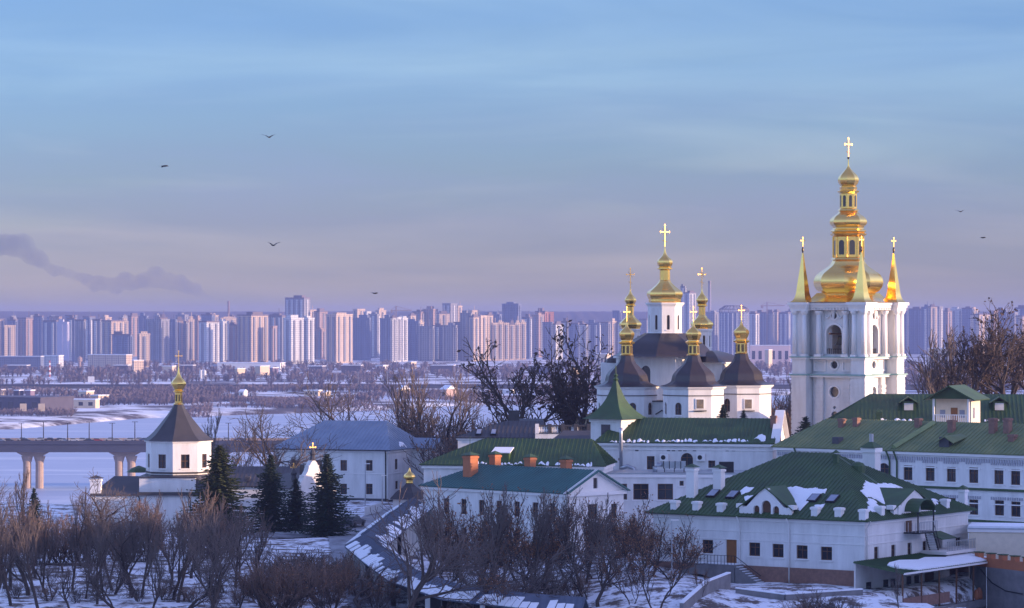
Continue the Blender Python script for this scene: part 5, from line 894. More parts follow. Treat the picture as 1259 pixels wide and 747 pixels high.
# ------------------------------------------------------------------ church with brown bell roofs and gilded domes
DC = 452.0; KC = DC / F; ZC = 50.0; zc_ = lambda y, D=DC: CZ - (y - HY) * D / F - ZC
cx0 = P(818, 500, 455).x; ch = thing('church', 'white church with brown bell-shaped roofs and gilded domes, centre right', 'church', (cx0, 455, ZC)); PH = R(-35) + PI / 8
def off(px, D): return ((px - CX) / F * D - cx0, D - 455)
def part(mb, nm, m, par=None, smooth=False): return mb.build(nm, M_[m] if isinstance(m, str) else m, par or ch, smooth)
def gold_cross(x, y, z, h, par, w=.07): o = onion_cross(h, w * .58).build('cross', M_['gold_leaf'], par); o.location = (x, y, z); o.rotation_euler.z = R(38); return o
def sidechapel(px, D, eave, nm, wins, dy=0):
    x, y = off(px, D); k = D / F; z = lambda q: CZ - (q + dy - HY) * k - ZC; n = 8; RW = 4.15; ph = R(-35) + PI / 8
    e = bpy.data.objects.new('side_chapel', None); COL.objects.link(e); e.parent = ch; e.location = (x, y, 0); e['label'] = nm
    octagon_wall(e, RW, 0, z(475), wins(z), M_['white'], ph)
    part(MB().lathe([(RW + .1, z(486)), (RW + .12, z(485))], n, ph=ph), 'string_course', 'dark', e); part(MB().lathe([(RW + .12, z(478)), (RW + .38, z(475.8)), (RW + .38, z(474.8))], n, ph=ph), 'cornice', 'trim', e)
    prof = crom([(RW + .55, z(474.6)), (3.72, z(472.2)), (3.12, z(469)), (2.98, z(465.5)), (2.82, z(460.5)), (2.38, z(455.5)), (1.72, z(450)), (1.22, z(445)), (.98, z(440)), (.9, z(436))], 4)
    part(MB().lathe(prof, n, ph=ph), 'bell_roof', 'brown', e)
    ln = part(MB().lathe([(1.0, z(436.5)), (.82, z(435.3)), (.8, z(423.5)), (1.12, z(422)), (1.15, z(420.5)), (.85, z(419)), (.8, z(417.8))], n, ph=ph), 'lantern', 'gold', e)
    for q in range(8): a = ph + 2 * PI * (q + .5) / 8; part(MB().box(-.18, .18, -.775, -.745, z(434), z(425), Matrix.Rotation(a + PI / 2, 4, 'Z')), 'lantern_niche', 'bronze', ln)
    part(MB().lathe(crom([(.8, z(418)), (.95, z(415)), (1.08, z(411)), (1.0, z(408)), (.6, z(404.5)), (.28, z(402)), (.1, z(398)), (.05, z(395))], 4), n, ph=ph), 'onion_dome', 'gold', e)
    gold_cross(0, 0, z(396), 2.1, e, .055); return e
def w_front(z): return {k: [(0, z(509), 1.0, z(494) - z(509), True)] for k in (4, 5, 6, 7, 3)}
sidechapel(770.5, 446, 474, 'left side chapel', w_front); mid = sidechapel(852.5, 440, 475, 'front side chapel', lambda z: {k: [(0, z(509), 1.0, z(494) - z(509), True)] for k in (5, 4, 3)}); rgt = sidechapel(911.5, 450, 472, 'right side chapel', lambda z: {k: [(0, z(507), .95, z(491) - z(507), True)] for k in (5, 4, 3)}, -2)
for e, kk, D_ in ((mid, 6, 440), (rgt, 6, 450)):     # painted icons on the sunny facets
    a = R(-35) + PI / 8 + 2 * PI * (kk + .5) / 8; M = Matrix.Rotation(a + PI / 2, 4, 'Z') @ Matrix.Translation((0, -4.15 * math.cos(PI / 8), 0)); z = lambda q: CZ - (q - HY) * D_ / F - ZC
    ic = part(MB().box(-.62, .62, -.1, -.004, z(502), z(489), M), 'icon_frame', 'trim', e); part(MB().box(-.48, .48, -.13, -.1, z(501), z(490), M), 'icon', 'icon', ic); part(MB().box(-.85, .85, -.3, -.004, z(504.5), z(503.3), M), 'icon_shelf', 'dark', e)
MR = Matrix.Translation((0, 3.0, 0)) @ Matrix.Rotation(R(-35), 4, 'Z'); a_ = 4.9
part(MB().panel(MR @ Matrix.Translation((0, -a_, 0)), [(-a_, 0), (a_, 0), (a_, zc_(439)), (-a_, zc_(439))], [[(u - .8, z0), (u + .8, z0)] + [(u + .8 * math.cos(t), z0 + 2.2 + .8 * math.sin(t)) for t in [PI * q / 8 for q in range(9)]] for u, z0 in ((0, zc_(476)), (0, zc_(496)))], .4).box(-a_, a_, -a_ + .4, a_, 0, zc_(439), MR), 'nave_wall', 'white')
for z0 in (zc_(476), zc_(496)): part(MB().box(-.8, .8, -a_ + .2, -a_ + .25, z0, z0 + 3, MR), 'window', 'glass')
part(MB().box(-a_ - .3, a_ + .3, -a_ - .3, a_ + .3, zc_(440.5), zc_(438), MR), 'nave_cornice', 'trim')
part(MB().lathe(crom([(7.3, zc_(438)), (6.7, zc_(434.5)), (6.1, zc_(428)), (5.2, zc_(421)), (3.9, zc_(414.5)), (2.9, zc_(409.5))], 5), 8, 0, 1.5, ph=R(-35) + PI / 8), 'nave_roof', 'brown')
# central drum and dome
x, y = 0, 0; z = lambda q: CZ - (q - HY) * 455 / F - ZC; ph8 = R(-35) + PI / 8
dr = bpy.data.objects.new('central_drum', None); COL.objects.link(dr); dr.parent = ch; dr.location = (0, 1.5, 0)
octagon_wall(dr, 2.42, z(412), z(376), {k: [(-.0, z(405), .42, z(387) - z(405), True)] for k in range(8)}, M_['white'], ph8, .25)
part(MB().lathe([(2.62, z(411)), (2.55, z(409))], 8, ph=ph8), 'drum_base', 'trim', dr); part(MB().lathe(crom([(2.42, z(378)), (2.5, z(376)), (2.75, z(373.5)), (2.8, z(371.8))], 3), 8, ph=ph8), 'drum_cornice', 'trim', dr)
part(MB().lathe(crom([(2.25, z(372)), (2.3, z(369.5)), (2.3, z(367.5)), (2.45, z(365)), (2.55, z(361.5)), (2.42, z(358)), (1.9, z(354.5)), (1.35, z(350.5)), (.95, z(347)), (.78, z(344.5))], 4), 8, ph=ph8), 'dome', 'gold', dr)
part(MB().lathe([(.85, z(345)), (.74, z(344)), (.72, z(332)), (1.05, z(330.5)), (1.05, z(329)), (.85, z(327.5))], 8, ph=ph8), 'lantern', 'gold', dr)
part(MB().lathe(crom([(.85, z(328)), (1.05, z(325)), (1.1, z(321.5)), (.95, z(318.5)), (.5, z(315)), (.22, z(311)), (.08, z(305)), (.05, z(300))], 4), 8, ph=ph8), 'onion_dome', 'gold', dr); gold_cross(0, 0, z(303), 3.1, dr, .085)
def small_drum(px, D, nm, zb, rings=1):
    x, y = off(px, D); k = D / F; z = lambda q: CZ - (q - HY) * k - ZC; e = bpy.data.objects.new('rear_drum', None); COL.objects.link(e); e.parent = ch; e.location = (x, y, 0); e['label'] = nm
    octagon_wall(e, 1.42, z(434), z(407), {q: [(0, z(426), .32, z(412) - z(426), True)] for q in range(8)}, M_['white'], ph8, .2); part(MB().lathe(crom([(1.42, z(408)), (1.6, z(405.5)), (1.62, z(404))], 2), 8, ph=ph8), 'drum_cornice', 'trim', e)
    part(MB().lathe(crom([(1.42, z(404.3)), (1.45, z(402)), (1.62, z(399.5)), (1.55, z(396.5)), (1.2, z(393.5)), (.8, z(390.5)), (.6, z(388))], 4), 8, ph=ph8), 'dome', 'gold', e)
    part(MB().lathe([(.62, z(388.3)), (.5, z(387)), (.5, z(377)), (.75, z(375.8)), (.75, z(374.6)), (.55, z(373.5))], 8, ph=ph8), 'lantern', 'gold', e)
    part(MB().lathe(crom([(.6, z(373.8)), (.82, z(370.5)), (.85, z(368)), (.6, z(364.5)), (.3, z(361.5)), (.09, z(357)), (.05, z(352))], 4), 8, ph=ph8), 'onion_dome', 'gold', e); gold_cross(0, 0, z(353), 2.7, e, .07)
small_drum(775, 466, 'left rear drum', 0); small_drum(863, 462, 'right rear drum', 0)
# right arm, sunlit
x, y = off(880, 455); MR = Matrix.Rotation(R(-35), 4, 'Z'); Mr = Matrix.Translation((x, y, 0)) @ MR; q = 2.6
part(MB().box(-q - 2, q, -q, q + 1, 0, zc_(447), Mr), 'arm_wall', 'white'); part(MB().box(-q - 2.2, q + .25, -q - .25, q + 1.2, zc_(447), zc_(445), Mr), 'arm_cornice', 'trim'); part(MB().lathe(crom([(5.0, zc_(445)), (4.3, zc_(441)), (3.4, zc_(437)), (2.0, zc_(433)), (.8, zc_(431))], 4), 4, x - .7, y + .4, R(-35) + PI / 4), 'arm_roof', 'brown')
for u in (-1.3, 1.0): part(MB().panel(Mr @ Matrix.Rotation(PI / 2, 4, 'Z') @ Matrix.Translation((0, -q - .03, 0)), [(u - .35, zc_(474)), (u + .35, zc_(474))] + [(u + .35 * math.cos(t), zc_(463) + .35 * math.sin(t)) for t in [PI * j / 8 for j in range(9)]], (), .03), 'blind_window', 'white_weathered')
x, y = off(876, 462); part(MB().box(-3, 3, -3, 3, 0, zc_(434), Matrix.Translation((x - 2, y, 0)) @ MR), 'rear_wall', 'white')
x, y = off(778, 466); part(MB().box(-2.6, 2.6, -2.6, 2.6, 0, zc_(440), Matrix.Translation((x + .5, y, 0)) @ MR), 'rear_wall', 'white'); part(MB().lathe(crom([(3.9, zc_(440)), (3.0, zc_(437)), (2.1, zc_(432))], 3), 4, x + .5, y, R(-35) + PI / 4), 'rear_roof', 'brown')
x, y = off(754, 462); part(MB().lathe([(1.2, zc_(447)), (.9, zc_(442)), (.1, zc_(438))], 10, x, y), 'low_dome', 'brown'); part(MB().box(x - 1.7, x + 3, y - 1, y + 3, 0, zc_(447)), 'rear_wall', 'white')
# lower porch roofs between chapels
x, y = off(806, 446); part(MB().box(-3, 3.4, -1.6, 2, 0, zc_(492), Matrix.Translation((x, y, 0)) @ MR), 'porch_wall', 'white'); part(MB().box(-3.2, 3.6, -1.8, 2.2, zc_(492), zc_(490.5), Matrix.Translation((x, y, 0)) @ MR), 'porch_roof', 'dark')
for u in (-1.5, 2.1): part(MB().tube([(u - 1.0, -1.72, zc_(507)), (u, -1.72, zc_(502)), (u + 1.0, -1.72, zc_(507))], .07, 4, M=Matrix.Translation((x, y, 0)) @ MR), 'hood_mould', 'iron')
# ------------------------------------------------------------------ belltower
DT = 460.0; ZT = 50.0; zt_ = lambda q: CZ - (q - HY) * DT / F - ZT; p = P(1043, 500, DT); bt = thing('belltower', 'tall white baroque belltower with gilded dome and four gilded corner spires', 'belltower', (p.x, p.y, ZT), R(-35)); S = 4.7
def bp(mb, nm, m, par=None, smooth=False): return mb.build(nm, M_[m] if isinstance(m, str) else m, par or bt, smooth)
Q = [Matrix.Rotation(PI / 2 * k, 4, 'Z') for k in range(4)]
def arch_ol(u, z, w, h, n=12): r = w / 2; return [(u - r, z), (u + r, z)] + [(u + r * math.cos(a), z + h - r + r * math.sin(a)) for a in [PI * k / n for k in range(n + 1)]]
def circ(u, z, r, n=16): return [(u + r * math.cos(2 * PI * k / n), z + r * math.sin(2 * PI * k / n)) for k in range(n)]
zA, zB, zC_, zD, zE = 0, zt_(460), zt_(438), zt_(379), zt_(372)
wl = 4.0
wmb = MB(); pmb = MB(); bmb = MB()
for k, M in enumerate(Q):
    T_ = M @ Matrix.Translation((0, -wl, 0))
    wmb.panel(T_, [(-wl, zA), (wl, zA), (wl, zB), (-wl, zB)], [circ(0, zt_(481), .75), arch_ol(0, zt_(515), 1.0, 1.2, 6), circ(0, zt_(500), .22, 8)], .6)
    pmb.panel(T_, [(-wl, zB), (wl, zB), (wl, zC_), (-wl, zC_)], [circ(0, zt_(448), .55)], .6)
    bmb.panel(T_, [(-wl, zC_), (wl, zC_), (wl, zE), (-wl, zE)], [arch_ol(0, zt_(434.5), 2.5, zt_(399) - zt_(434.5)), circ(0, zt_(388), .45, 12)], .7)
bp(wmb, 'lower_wall', 'white'); bp(pmb, 'pedestal_wall', 'white'); bp(bmb, 'belfry_wall', 'white'); bp(MB().box(-3.7, 3.7, -3.7, 3.7, zB + .1, zC_ - .1), 'belfry_floor', 'plinth')
for M in Q:
    bp(MB().box(-.8, .8, -wl + .3, -wl + .36, zt_(487), zt_(475), M), 'window', 'glass'); bp(MB().box(-.6, .6, -wl + .3, -wl + .36, zt_(449) - .6, zt_(448) + .6, M), 'window', 'glass'); bp(MB().box(-.52, .52, -wl + .3, -wl + .36, zt_(515), zt_(504), M), 'window', 'glass'); bp(MB().box(-.5, .5, -wl + .4, -wl + .46, zt_(392), zt_(384), M), 'window', 'glass')
    for (zc3, r_) in ((zt_(481), .75), (zt_(448), .55), (zt_(388), .45)):
        ol = circ(0, zc3, r_ + .22); bp(MB().panel(M @ Matrix.Translation((0, -wl - .12, 0)), ol, [circ(0, zc3, r_ + .0)], .118), 'window_surround', 'trim')
    bp(MB().panel(M @ Matrix.Translation((0, -wl - .14, 0)), arch_ol(0, zt_(434.5), 3.1, zt_(399) - zt_(434.5) + .3), [arch_ol(0, zt_(434.5) + .01, 2.52, zt_(399) - zt_(434.5))], .138), 'arch_surround', 'trim')
    bp(MB().tube([(0, -wl - .3, zt_(392)), (0, -wl - .3, zt_(380))], [.12, .3], 6, M), 'cartouche', 'trim')
    for u in (-2.15, 2.15):    # pilasters and columns flanking each arch
        bp(MB().box(u - .55, u + .55, -wl - .3, -wl - .004, zC_, zD, M), 'pilaster', 'white'); bp(MB().lathe([(.42, zC_ + .3), (.36, zt_(386))], 12, u, -wl - .62, M=M), 'column', 'trim', smooth=True)
        bp(MB().lathe([(.36, zt_(387)), (.6, zt_(384)), (.62, zt_(382))], 8, u, -wl - .62, M=M), 'capital', 'trim'); bp(MB().box(u - .55, u + .55, -wl - 1.1, -wl - .004, zC_, zC_ + .35, M), 'column_base', 'trim')
        bp(MB().box(u - .55, u + .55, -wl - .45, -wl - .004, zA, zB, M), 'pilaster', 'white')
pr_ = .98
for sx in (-1, 1):
    for sy in (-1, 1):
        x, y = sx * S, sy * S; e = bpy.data.objects.new('corner_pier', None); COL.objects.link(e); e.parent = bt; e.location = (x, y, 0)
        bp(MB().cbox((0, 0), 2 * pr_ + .35, 2 * pr_ + .35, zA, zB).cbox((0, 0), 2 * pr_ + .2, 2 * pr_ + .2, zB, zC_), 'pier_base', 'white', e); bp(MB().cbox((0, 0), 1.45, 1.45, zC_, zE), 'pier_shaft', 'white', e)
        rust = MB()
        for q in range(26):
            zz0 = .6 + q * .62
            if zz0 < zB - 1: rust.cbox((0, 0), 2 * pr_ + .45, 2 * pr_ + .45, zz0, zz0 + .42)
        bp(rust, 'rustication', 'white', e)
        for cx_, cy_ in ((sx * .82, -sy * .0 + sy * .82), (sx * .82, -sy * .72), (-sx * .72, sy * .82)):
            bp(MB().lathe([(.37, zC_ + .35), (.31, zt_(386))], 12, cx_, cy_), 'column', 'trim', e, True); bp(MB().lathe([(.31, zt_(387)), (.54, zt_(384)), (.56, zt_(382))], 8, cx_, cy_), 'capital', 'trim', e); bp(MB().cbox((cx_, cy_), .85, .85, zC_, zC_ + .35), 'column_base', 'trim', e)
        for z0, z1, g_, m in ((zt_(461), zt_(459), 1.45, 'copper'), (zt_(463), zt_(461.002), 1.3, 'trim'), (zt_(439), zt_(437.6), 1.42, 'copper'), (zt_(441), zt_(439.002), 1.28, 'trim'), (zt_(382), zt_(378), 1.3, 'trim'), (zt_(377.99), zt_(375), 1.42, 'trim'), (zt_(374.99), zt_(371.6), 1.62, 'trim')): bp(MB().cbox((0, 0), 2 * g_, 2 * g_, z0, z1), 'cornice', m, e)
        # gilded spire with flared foot
        sp_ = bp(MB().lathe(crom([(1.95, zt_(371.5)), (1.35, zt_(368)), (1.02, zt_(361)), (.85, zt_(352)), (.45, zt_(331)), (.11, zt_(311))], 4), 4, ph=PI / 4), 'spire', 'gold', e); bp(MB().lathe([(.04, zt_(312)), (.16, zt_(308)), (.16, zt_(306)), (.05, zt_(303))], 8), 'spire_ball', 'bronze', sp_)
        o = onion_cross(1.4, .034).build('cross', M_['gold_leaf'], sp_); o.location.z = zt_(304); o.rotation_euler.z = R(38 + 35)
for M in Q:
    for z0, z1, g_, m in ((zt_(461), zt_(459), 1.1, 'copper'), (zt_(463), zt_(461.002), .95, 'trim'), (zt_(439), zt_(437.6), 1.07, 'copper'), (zt_(441), zt_(439.002), .9, 'trim'), (zt_(381), zt_(378), 1.0, 'trim'), (zt_(377.99), zt_(375), 1.25, 'trim'), (zt_(374.99), zt_(371.6), 1.5, 'trim')):
        bp(MB().box(-S + 1.0, S - 1.0, -wl - g_, -wl - .004, z0, z1, M), 'cornice', m)
    mb = MB()
    for q in range(24):
        zz0 = .6 + q * .62
        if zz0 < zt_(520): mb.box(-1.6, 1.6, -wl - .14, -wl - .004, zz0, zz0 + .42, M)
        if zz0 < zB - 1:
            for u in (-2.15, 2.15): mb.box(u - .57, u + .57, -wl - .58, -wl - .451, zz0, zz0 + .42, M)
    bp(mb, 'rustication', 'white')
for M in Q:        # dentils, pedestal panels and swags
    mb = MB()
    for q in range(15): mb.box(-3.5 + q * .5 - .11, -3.5 + q * .5 + .11, -wl - 1.15, -wl - .9, zt_(378) - .3, zt_(378) - .01, M)
    bp(mb, 'dentil_course', 'trim')
    for u0, u1 in ((-3.3, -1.3), (1.3, 3.3)):
        bp(MB().panel(M @ Matrix.Translation((0, -wl - .12, 0)), [(u0, zt_(456)), (u1, zt_(456)), (u1, zt_(442)), (u0, zt_(442))], [[(u0 + .2, zt_(456) + .2), (u1 - .2, zt_(456) + .2), (u1 - .2, zt_(442) - .2), (u0 + .2, zt_(442) - .2)]], .118), 'panel_moulding', 'trim')
    for u in (-1.05, 1.05): bp(MB().tube([(u * 1.35, -wl - .12, zt_(388)), (u * 1.0, -wl - .2, zt_(391)), (u * .62, -wl - .12, zt_(387.5))], [.08, .16, .08], 6, M), 'swag', 'trim')
bp(MB().box(-S - 1, S + 1, -S - 1, S + 1, zE + .01, zt_(371.4)), 'tower_top', 'plinth')
bp(MB().lathe(crom([(7.6, zt_(371.4)), (6.6, zt_(370)), (5.4, zt_(366)), (4.6, zt_(360))], 3), 4, ph=PI / 4), 'skirt_roof', 'gold')
n8 = dict(n=8, ph=PI / 8); zz = zt_
dm_ = bp(MB().lathe(crom([(3.75, zz(363)), (3.85, zz(360)), (4.4, zz(357)), (4.85, zz(351)), (4.9, zz(344)), (4.45, zz(337)), (3.5, zz(331)), (2.7, zz(326)), (2.3, zz(321)), (2.2, zz(318.5))], 5), **n8), 'main_dome', 'gold')
l1 = bp(MB().lathe([(2.5, zz(319)), (2.3, zz(317)), (2.12, zz(316)), (2.12, zz(291)), (2.5, zz(289)), (2.6, zz(287)), (2.2, zz(285.5))], **n8), 'lantern', 'gold')
for k in range(8): M = Matrix.Rotation(PI / 4 * k, 4, 'Z'); bp(MB().panel(M @ Matrix.Translation((0, -1.99, 0)), arch_ol(0, zz(313), .8, zz(295) - zz(313), 8), (), .03), 'lantern_window', 'glass', l1); bp(MB().lathe([(.16, zz(316)), (.16, zz(291))], 8, 0, -2.12, M=Matrix.Rotation(PI / 4 * k + PI / 8, 4, 'Z')), 'lantern_column', 'gold', l1)
bp(MB().lathe(crom([(2.2, zz(286)), (2.55, zz(284)), (2.2, zz(281)), (2.2, zz(279)), (2.6, zz(275)), (2.6, zz(270.5)), (2.2, zz(266)), (1.6, zz(262.5)), (1.35, zz(260)), (1.3, zz(258.5))], 4), **n8), 'middle_dome', 'gold')
l2 = bp(MB().lathe([(1.55, zz(258.8)), (1.4, zz(257)), (1.22, zz(256)), (1.22, zz(238)), (1.5, zz(236)), (1.55, zz(234.5)), (1.2, zz(233)), (1.25, zz(230)), (1.05, zz(228))], **n8), 'lantern', 'gold')
for k in range(8): M = Matrix.Rotation(PI / 4 * k, 4, 'Z'); bp(MB().panel(M @ Matrix.Translation((0, -1.16, 0)), arch_ol(0, zz(254), .42, zz(240) - zz(254), 8), (), .03), 'lantern_window', 'glass', l2)
bp(MB().lathe(crom([(1.1, zz(228.5)), (1.4, zz(224.5)), (1.48, zz(220)), (1.25, zz(215.5)), (.7, zz(210.5)), (.25, zz(206)), (.1, zz(202)), (.06, zz(192))], 4), **n8), 'onion_dome', 'gold'); bp(MB().lathe([(.02, -.22), (.2, 0), (.02, .22)], 10), 'cross_ball', 'bronze').location.z = zz(194)
o = onion_cross(2.75, .052).build('cross', M_['gold_leaf'], bt); o.location.z = zz(193.5); o.rotation_euler.z = R(38 + 35)
bell = lambda s_: MB().lathe(crom([(.95 * s_, 0), (.78 * s_, .25 * s_), (.55 * s_, .8 * s_), (.5 * s_, 1.2 * s_), (.3 * s_, 1.45 * s_), (.05, 1.5 * s_)], 3), 20)
for x, y, s_ in ((0, -2.2, .9), (2.2, -.2, .8), (-1.6, 1.2, .7), (.9, .6, 1.1)): o = bp(bell(s_), 'bell', 'bronze', smooth=True); o.location = (x, y, zt_(424))
bp(MB().box(-3.6, 3.6, -2.3, -2.1, zt_(411), zt_(409)).box(2.1, 2.3, -3.6, 3.6, zt_(411), zt_(409)).box(-1.7, -1.5, -3.6, 3.6, zt_(411.1), zt_(409.1)), 'bell_beam', 'wood'); mb = MB()
for M in Q:
    for k in range(9): u = -1.2 + k * .3; mb.box(u - .03, u + .03, -wl + .2, -wl + .26, zC_, zC_ + 1.1, M)
    mb.box(-1.25, 1.25, -wl + .18, -wl + .28, zC_ + 1.05, zC_ + 1.13, M)
bp(mb, 'railing', 'iron')
# ------------------------------------------------------------------ covered gallery zig-zagging down the slope
def gallery(pts, lab, hw=1.9, he=3.0, hr=1.3):
    o = Vector(pts[0]); r = thing('covered_gallery', lab, 'gallery', o); rf = MB(); cl = MB(); fl = MB(); sn = MB(); sm = MB(); wl_ = MB()
    V_ = [Vector(q) - o for q in pts]; nn = []
    for i in range(len(V_)):
        d = (V_[min(i + 1, len(V_) - 1)] - V_[max(i - 1, 0)]); nn.append(Vector((-d.y, d.x, 0)).normalized())
    for i in range(len(V_) - 1):
        a, b = V_[i], V_[i + 1]; na, nb = nn[i], nn[i + 1]; up = Vector((0, 0, 1))
        for s_ in (-1, 1):
            pl_ = [a + na * s_ * (hw + .5) + up * he, b + nb * s_ * (hw + .5) + up * he, b + up * (he + hr), a + up * (he + hr)]; rf.slab(pl_, .12)
            rf.seams(pl_, .6, .05, .06)
            u0, u1 = (.02, .74)
            q = lambda P0, P1, t: P0 + (P1 - P0) * t
            sn_ = [q(pl_[0], pl_[3], u0), q(pl_[1], pl_[2], u0), q(pl_[1], pl_[2], u1), q(pl_[0], pl_[3], u1)]
            n_ = (sn_[1] - sn_[0]).cross(sn_[2] - sn_[0]).normalized(); n_ = n_ if n_.z > 0 else -n_; rr = random.Random(i)
            L_ = (b - a).length; m_ = int(L_ / .75)
            for k in range(m_):
                if rr.random() < .82:
                    t0, t1 = (k + .06) / m_, (k + .92) / m_; top_ = rr.uniform(.5, 1); A, B = q(sn_[0], sn_[1], t0), q(sn_[0], sn_[1], t1); C_, D_ = q(sn_[3], sn_[2], t1), q(sn_[3], sn_[2], t0); C_ = q(B, C_, top_); D_ = q(A, D_, top_ * rr.uniform(.85, 1)); sn.slab([A + n_ * .13, B + n_ * .13, C_ + n_ * .13, D_ + n_ * .13], .1)
        n = max(1, int((b - a).length / 3.0))
        for k in range(n + 1):
            c = a + (b - a) * k / n; m = na * (1 - k / n) + nb * k / n
            for s_ in (-1, 1): cl_ = c + m * s_ * hw; MB().cbox((cl_.x, cl_.y), .5, .5, cl_.z - 1.5, cl_.z + he - .05).build('pillar', M_['white'], r)
        fl.add([a - na * hw, b - nb * hw, b + nb * hw, a + na * hw, a - na * hw - up * 2.5, b - nb * hw - up * 2.5, b + nb * hw - up * 2.5, a + na * hw - up * 2.5], [(0, 1, 2, 3), (7, 6, 5, 4), (0, 4, 5, 1), (2, 6, 7, 3), (1, 5, 6, 2), (3, 7, 4, 0)])
        wl_.add([a + na * (hw - .1) , b + nb * (hw - .1), b + nb * (hw - .1) + up * (he - .1), a + na * (hw - .1) + up * (he - .1), a + na * (hw - .3), b + nb * (hw - .3), b + nb * (hw - .3) + up * (he - .1), a + na * (hw - .3) + up * (he - .1)], [(0, 1, 2, 3), (7, 6, 5, 4), (3, 2, 6, 7), (1, 5, 6, 2), (0, 3, 7, 4)])
    ro = rf.build('roof', M_['slate'], r); stuff(sn.build('snow_patch', M_['snow'], ro)); fl.build('base_wall', M_['white_weathered'], r); wl_.build('back_wall', M_['plinth'], r)
GP = lambda px, py, D: tuple(P(px, py, D))        # floor points of the run
gallery([GP(508, 655, 398), GP(470, 686, 373), GP(450, 704, 361)], 'upper run of the white pillared covered gallery, blue snowy roof descending from the porch')
gallery([GP(450, 705, 360), GP(474, 726, 346), GP(505, 750, 335), GP(566, 772, 325), GP(650, 783, 320), GP(720, 788, 319)], 'lower run of the white pillared covered gallery, snow-streaked roof curving to the right')
# road with kerb in front of the blue-roofed house, path on the slope
def strip(name, pts, w, m, dz=.05, n=60):
    pts = [Vector((*q, 0)) for q in pts]; P_ = []
    for i in range(len(pts) - 1):
        for k in range(n // (len(pts) - 1)): P_.append(pts[i] + (pts[i + 1] - pts[i]) * k / (n // (len(pts) - 1)))
    P_.append(pts[-1]); vs = []; fs = []
    for i, q in enumerate(P_):
        d = P_[min(i + 1, len(P_) - 1)] - P_[max(0, i - 1)]; nrm = Vector((-d.y, d.x, 0)).normalized() * w / 2
        for t in (-1, -.33, .33, 1): c = q + nrm * t; vs.append((c.x, c.y, TG(c.x, c.y) + dz))
    for i in range(len(P_) - 1):
        for k in range(3): a = i * 4 + k; fs.append((a, a + 1, a + 5, a + 4))
    return struct(MB().add(vs, fs).build(name, m))
from mathutils.bvhtree import BVHTree
bv = BVHTree.FromPolygons([tuple(v) for v in V], [tuple(f) for f in Fc])
def TG(x, y): h_ = bv.ray_cast(Vector((x, y, 500)), Vector((0, 0, -1)))[0]; return h_.z if h_ else 0
asph = mat('worn_asphalt_with_snow', (.13, .125, .13), .85, scale=.5, c2=(.40, .42, .46))
strip('road', [(P(300, 0, 405).x, 405), (P(400, 0, 408).x, 408), (P(432, 0, 415).x, 415), (P(470, 0, 445).x, 445), (P(500, 0, 460).x, 460)], 5, asph, .12)
strip('road', [(P(425, 0, 410).x, 408), (P(432, 0, 380).x, 380), (P(440, 0, 350).x, 350), (P(470, 0, 325).x, 325)], 4.5, asph, .14); strip('path', [(P(-20, 0, 372).x, 372), (P(60, 0, 370).x, 370), (P(120, 0, 366).x, 366)], 2.5, mat('trodden_soil', (.10, .08, .075), .9), .12)
x = P(434, 0, 420).x; car('parked_car', 'dark car parked on the road beside the right fir', 'dark', (x, 420, TG(x, 420) + .15), R(70))
r = run_wall('picket_wall', [(P(449, 0, 445).x, 445, TG(P(449, 0, 445).x, 445)), (P(468, 0, 452).x, 452, TG(P(468, 0, 452).x, 452))], 1.3, .2, M_['white'], 'short white fence beside the road below the blue-roofed house', 'fence', False, 'panel')
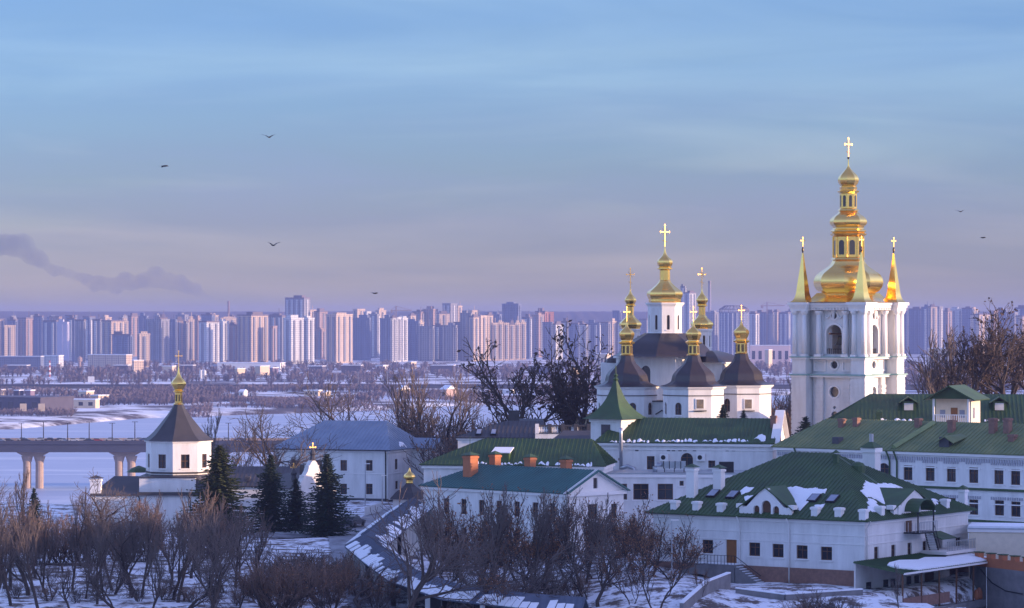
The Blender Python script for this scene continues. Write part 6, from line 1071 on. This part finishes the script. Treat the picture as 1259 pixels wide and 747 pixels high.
# ------------------------------------------------------------------ trees
def make_tree(name, seed, levels=5, spread=.5, up=.25, trunk=.16, first=.3, kids=(5, 5, 5, 4, 3), H=10.0, ln=.62, leaf=None, leaf_n=0, leaf_s=.16, twig=.018, stems=1, bark='bark', droop=0, leaf_from=.35, taper=.55, nmax=5200, crook=.16):
    rr = np.random.RandomState(seed); segs = {0: [], 1: []}; tips = []; cntr = [0]
    def grow(p, d, L, rad, lv):
        if cntr[0] > nmax: return
        cntr[0] += 1; n = 4 if lv < 2 else 3; pts = [p.copy()]; rs = [rad]; q = p.copy(); dd = d.copy()
        for i in range(n):
            dd = dd + rr.normal(0, crook, 3) + np.array([0, 0, up * .35 if lv else .05]); dd /= np.linalg.norm(dd); q = q + dd * L / n; pts.append(q.copy()); rs.append(max(twig * .7, rad * (1 - (1 - taper) * (i + 1) / n)))
        segs[0 if lv < 2 else 1].append((pts, rs, 5 if lv < 2 else 3))
        if lv >= levels - 1: tips.append((pts[-1], dd)); tips.append((pts[n // 2], dd)); return
        k = kids[min(lv, len(kids) - 1)]
        for j in range(k):
            t = (first if lv == 0 else .25) + (1 - (first if lv == 0 else .25)) * (j + rr.uniform(.2, 1)) / k; t = min(t, .999); i = int(t * n); f = t * n - i; b = pts[i] + (pts[i + 1] - pts[i]) * f
            a = rr.normal(0, 1, 3); a -= a.dot(dd) * dd; a /= np.linalg.norm(a); s_ = spread * rr.uniform(.7, 1.35); nd = dd * math.cos(s_) + a * math.sin(s_); nd[2] += up * .5 - droop * lv; nd /= np.linalg.norm(nd)
            grow(b, nd, L * ln * rr.uniform(.7, 1.15) * (1.15 - .45 * t if lv == 0 else 1), max(twig, rs[min(i, n)] * .58), lv + 1)
        grow(pts[-1], dd, L * ln * .9, max(twig, rs[-1] * .9), lv + 1)
    for s_ in range(stems):
        a = 2 * PI * s_ / stems + rr.uniform(0, 1); t = 0 if stems == 1 else rr.uniform(.12, .5); grow(np.array([.15 * math.cos(a) * (stems > 1), .15 * math.sin(a) * (stems > 1), -.5]), np.array([math.sin(t) * math.cos(a), math.sin(t) * math.sin(a), math.cos(t)]), H * rr.uniform(.36, .46) * (1.35 if first > .6 else 1), trunk * (1 if stems == 1 else rr.uniform(.5, 1)), 0)
    def tubes(L_):
        Vv = []; Ff = []; o = 0
        for pts, rs, n in L_:
            pts = np.array(pts); m = len(pts); d = np.gradient(pts, axis=0); d /= np.linalg.norm(d, axis=1)[:, None] + 1e-9; ref = np.array([0.31, .95, .05]); a = np.cross(d, ref); a /= np.linalg.norm(a, axis=1)[:, None] + 1e-9; b = np.cross(d, a)
            th = 2 * PI * np.arange(n) / n; ring = pts[:, None, :] + (a[:, None, :] * np.cos(th)[None, :, None] + b[:, None, :] * np.sin(th)[None, :, None]) * np.array(rs)[:, None, None]; Vv.append(ring.reshape(-1, 3))
            i = np.arange(m - 1)[:, None] * n; k = np.arange(n)[None, :]; k2 = (k + 1) % n; A = (i + k + o).ravel(); B = (i + k2 + o).ravel(); C_ = (i + n + k2 + o).ravel(); D_ = (i + n + k + o).ravel(); Ff.append(np.stack([A, B, C_, D_], -1)); o += m * n
        return np.concatenate(Vv), np.concatenate(Ff)
    allp = np.concatenate([np.array(s[0]) for s in segs[1]]); sc_ = H / allp[:, 2].max()
    root = bpy.data.objects.new(name, None); COL.objects.link(root)
    a, b = tubes(segs[0]); o = fast_mesh('trunk', a * sc_, b, M_['limb'], root, 4)
    a, b = tubes(segs[1]); o = fast_mesh('crown', a * np.array([sc_, sc_, sc_]), b, M_[bark], root, 4)
    if leaf and leaf_n:
        tp = np.array([t[0] for t in tips]) * sc_; tp = tp[tp[:, 2] > H * leaf_from]; idx = rr.randint(0, len(tp), leaf_n); c = tp[idx] + rr.normal(0, .14, (leaf_n, 3)); u = rr.normal(0, 1, (leaf_n, 3)); v = rr.normal(0, 1, (leaf_n, 3)); u /= np.linalg.norm(u, axis=1)[:, None]; v -= (v * u).sum(1)[:, None] * u; v /= np.linalg.norm(v, axis=1)[:, None]
        s_ = leaf_s * rr.uniform(.5, 1.3, (leaf_n, 1)); q = np.stack([c - u * s_, c - v * s_ * .6, c + u * s_, c + v * s_ * .6], 1).reshape(-1, 3); stuff(fast_mesh('leaf_cluster', q, np.arange(len(q)).reshape(-1, 4), M_[leaf], root, 4))
    return root
PT = {
 'oak': make_tree('bare_tree', 1, 5, .60, .08, .30, .42, (6, 4, 4, 2), 14, .68, twig=.026),
 'fan': make_tree('bare_tree', 2, 5, .42, .20, .26, .25, (6, 4, 3, 2), 13, .68, twig=.026),
 'tall': make_tree('bare_tree', 3, 5, .42, .28, .26, .42, (7, 4, 3, 2), 16, .60, twig=.028),
 'seedy': make_tree('seedy_tree', 4, 5, .70, .15, .34, .62, (8, 4, 3, 3), 16, .60, leaf='seed', leaf_n=700, leaf_s=.19, twig=.032, bark='limb'),
 'seedy2': make_tree('seedy_tree', 14, 5, .64, .18, .30, .58, (7, 4, 3, 3), 16, .60, leaf='seed', leaf_n=550, leaf_s=.19, twig=.030, bark='limb'),
 'shrub': make_tree('bare_shrub', 5, 4, .36, .22, .06, .15, (4, 3, 2), 6, .62, twig=.018, stems=11, bark='bark'),
 'warm': make_tree('bare_shrub', 6, 4, .40, .22, .06, .15, (4, 3, 2), 6, .62, twig=.018, stems=11, bark='bark_warm', leaf='leaf_dry', leaf_n=380, leaf_s=.09),
 'leafy': make_tree('leafy_sapling', 7, 4, .42, .32, .11, .25, (5, 4, 3), 10, .64, twig=.022, stems=3, leaf='leaf_dry', leaf_n=1000, leaf_s=.13, leaf_from=.3, bark='limb'),
 'leafy2': make_tree('leafy_sapling', 8, 4, .40, .34, .13, .3, (5, 4, 3), 11, .64, twig=.022, stems=2, leaf='leaf_dry', leaf_n=700, leaf_s=.13, leaf_from=.35, bark='limb'),
 'dense': make_tree('bare_tree', 9, 5, .38, .38, .16, .18, (5, 4, 3, 2), 10, .62, twig=.021, bark='bark_warm', leaf='leaf_dry', leaf_n=300, leaf_s=.09),
 'thin': make_tree('bare_tree', 10, 5, .40, .34, .15, .3, (5, 4, 3, 2), 12, .62, twig=.022, crook=.12),
 'broom': make_tree('bare_tree', 16, 5, .38, .36, .19, .25, (5, 4, 3, 2), 12, .64, twig=.023, bark='bark', crook=.18),
 'broomw': make_tree('bare_tree', 17, 5, .40, .34, .17, .22, (5, 3, 3, 2), 11, .66, twig=.023, bark='bark_warm', crook=.16, leaf='leaf_dry', leaf_n=260, leaf_s=.09),
 'crook': make_tree('bare_tree', 12, 5, .72, .04, .24, .25, (5, 4, 3, 3), 11, .70, twig=.022, crook=.28),
}
def make_fir(name, seed, H, Rb, m='needle', rows=26):
    rr = np.random.RandomState(seed); root = bpy.data.objects.new(name, None); COL.objects.link(root)
    MB().lathe([(.28, -.4), (.2, H * .4), (.04, H * .98)], 8).build('trunk', M_['bark'], root); Vv = []; n = 0
    z = H * .06
    while z < H * .99:
        f = 1 - z / H; rad = Rb * (f ** .85) * rr.uniform(.72, 1.18) + .12; k = int(9 + 8 * f)
        for j in range(k):
            a = 2 * PI * (j + rr.uniform(-.3, .3)) / k; L_ = rad * rr.uniform(.55, 1.25); m_ = max(4, int(L_ / .16)); dx = np.array([math.cos(a), math.sin(a)]); tn = np.array([-dx[1], dx[0]])
            for q in range(m_):
                t = (q + rr.uniform(0, 1)) / m_; r_ = L_ * t; zz_ = z - .42 * r_ + .20 * r_ * r_ / max(L_, .3) + rr.normal(0, .05); w = (.36 * (1 - t) + .16) * min(1, L_)
                for s_ in (-1, 1):
                    e = rr.uniform(.6, 1.1) * w; b0 = np.array([dx[0] * r_, dx[1] * r_, zz_]); tp = np.array([dx[0] * (r_ + e * .7) + tn[0] * s_ * e, dx[1] * (r_ + e * .7) + tn[1] * s_ * e, zz_ - e * rr.uniform(.15, .5)]); b1 = b0 + np.array([dx[0] * .14, dx[1] * .14, .05]); b2 = b0 + np.array([0, 0, -.10]); Vv += [b0, b1, tp, b0, tp, b2]
        z += .34 * (.55 + .6 * f)
    Vv = np.array(Vv); fast_mesh('foliage', Vv, np.arange(len(Vv)).reshape(-1, 3), M_[m], root, 3); return root
PT['fir'] = make_fir('fir_tree', 21, 10, 2.9); PT['fir2'] = make_fir('fir_tree', 22, 10, 2.9, 'needle_warm'); PT['thuja'] = make_fir('conifer', 23, 6, 1.5)
used = set(); KIND = {'oak': 'tree', 'fan': 'tree', 'tall': 'tree', 'seedy': 'tree', 'seedy2': 'tree', 'shrub': 'shrub', 'warm': 'shrub', 'leafy': 'sapling', 'leafy2': 'sapling', 'dense': 'tree', 'thin': 'tree', 'crook': 'tree', 'broom': 'tree', 'broomw': 'tree', 'fir': 'fir tree', 'fir2': 'fir tree', 'thuja': 'conifer'}
rt = random.Random(77)
def put(kind, px, D, top, lab, group=None, z=None, base_py=None, wide=1.0):
    x = P(px, 0, D).x; zg = z if z is not None else TG(x, D) - .1
    H = CZ - (top - HY) * D / F - zg; pr0 = PT[kind]; h0 = {'oak': 14, 'fan': 13, 'tall': 16, 'seedy': 16, 'seedy2': 16, 'shrub': 6, 'warm': 6, 'leafy': 10, 'leafy2': 11, 'dense': 10, 'thin': 12, 'crook': 11, 'broom': 12, 'broomw': 11, 'fir': 10, 'fir2': 10, 'thuja': 6}[kind]; s_ = H / h0; rz = rt.uniform(0, 6.28)
    if kind not in used: used.add(kind); pr0.location = (x, D, zg); pr0.rotation_euler.z = rz; pr0.scale = (s_ * wide, s_ * wide, s_); tag(pr0, lab, KIND[kind], group); return pr0
    o = dup(pr0, (x, D, zg), rz, (s_ * wide, s_ * wide, s_), lab); o['category'] = KIND[kind]
    if group: o['group'] = group
    elif 'group' in o: del o['group']
    return o
def grove(phrase, items, adj, group):      # items: (kind, px, D, top, wide); numbered left to right within their grove and kind
    items = sorted(items, key=lambda t: t[1]); c = {}
    tot = {}
    for it in items: k = adj[it[0]]; tot[k] = tot.get(k, 0) + 1
    for it in items:
        k = adj[it[0]]; i = c.get(k, 0); c[k] = i + 1
        lab = f"{k} {phrase}" if tot[k] == 1 else f"{k} {phrase}, {ordn(i)} from the left"
        put(it[0], it[1], it[2], it[3], lab, group, wide=it[4] if len(it) > 4 else 1.0)
AD = {'oak': 'leafless spreading tree', 'fan': 'leafless fan-shaped tree', 'tall': 'tall leafless tree', 'seedy': 'broad dark tree hung with seed clusters', 'seedy2': 'dark upright tree hung with seed clusters', 'shrub': 'grey twiggy shrub', 'warm': 'reddish-brown shrub', 'leafy': 'many-stemmed sapling with brown leaves', 'leafy2': 'slim sapling with brown leaves', 'dense': 'dense pointed brown-twigged tree', 'thin': 'thin bare tree', 'crook': 'crooked bare tree', 'broom': 'upright grey bare tree', 'broomw': 'upright russet bare tree'}
put('fir2', 270, 408, 545, 'green fir tree right of the octagonal chapel', 'fir trees', wide=1.75); put('fir', 333, 412, 557, 'dark spruce with bluish needles, middle of the fir row left of the gate', 'fir trees', wide=1.45); put('fir', 364, 414, 587, 'short spruce squeezed between the two tall spruces', 'fir trees', wide=1.6); put('fir', 402, 408, 556, 'tall slender spruce in front of the blue-roofed house', 'fir trees', wide=1.5)
put('thuja', 42, 385, 600, 'small dark conical conifer at the left among the shrubs'); put('thuja', 889, 428, 497, 'small fir in front of the front side chapel', wide=1.3, z=57); put('thuja', 914, 429, 504, 'smaller fir in front of the right side chapel', wide=1.3, z=57.4); put('thuja', 990, 428, 512, 'dark rounded conifer at the foot of the belltower', wide=1.6, z=53)
grove('behind the balustrade terrace', [('seedy2', 648, 468, 414, 1.15), ('seedy', 680, 470, 394, 1.25), ('seedy2', 708, 474, 414, 1.0), ('warm', 632, 478, 506, 1.2), ('shrub', 740, 482, 492, 1.0), ('warm', 720, 486, 500, 1.4)], AD, 'trees behind the terrace')
grove('beyond the blue roof', [('oak', 440, 505, 456, 1.35), ('crook', 418, 500, 490, 1.1), ('thin', 520, 500, 450, 1.1), ('oak', 562, 500, 445, 1.1), ('thin', 500, 512, 492, 1.0), ('fan', 545, 505, 450, .9), ('shrub', 584, 495, 508, 1.2), ('shrub', 604, 500, 512, 1.2), ('warm', 560, 498, 516, 1.2), ('warm', 530, 500, 514, 1.2), ('warm', 590, 488, 514, 1.2), ('shrub', 482, 505, 510, 1.1), ('warm', 616, 492, 510, 1.2), ('thin', 586, 498, 490, 1.1), ('shrub', 550, 480, 520, 1.3), ('warm', 570, 476, 522, 1.3)], AD, 'bare trees behind the blue-roofed house')
grove('between the chapel and the blue roof', [('oak', 328, 445, 492, 1.35), ('crook', 306, 438, 520, 1.1), ('crook', 353, 436, 530, 1.1), ('thin', 254, 470, 502, 1.0), ('thin', 285, 455, 535, 1.0), ('crook', 342, 440, 560, .9), ('shrub', 375, 470, 560, 1.0)], AD, 'bare trees right of the chapel')
grove('right of the belltower', [('fan', 1118, 475, 398, 1.2), ('oak', 1138, 480, 432, 1.2), ('seedy2', 1192, 470, 386, 1.0), ('seedy2', 1216, 476, 378, 1.0), ('seedy', 1248, 468, 366, 1.0), ('tall', 1234, 485, 392, 1.0), ('thin', 1182, 482, 415, 1.1), ('crook', 1165, 480, 450, 1.2), ('thin', 1150, 478, 440, 1.1), ('seedy2', 1268, 480, 380, 1.2), ('warm', 1130, 470, 490, 1.2), ('warm', 1120, 472, 492, 1.1), ('shrub', 1180, 470, 486, 1.3), ('shrub', 1250, 465, 482, 1.3), ('shrub', 1262, 466, 478, 1.3)], AD, 'trees right of the belltower')
grove('between the church and the belltower', [('shrub', 960, 480, 475, 1.3), ('shrub', 972, 475, 480, 1.2), ('thin', 968, 490, 455, 1.0), ('warm', 955, 470, 490, 1.2), ('shrub', 740, 492, 485, 1.2)], AD, 'bushes between church and belltower')
# slope in the left foreground
L_ = [('oak', -5, 380, 560, 1.0), ('crook', 105, 386, 572, 1.2), ('crook', 130, 390, 585, 1.0), ('thin', 25, 384, 575, 1.1), ('dense', 22, 372, 635, 1.3), ('dense', 60, 370, 628, 1.4), ('warm', 40, 368, 636, 1.6), ('warm', 74, 372, 640, 1.5), ('warm', 95, 374, 632, 1.5), ('dense', 100, 366, 640, 1.2), ('oak', 55, 345, 660, 1.0), ('thin', 105, 340, 650, 1.0), ('crook', 5, 350, 640, 1.0), ('crook', 128, 336, 690, 1.0), ('fan', 140, 345, 655, 1.0)]
L_ += [('dense', 165, 378, 612, 1.3), ('dense', 192, 376, 610, 1.3), ('dense', 214, 374, 622, 1.2), ('dense', 236, 376, 605, 1.5), ('shrub', 255, 374, 630, 1.7), ('shrub', 280, 378, 618, 1.8), ('dense', 262, 372, 622, 1.4), ('thin', 180, 360, 640, 1.1), ('thin', 210, 352, 640, 1.0), ('oak', 295, 358, 642, 1.0), ('thin', 250, 352, 655, 1.0), ('shrub', 145, 376, 642, 1.6), ('shrub', 180, 372, 650, 1.5), ('crook', 270, 345, 680, 1.0), ('crook', 160, 340, 680, 1.1), ('thin', 320, 350, 665, .9), ('crook', 225, 338, 690, 1.1)]
rq = random.Random(9)
for i in range(17): L_.append((rq.choice(['oak', 'crook', 'tall', 'fan', 'broom', 'thin']), -8 + i * 20 + rq.uniform(-9, 9), rq.uniform(322, 352), rq.uniform(598, 712), rq.uniform(.85, 1.35)))
for i in range(11): L_.append((rq.choice(['broom', 'broomw', 'dense', 'shrub']), 0 + i * 27 + rq.uniform(-9, 9), rq.uniform(355, 374), rq.uniform(612, 648), rq.uniform(1.0, 1.6)))
for i in range(8): L_.append((rq.choice(['tall', 'thin']), 10 + i * 41 + rq.uniform(-12, 12), rq.uniform(330, 350), rq.uniform(588, 625), rq.uniform(.8, 1.0)))
grove('on the snowy slope below the chapel', L_, AD, 'trees on the slope below the chapel')
M_L = [('shrub', 345, 356, 672, 1.8), ('shrub', 372, 352, 668, 1.8), ('shrub', 398, 350, 672, 1.8), ('warm', 358, 346, 688, 1.6), ('warm', 385, 342, 690, 1.6), ('shrub', 330, 346, 690, 1.6), ('warm', 412, 344, 684, 1.5), ('shrub', 305, 342, 700, 1.5), ('shrub', 410, 338, 700, 1.5), ('warm', 440, 340, 692, 1.4), ('warm', 200, 338, 712, 1.5), ('warm', 235, 336, 715, 1.5), ('shrub', 170, 336, 715, 1.5), ('shrub', 265, 334, 720, 1.4), ('warm', 290, 334, 722, 1.4), ('shrub', 20, 340, 710, 1.4), ('warm', 60, 336, 716, 1.4), ('shrub', 95, 335, 718, 1.3), ('warm', 430, 352, 676, 1.2), ('warm', 462, 333, 712, 1.3), ('shrub', 325, 332, 722, 1.4), ('warm', 365, 331, 718, 1.5), ('shrub', 395, 330, 722, 1.3)]
for i in range(12): M_L.append((rq.choice(['broom', 'broomw', 'crook', 'warm']), 290 + i * 14 + rq.uniform(-5, 5), rq.uniform(329, 345), rq.uniform(672, 705), rq.uniform(1.2, 1.6)))
grove('along the bottom of the picture, left half', M_L, AD, 'shrubs along the bottom left')
grove('in front of the covered gallery', [('oak', 489, 316, 582, 1.15), ('leafy2', 470, 330, 690, 1.0)], AD, 'tree in front of the gallery')
MM = [('leafy', 552, 356, 620, 1.2), ('leafy', 580, 350, 610, 1.2), ('leafy', 610, 352, 600, 1.1), ('leafy', 640, 350, 598, 1.1), ('leafy', 672, 346, 606, 1.1), ('leafy', 700, 348, 612, 1.2), ('leafy2', 560, 340, 640, 1.1), ('leafy2', 600, 338, 640, 1.2), ('leafy2', 648, 336, 632, 1.2), ('leafy2', 690, 338, 640, 1.2), ('leafy', 730, 346, 615, 1.1), ('leafy', 765, 350, 606, 1.1), ('leafy', 798, 344, 628, 1.1), ('leafy', 828, 340, 632, 1.2), ('leafy2', 780, 334, 640, 1.2), ('leafy2', 745, 334, 650, 1.1), ('thin', 672, 340, 600, 1.0), ('thin', 720, 342, 604, 1.0), ('thin', 590, 345, 595, .9),
      ('warm', 560, 368, 662, 1.6), ('warm', 590, 370, 664, 1.7), ('warm', 622, 372, 662, 1.7), ('warm', 655, 370, 664, 1.7), ('warm', 690, 368, 666, 1.6), ('warm', 760, 372, 628, 1.5), ('warm', 785, 370, 640, 1.4), ('warm', 720, 360, 670, 1.5), ('warm', 820, 350, 690, 1.3),
      ('warm', 640, 332, 706, 1.6), ('warm', 675, 330, 700, 1.6), ('warm', 705, 330, 708, 1.6), ('warm', 612, 332, 712, 1.4), ('warm', 745, 331, 716, 1.4), ('shrub', 770, 330, 712, 1.3), ('shrub', 590, 333, 700, 1.3), ('dense', 722, 328, 700, 1.1), ('warm', 800, 328, 722, 1.3)]
for i in range(9): MM.append((rq.choice(['oak', 'leafy2', 'crook']), 545 + i * 33 + rq.uniform(-8, 8), rq.uniform(318, 330), rq.uniform(620, 690), 1.2))
for px_, t_ in ((538, 606), (600, 590), (655, 600), (716, 596), (752, 618)): MM.append(('tall', px_, 334, t_, .85))
grove('in front of the teal-roofed house', MM, AD, 'brown-leaved saplings in front of the teal-roofed house')
grove('in the snow below the hipped-roof house', [('shrub', 1000, 318, 722, 1.6), ('shrub', 1025, 319, 728, 1.4), ('warm', 985, 317, 732, 1.3), ('leafy2', 862, 325, 690, .9), ('shrub', 1050, 320, 735, 1.2), ('thin', 1105, 324, 690, .7)], AD, 'shrubs below the hipped-roof house')
# woods on the far bank: nobody could count them
def wood(name, lab, regions, n, hr, seed, m, tw=46):
    rr = np.random.RandomState(seed); Vv = []; tot = 0
    base = []
    for b in range(6):
        q = []
        for k in range(tw):
            z0 = rr.uniform(0, .45); a = rr.uniform(0, 2 * PI); r0 = .02; z1 = z0 + rr.uniform(.25, .6); z1 = min(z1, 1.02 - rr.uniform(0, .2)); r1 = rr.uniform(.05, .36) * math.sin(min(1, z1 + .15) * PI * .8) + .04; w = .035
            p0 = np.array([0, 0, z0]); p1 = np.array([r1 * math.cos(a), r1 * math.sin(a), z1]); t = np.array([-math.sin(a), math.cos(a), 0]) * w; q += [p0 - t * .6, p0 + t * .6, p1]; t2 = np.array([math.cos(a + 1), math.sin(a + 1), .3]) * w * 1.2; q += [p1 - t2, p1 + t2, (p0 + p1) / 2]
        base.append(np.array(q))
    for (x0, x1, y0, y1, dens) in regions:
        for k in range(int(n * dens)):
            px = rr.uniform(x0, x1); D = rr.uniform(y0, y1); x = (px - CX) / F * D
            if mnoise.noise((x * .008, D * .006, seed)) < (0.0 if seed < 3 else .05): continue
            h_ = rr.uniform(*hr); w = h_ * rr.uniform(1.1, 1.9); a = rr.uniform(0, 6.3); c, s_ = math.cos(a), math.sin(a); q = base[rr.randint(6)]; Vv.append(np.stack([(q[:, 0] * c - q[:, 1] * s_) * w + x, (q[:, 0] * s_ + q[:, 1] * c) * w + D, q[:, 2] * h_ + g(x, D) - .2], -1))
    Vv = np.concatenate(Vv); o = fast_mesh(name, Vv, np.arange(len(Vv)).reshape(-1, 3), m, None, 3); tag(o, lab, 'woods'); return stuff(o)
wm = mat('far_twigs', (.20, .16, .175), .95, scale=.02, c2=(.13, .11, .13))
wood('woodland', 'purple-brown leafless woods between the highway and the high-rises', [(-30, 560, 3300, 4600, 1), (560, 1280, 3400, 4600, .8)], 1900, (6, 12), 1, wm)
wood('riverside_thicket', 'brown leafless thickets on the far shore below the highway', [(-30, 130, 2480, 3050, .25), (125, 300, 2600, 3150, .8), (300, 470, 2700, 3150, .5), (470, 760, 2850, 3180, .5), (930, 1280, 3350, 3600, .3)], 1500, (4, 8), 2, wm)
wood('shore_scrub', 'low brown scrub scattered along the snowy far shore', [(-30, 90, 2180, 2420, .5), (90, 260, 2380, 2640, 1.1), (180, 480, 2540, 2800, 1.3), (480, 760, 2720, 2950, .8), (90, 400, 2620, 2900, .8), (1100, 1260, 3400, 3600, .3)], 1500, (2.5, 6), 3, wm, 22)
# lamp posts in the yard
for px, D, hh, lab in ((398, 432, 7.5, 'thin grey lamp post in front of the blue-roofed house'), (449, 470, 6, 'thin lamp post beside the right corner of the blue-roofed house'), (826, 332, 6.5, 'thin pale post beside the ramp left of the hipped-roof house'), (470, 436, 6, 'thin lamp post by the small porch with the gilded onion')):
    x = P(px, 0, D).x; r = thing('lamp_post', lab, 'lamp post', (x, D, TG(x, D))); MB().lathe([(.09, 0), (.05, hh)], 8).build('pole', M_['zinc'], r); MB().box(-.1, .7, -.09, .09, hh - .05, hh + .05).build('lamp_head', M_['trim'], r)
# birds
def bird(px, py, D, sc_, rz, fl, lab):
    p = P(px, py, D); r = thing('bird', lab, 'bird', p, rz, 'birds in the sky'); b = MB().tube([(-.28, 0, 0), (-.15, 0, 0), (.05, 0, .01), (.2, 0, .03), (.3, 0, .02), (.36, 0, 0)], [.015, .05, .08, .06, .04, .008], 8).add([(-.25, 0, 0), (-.5, -.09, 0), (-.5, .09, 0), (-.25, 0, .03)], [(0, 1, 2), (3, 2, 1)]).build('body', M_['iron'], r, True)
    for s_ in (-1, 1): MB().add([(.1, s_ * .04, .03), (-.12, s_ * .04, .02), (-.16, s_ * .34, .02 + fl * .6), (.12, s_ * .36, .04 + fl * .6), (-.18, s_ * .74, .02 + fl), (-.02, s_ * .7, .03 + fl), (.1, s_ * .04, .0), (-.12, s_ * .04, 0), (-.16, s_ * .34, 0 + fl * .6), (.12, s_ * .36, .01 + fl * .6)], [(0, 1, 2, 3), (3, 2, 4, 5), (9, 8, 7, 6)]).build('wing', M_['iron'], r)
    r.scale = (sc_ * 1.35,) * 3
for a in ((331, 168.5, 420, 1.0, 1.2, .25, 'dark bird highest in the sky, left half'), (202, 204, 400, 1.1, .3, -.1, 'dark bird gliding nearest to the left edge of the sky'), (336, 301.5, 430, 1.0, 2.2, .3, 'dark bird low above the left skyline, right of the smoke'), (461, 360.5, 440, .9, .6, .1, 'tiny dark bird just above the middle skyline'), (1181, 260, 440, .8, 1.0, .2, 'tiny bird right of the belltower, upper of two'), (1208.5, 292, 440, .9, .2, .05, 'tiny bird right of the belltower, lower of two')): bird(*a)
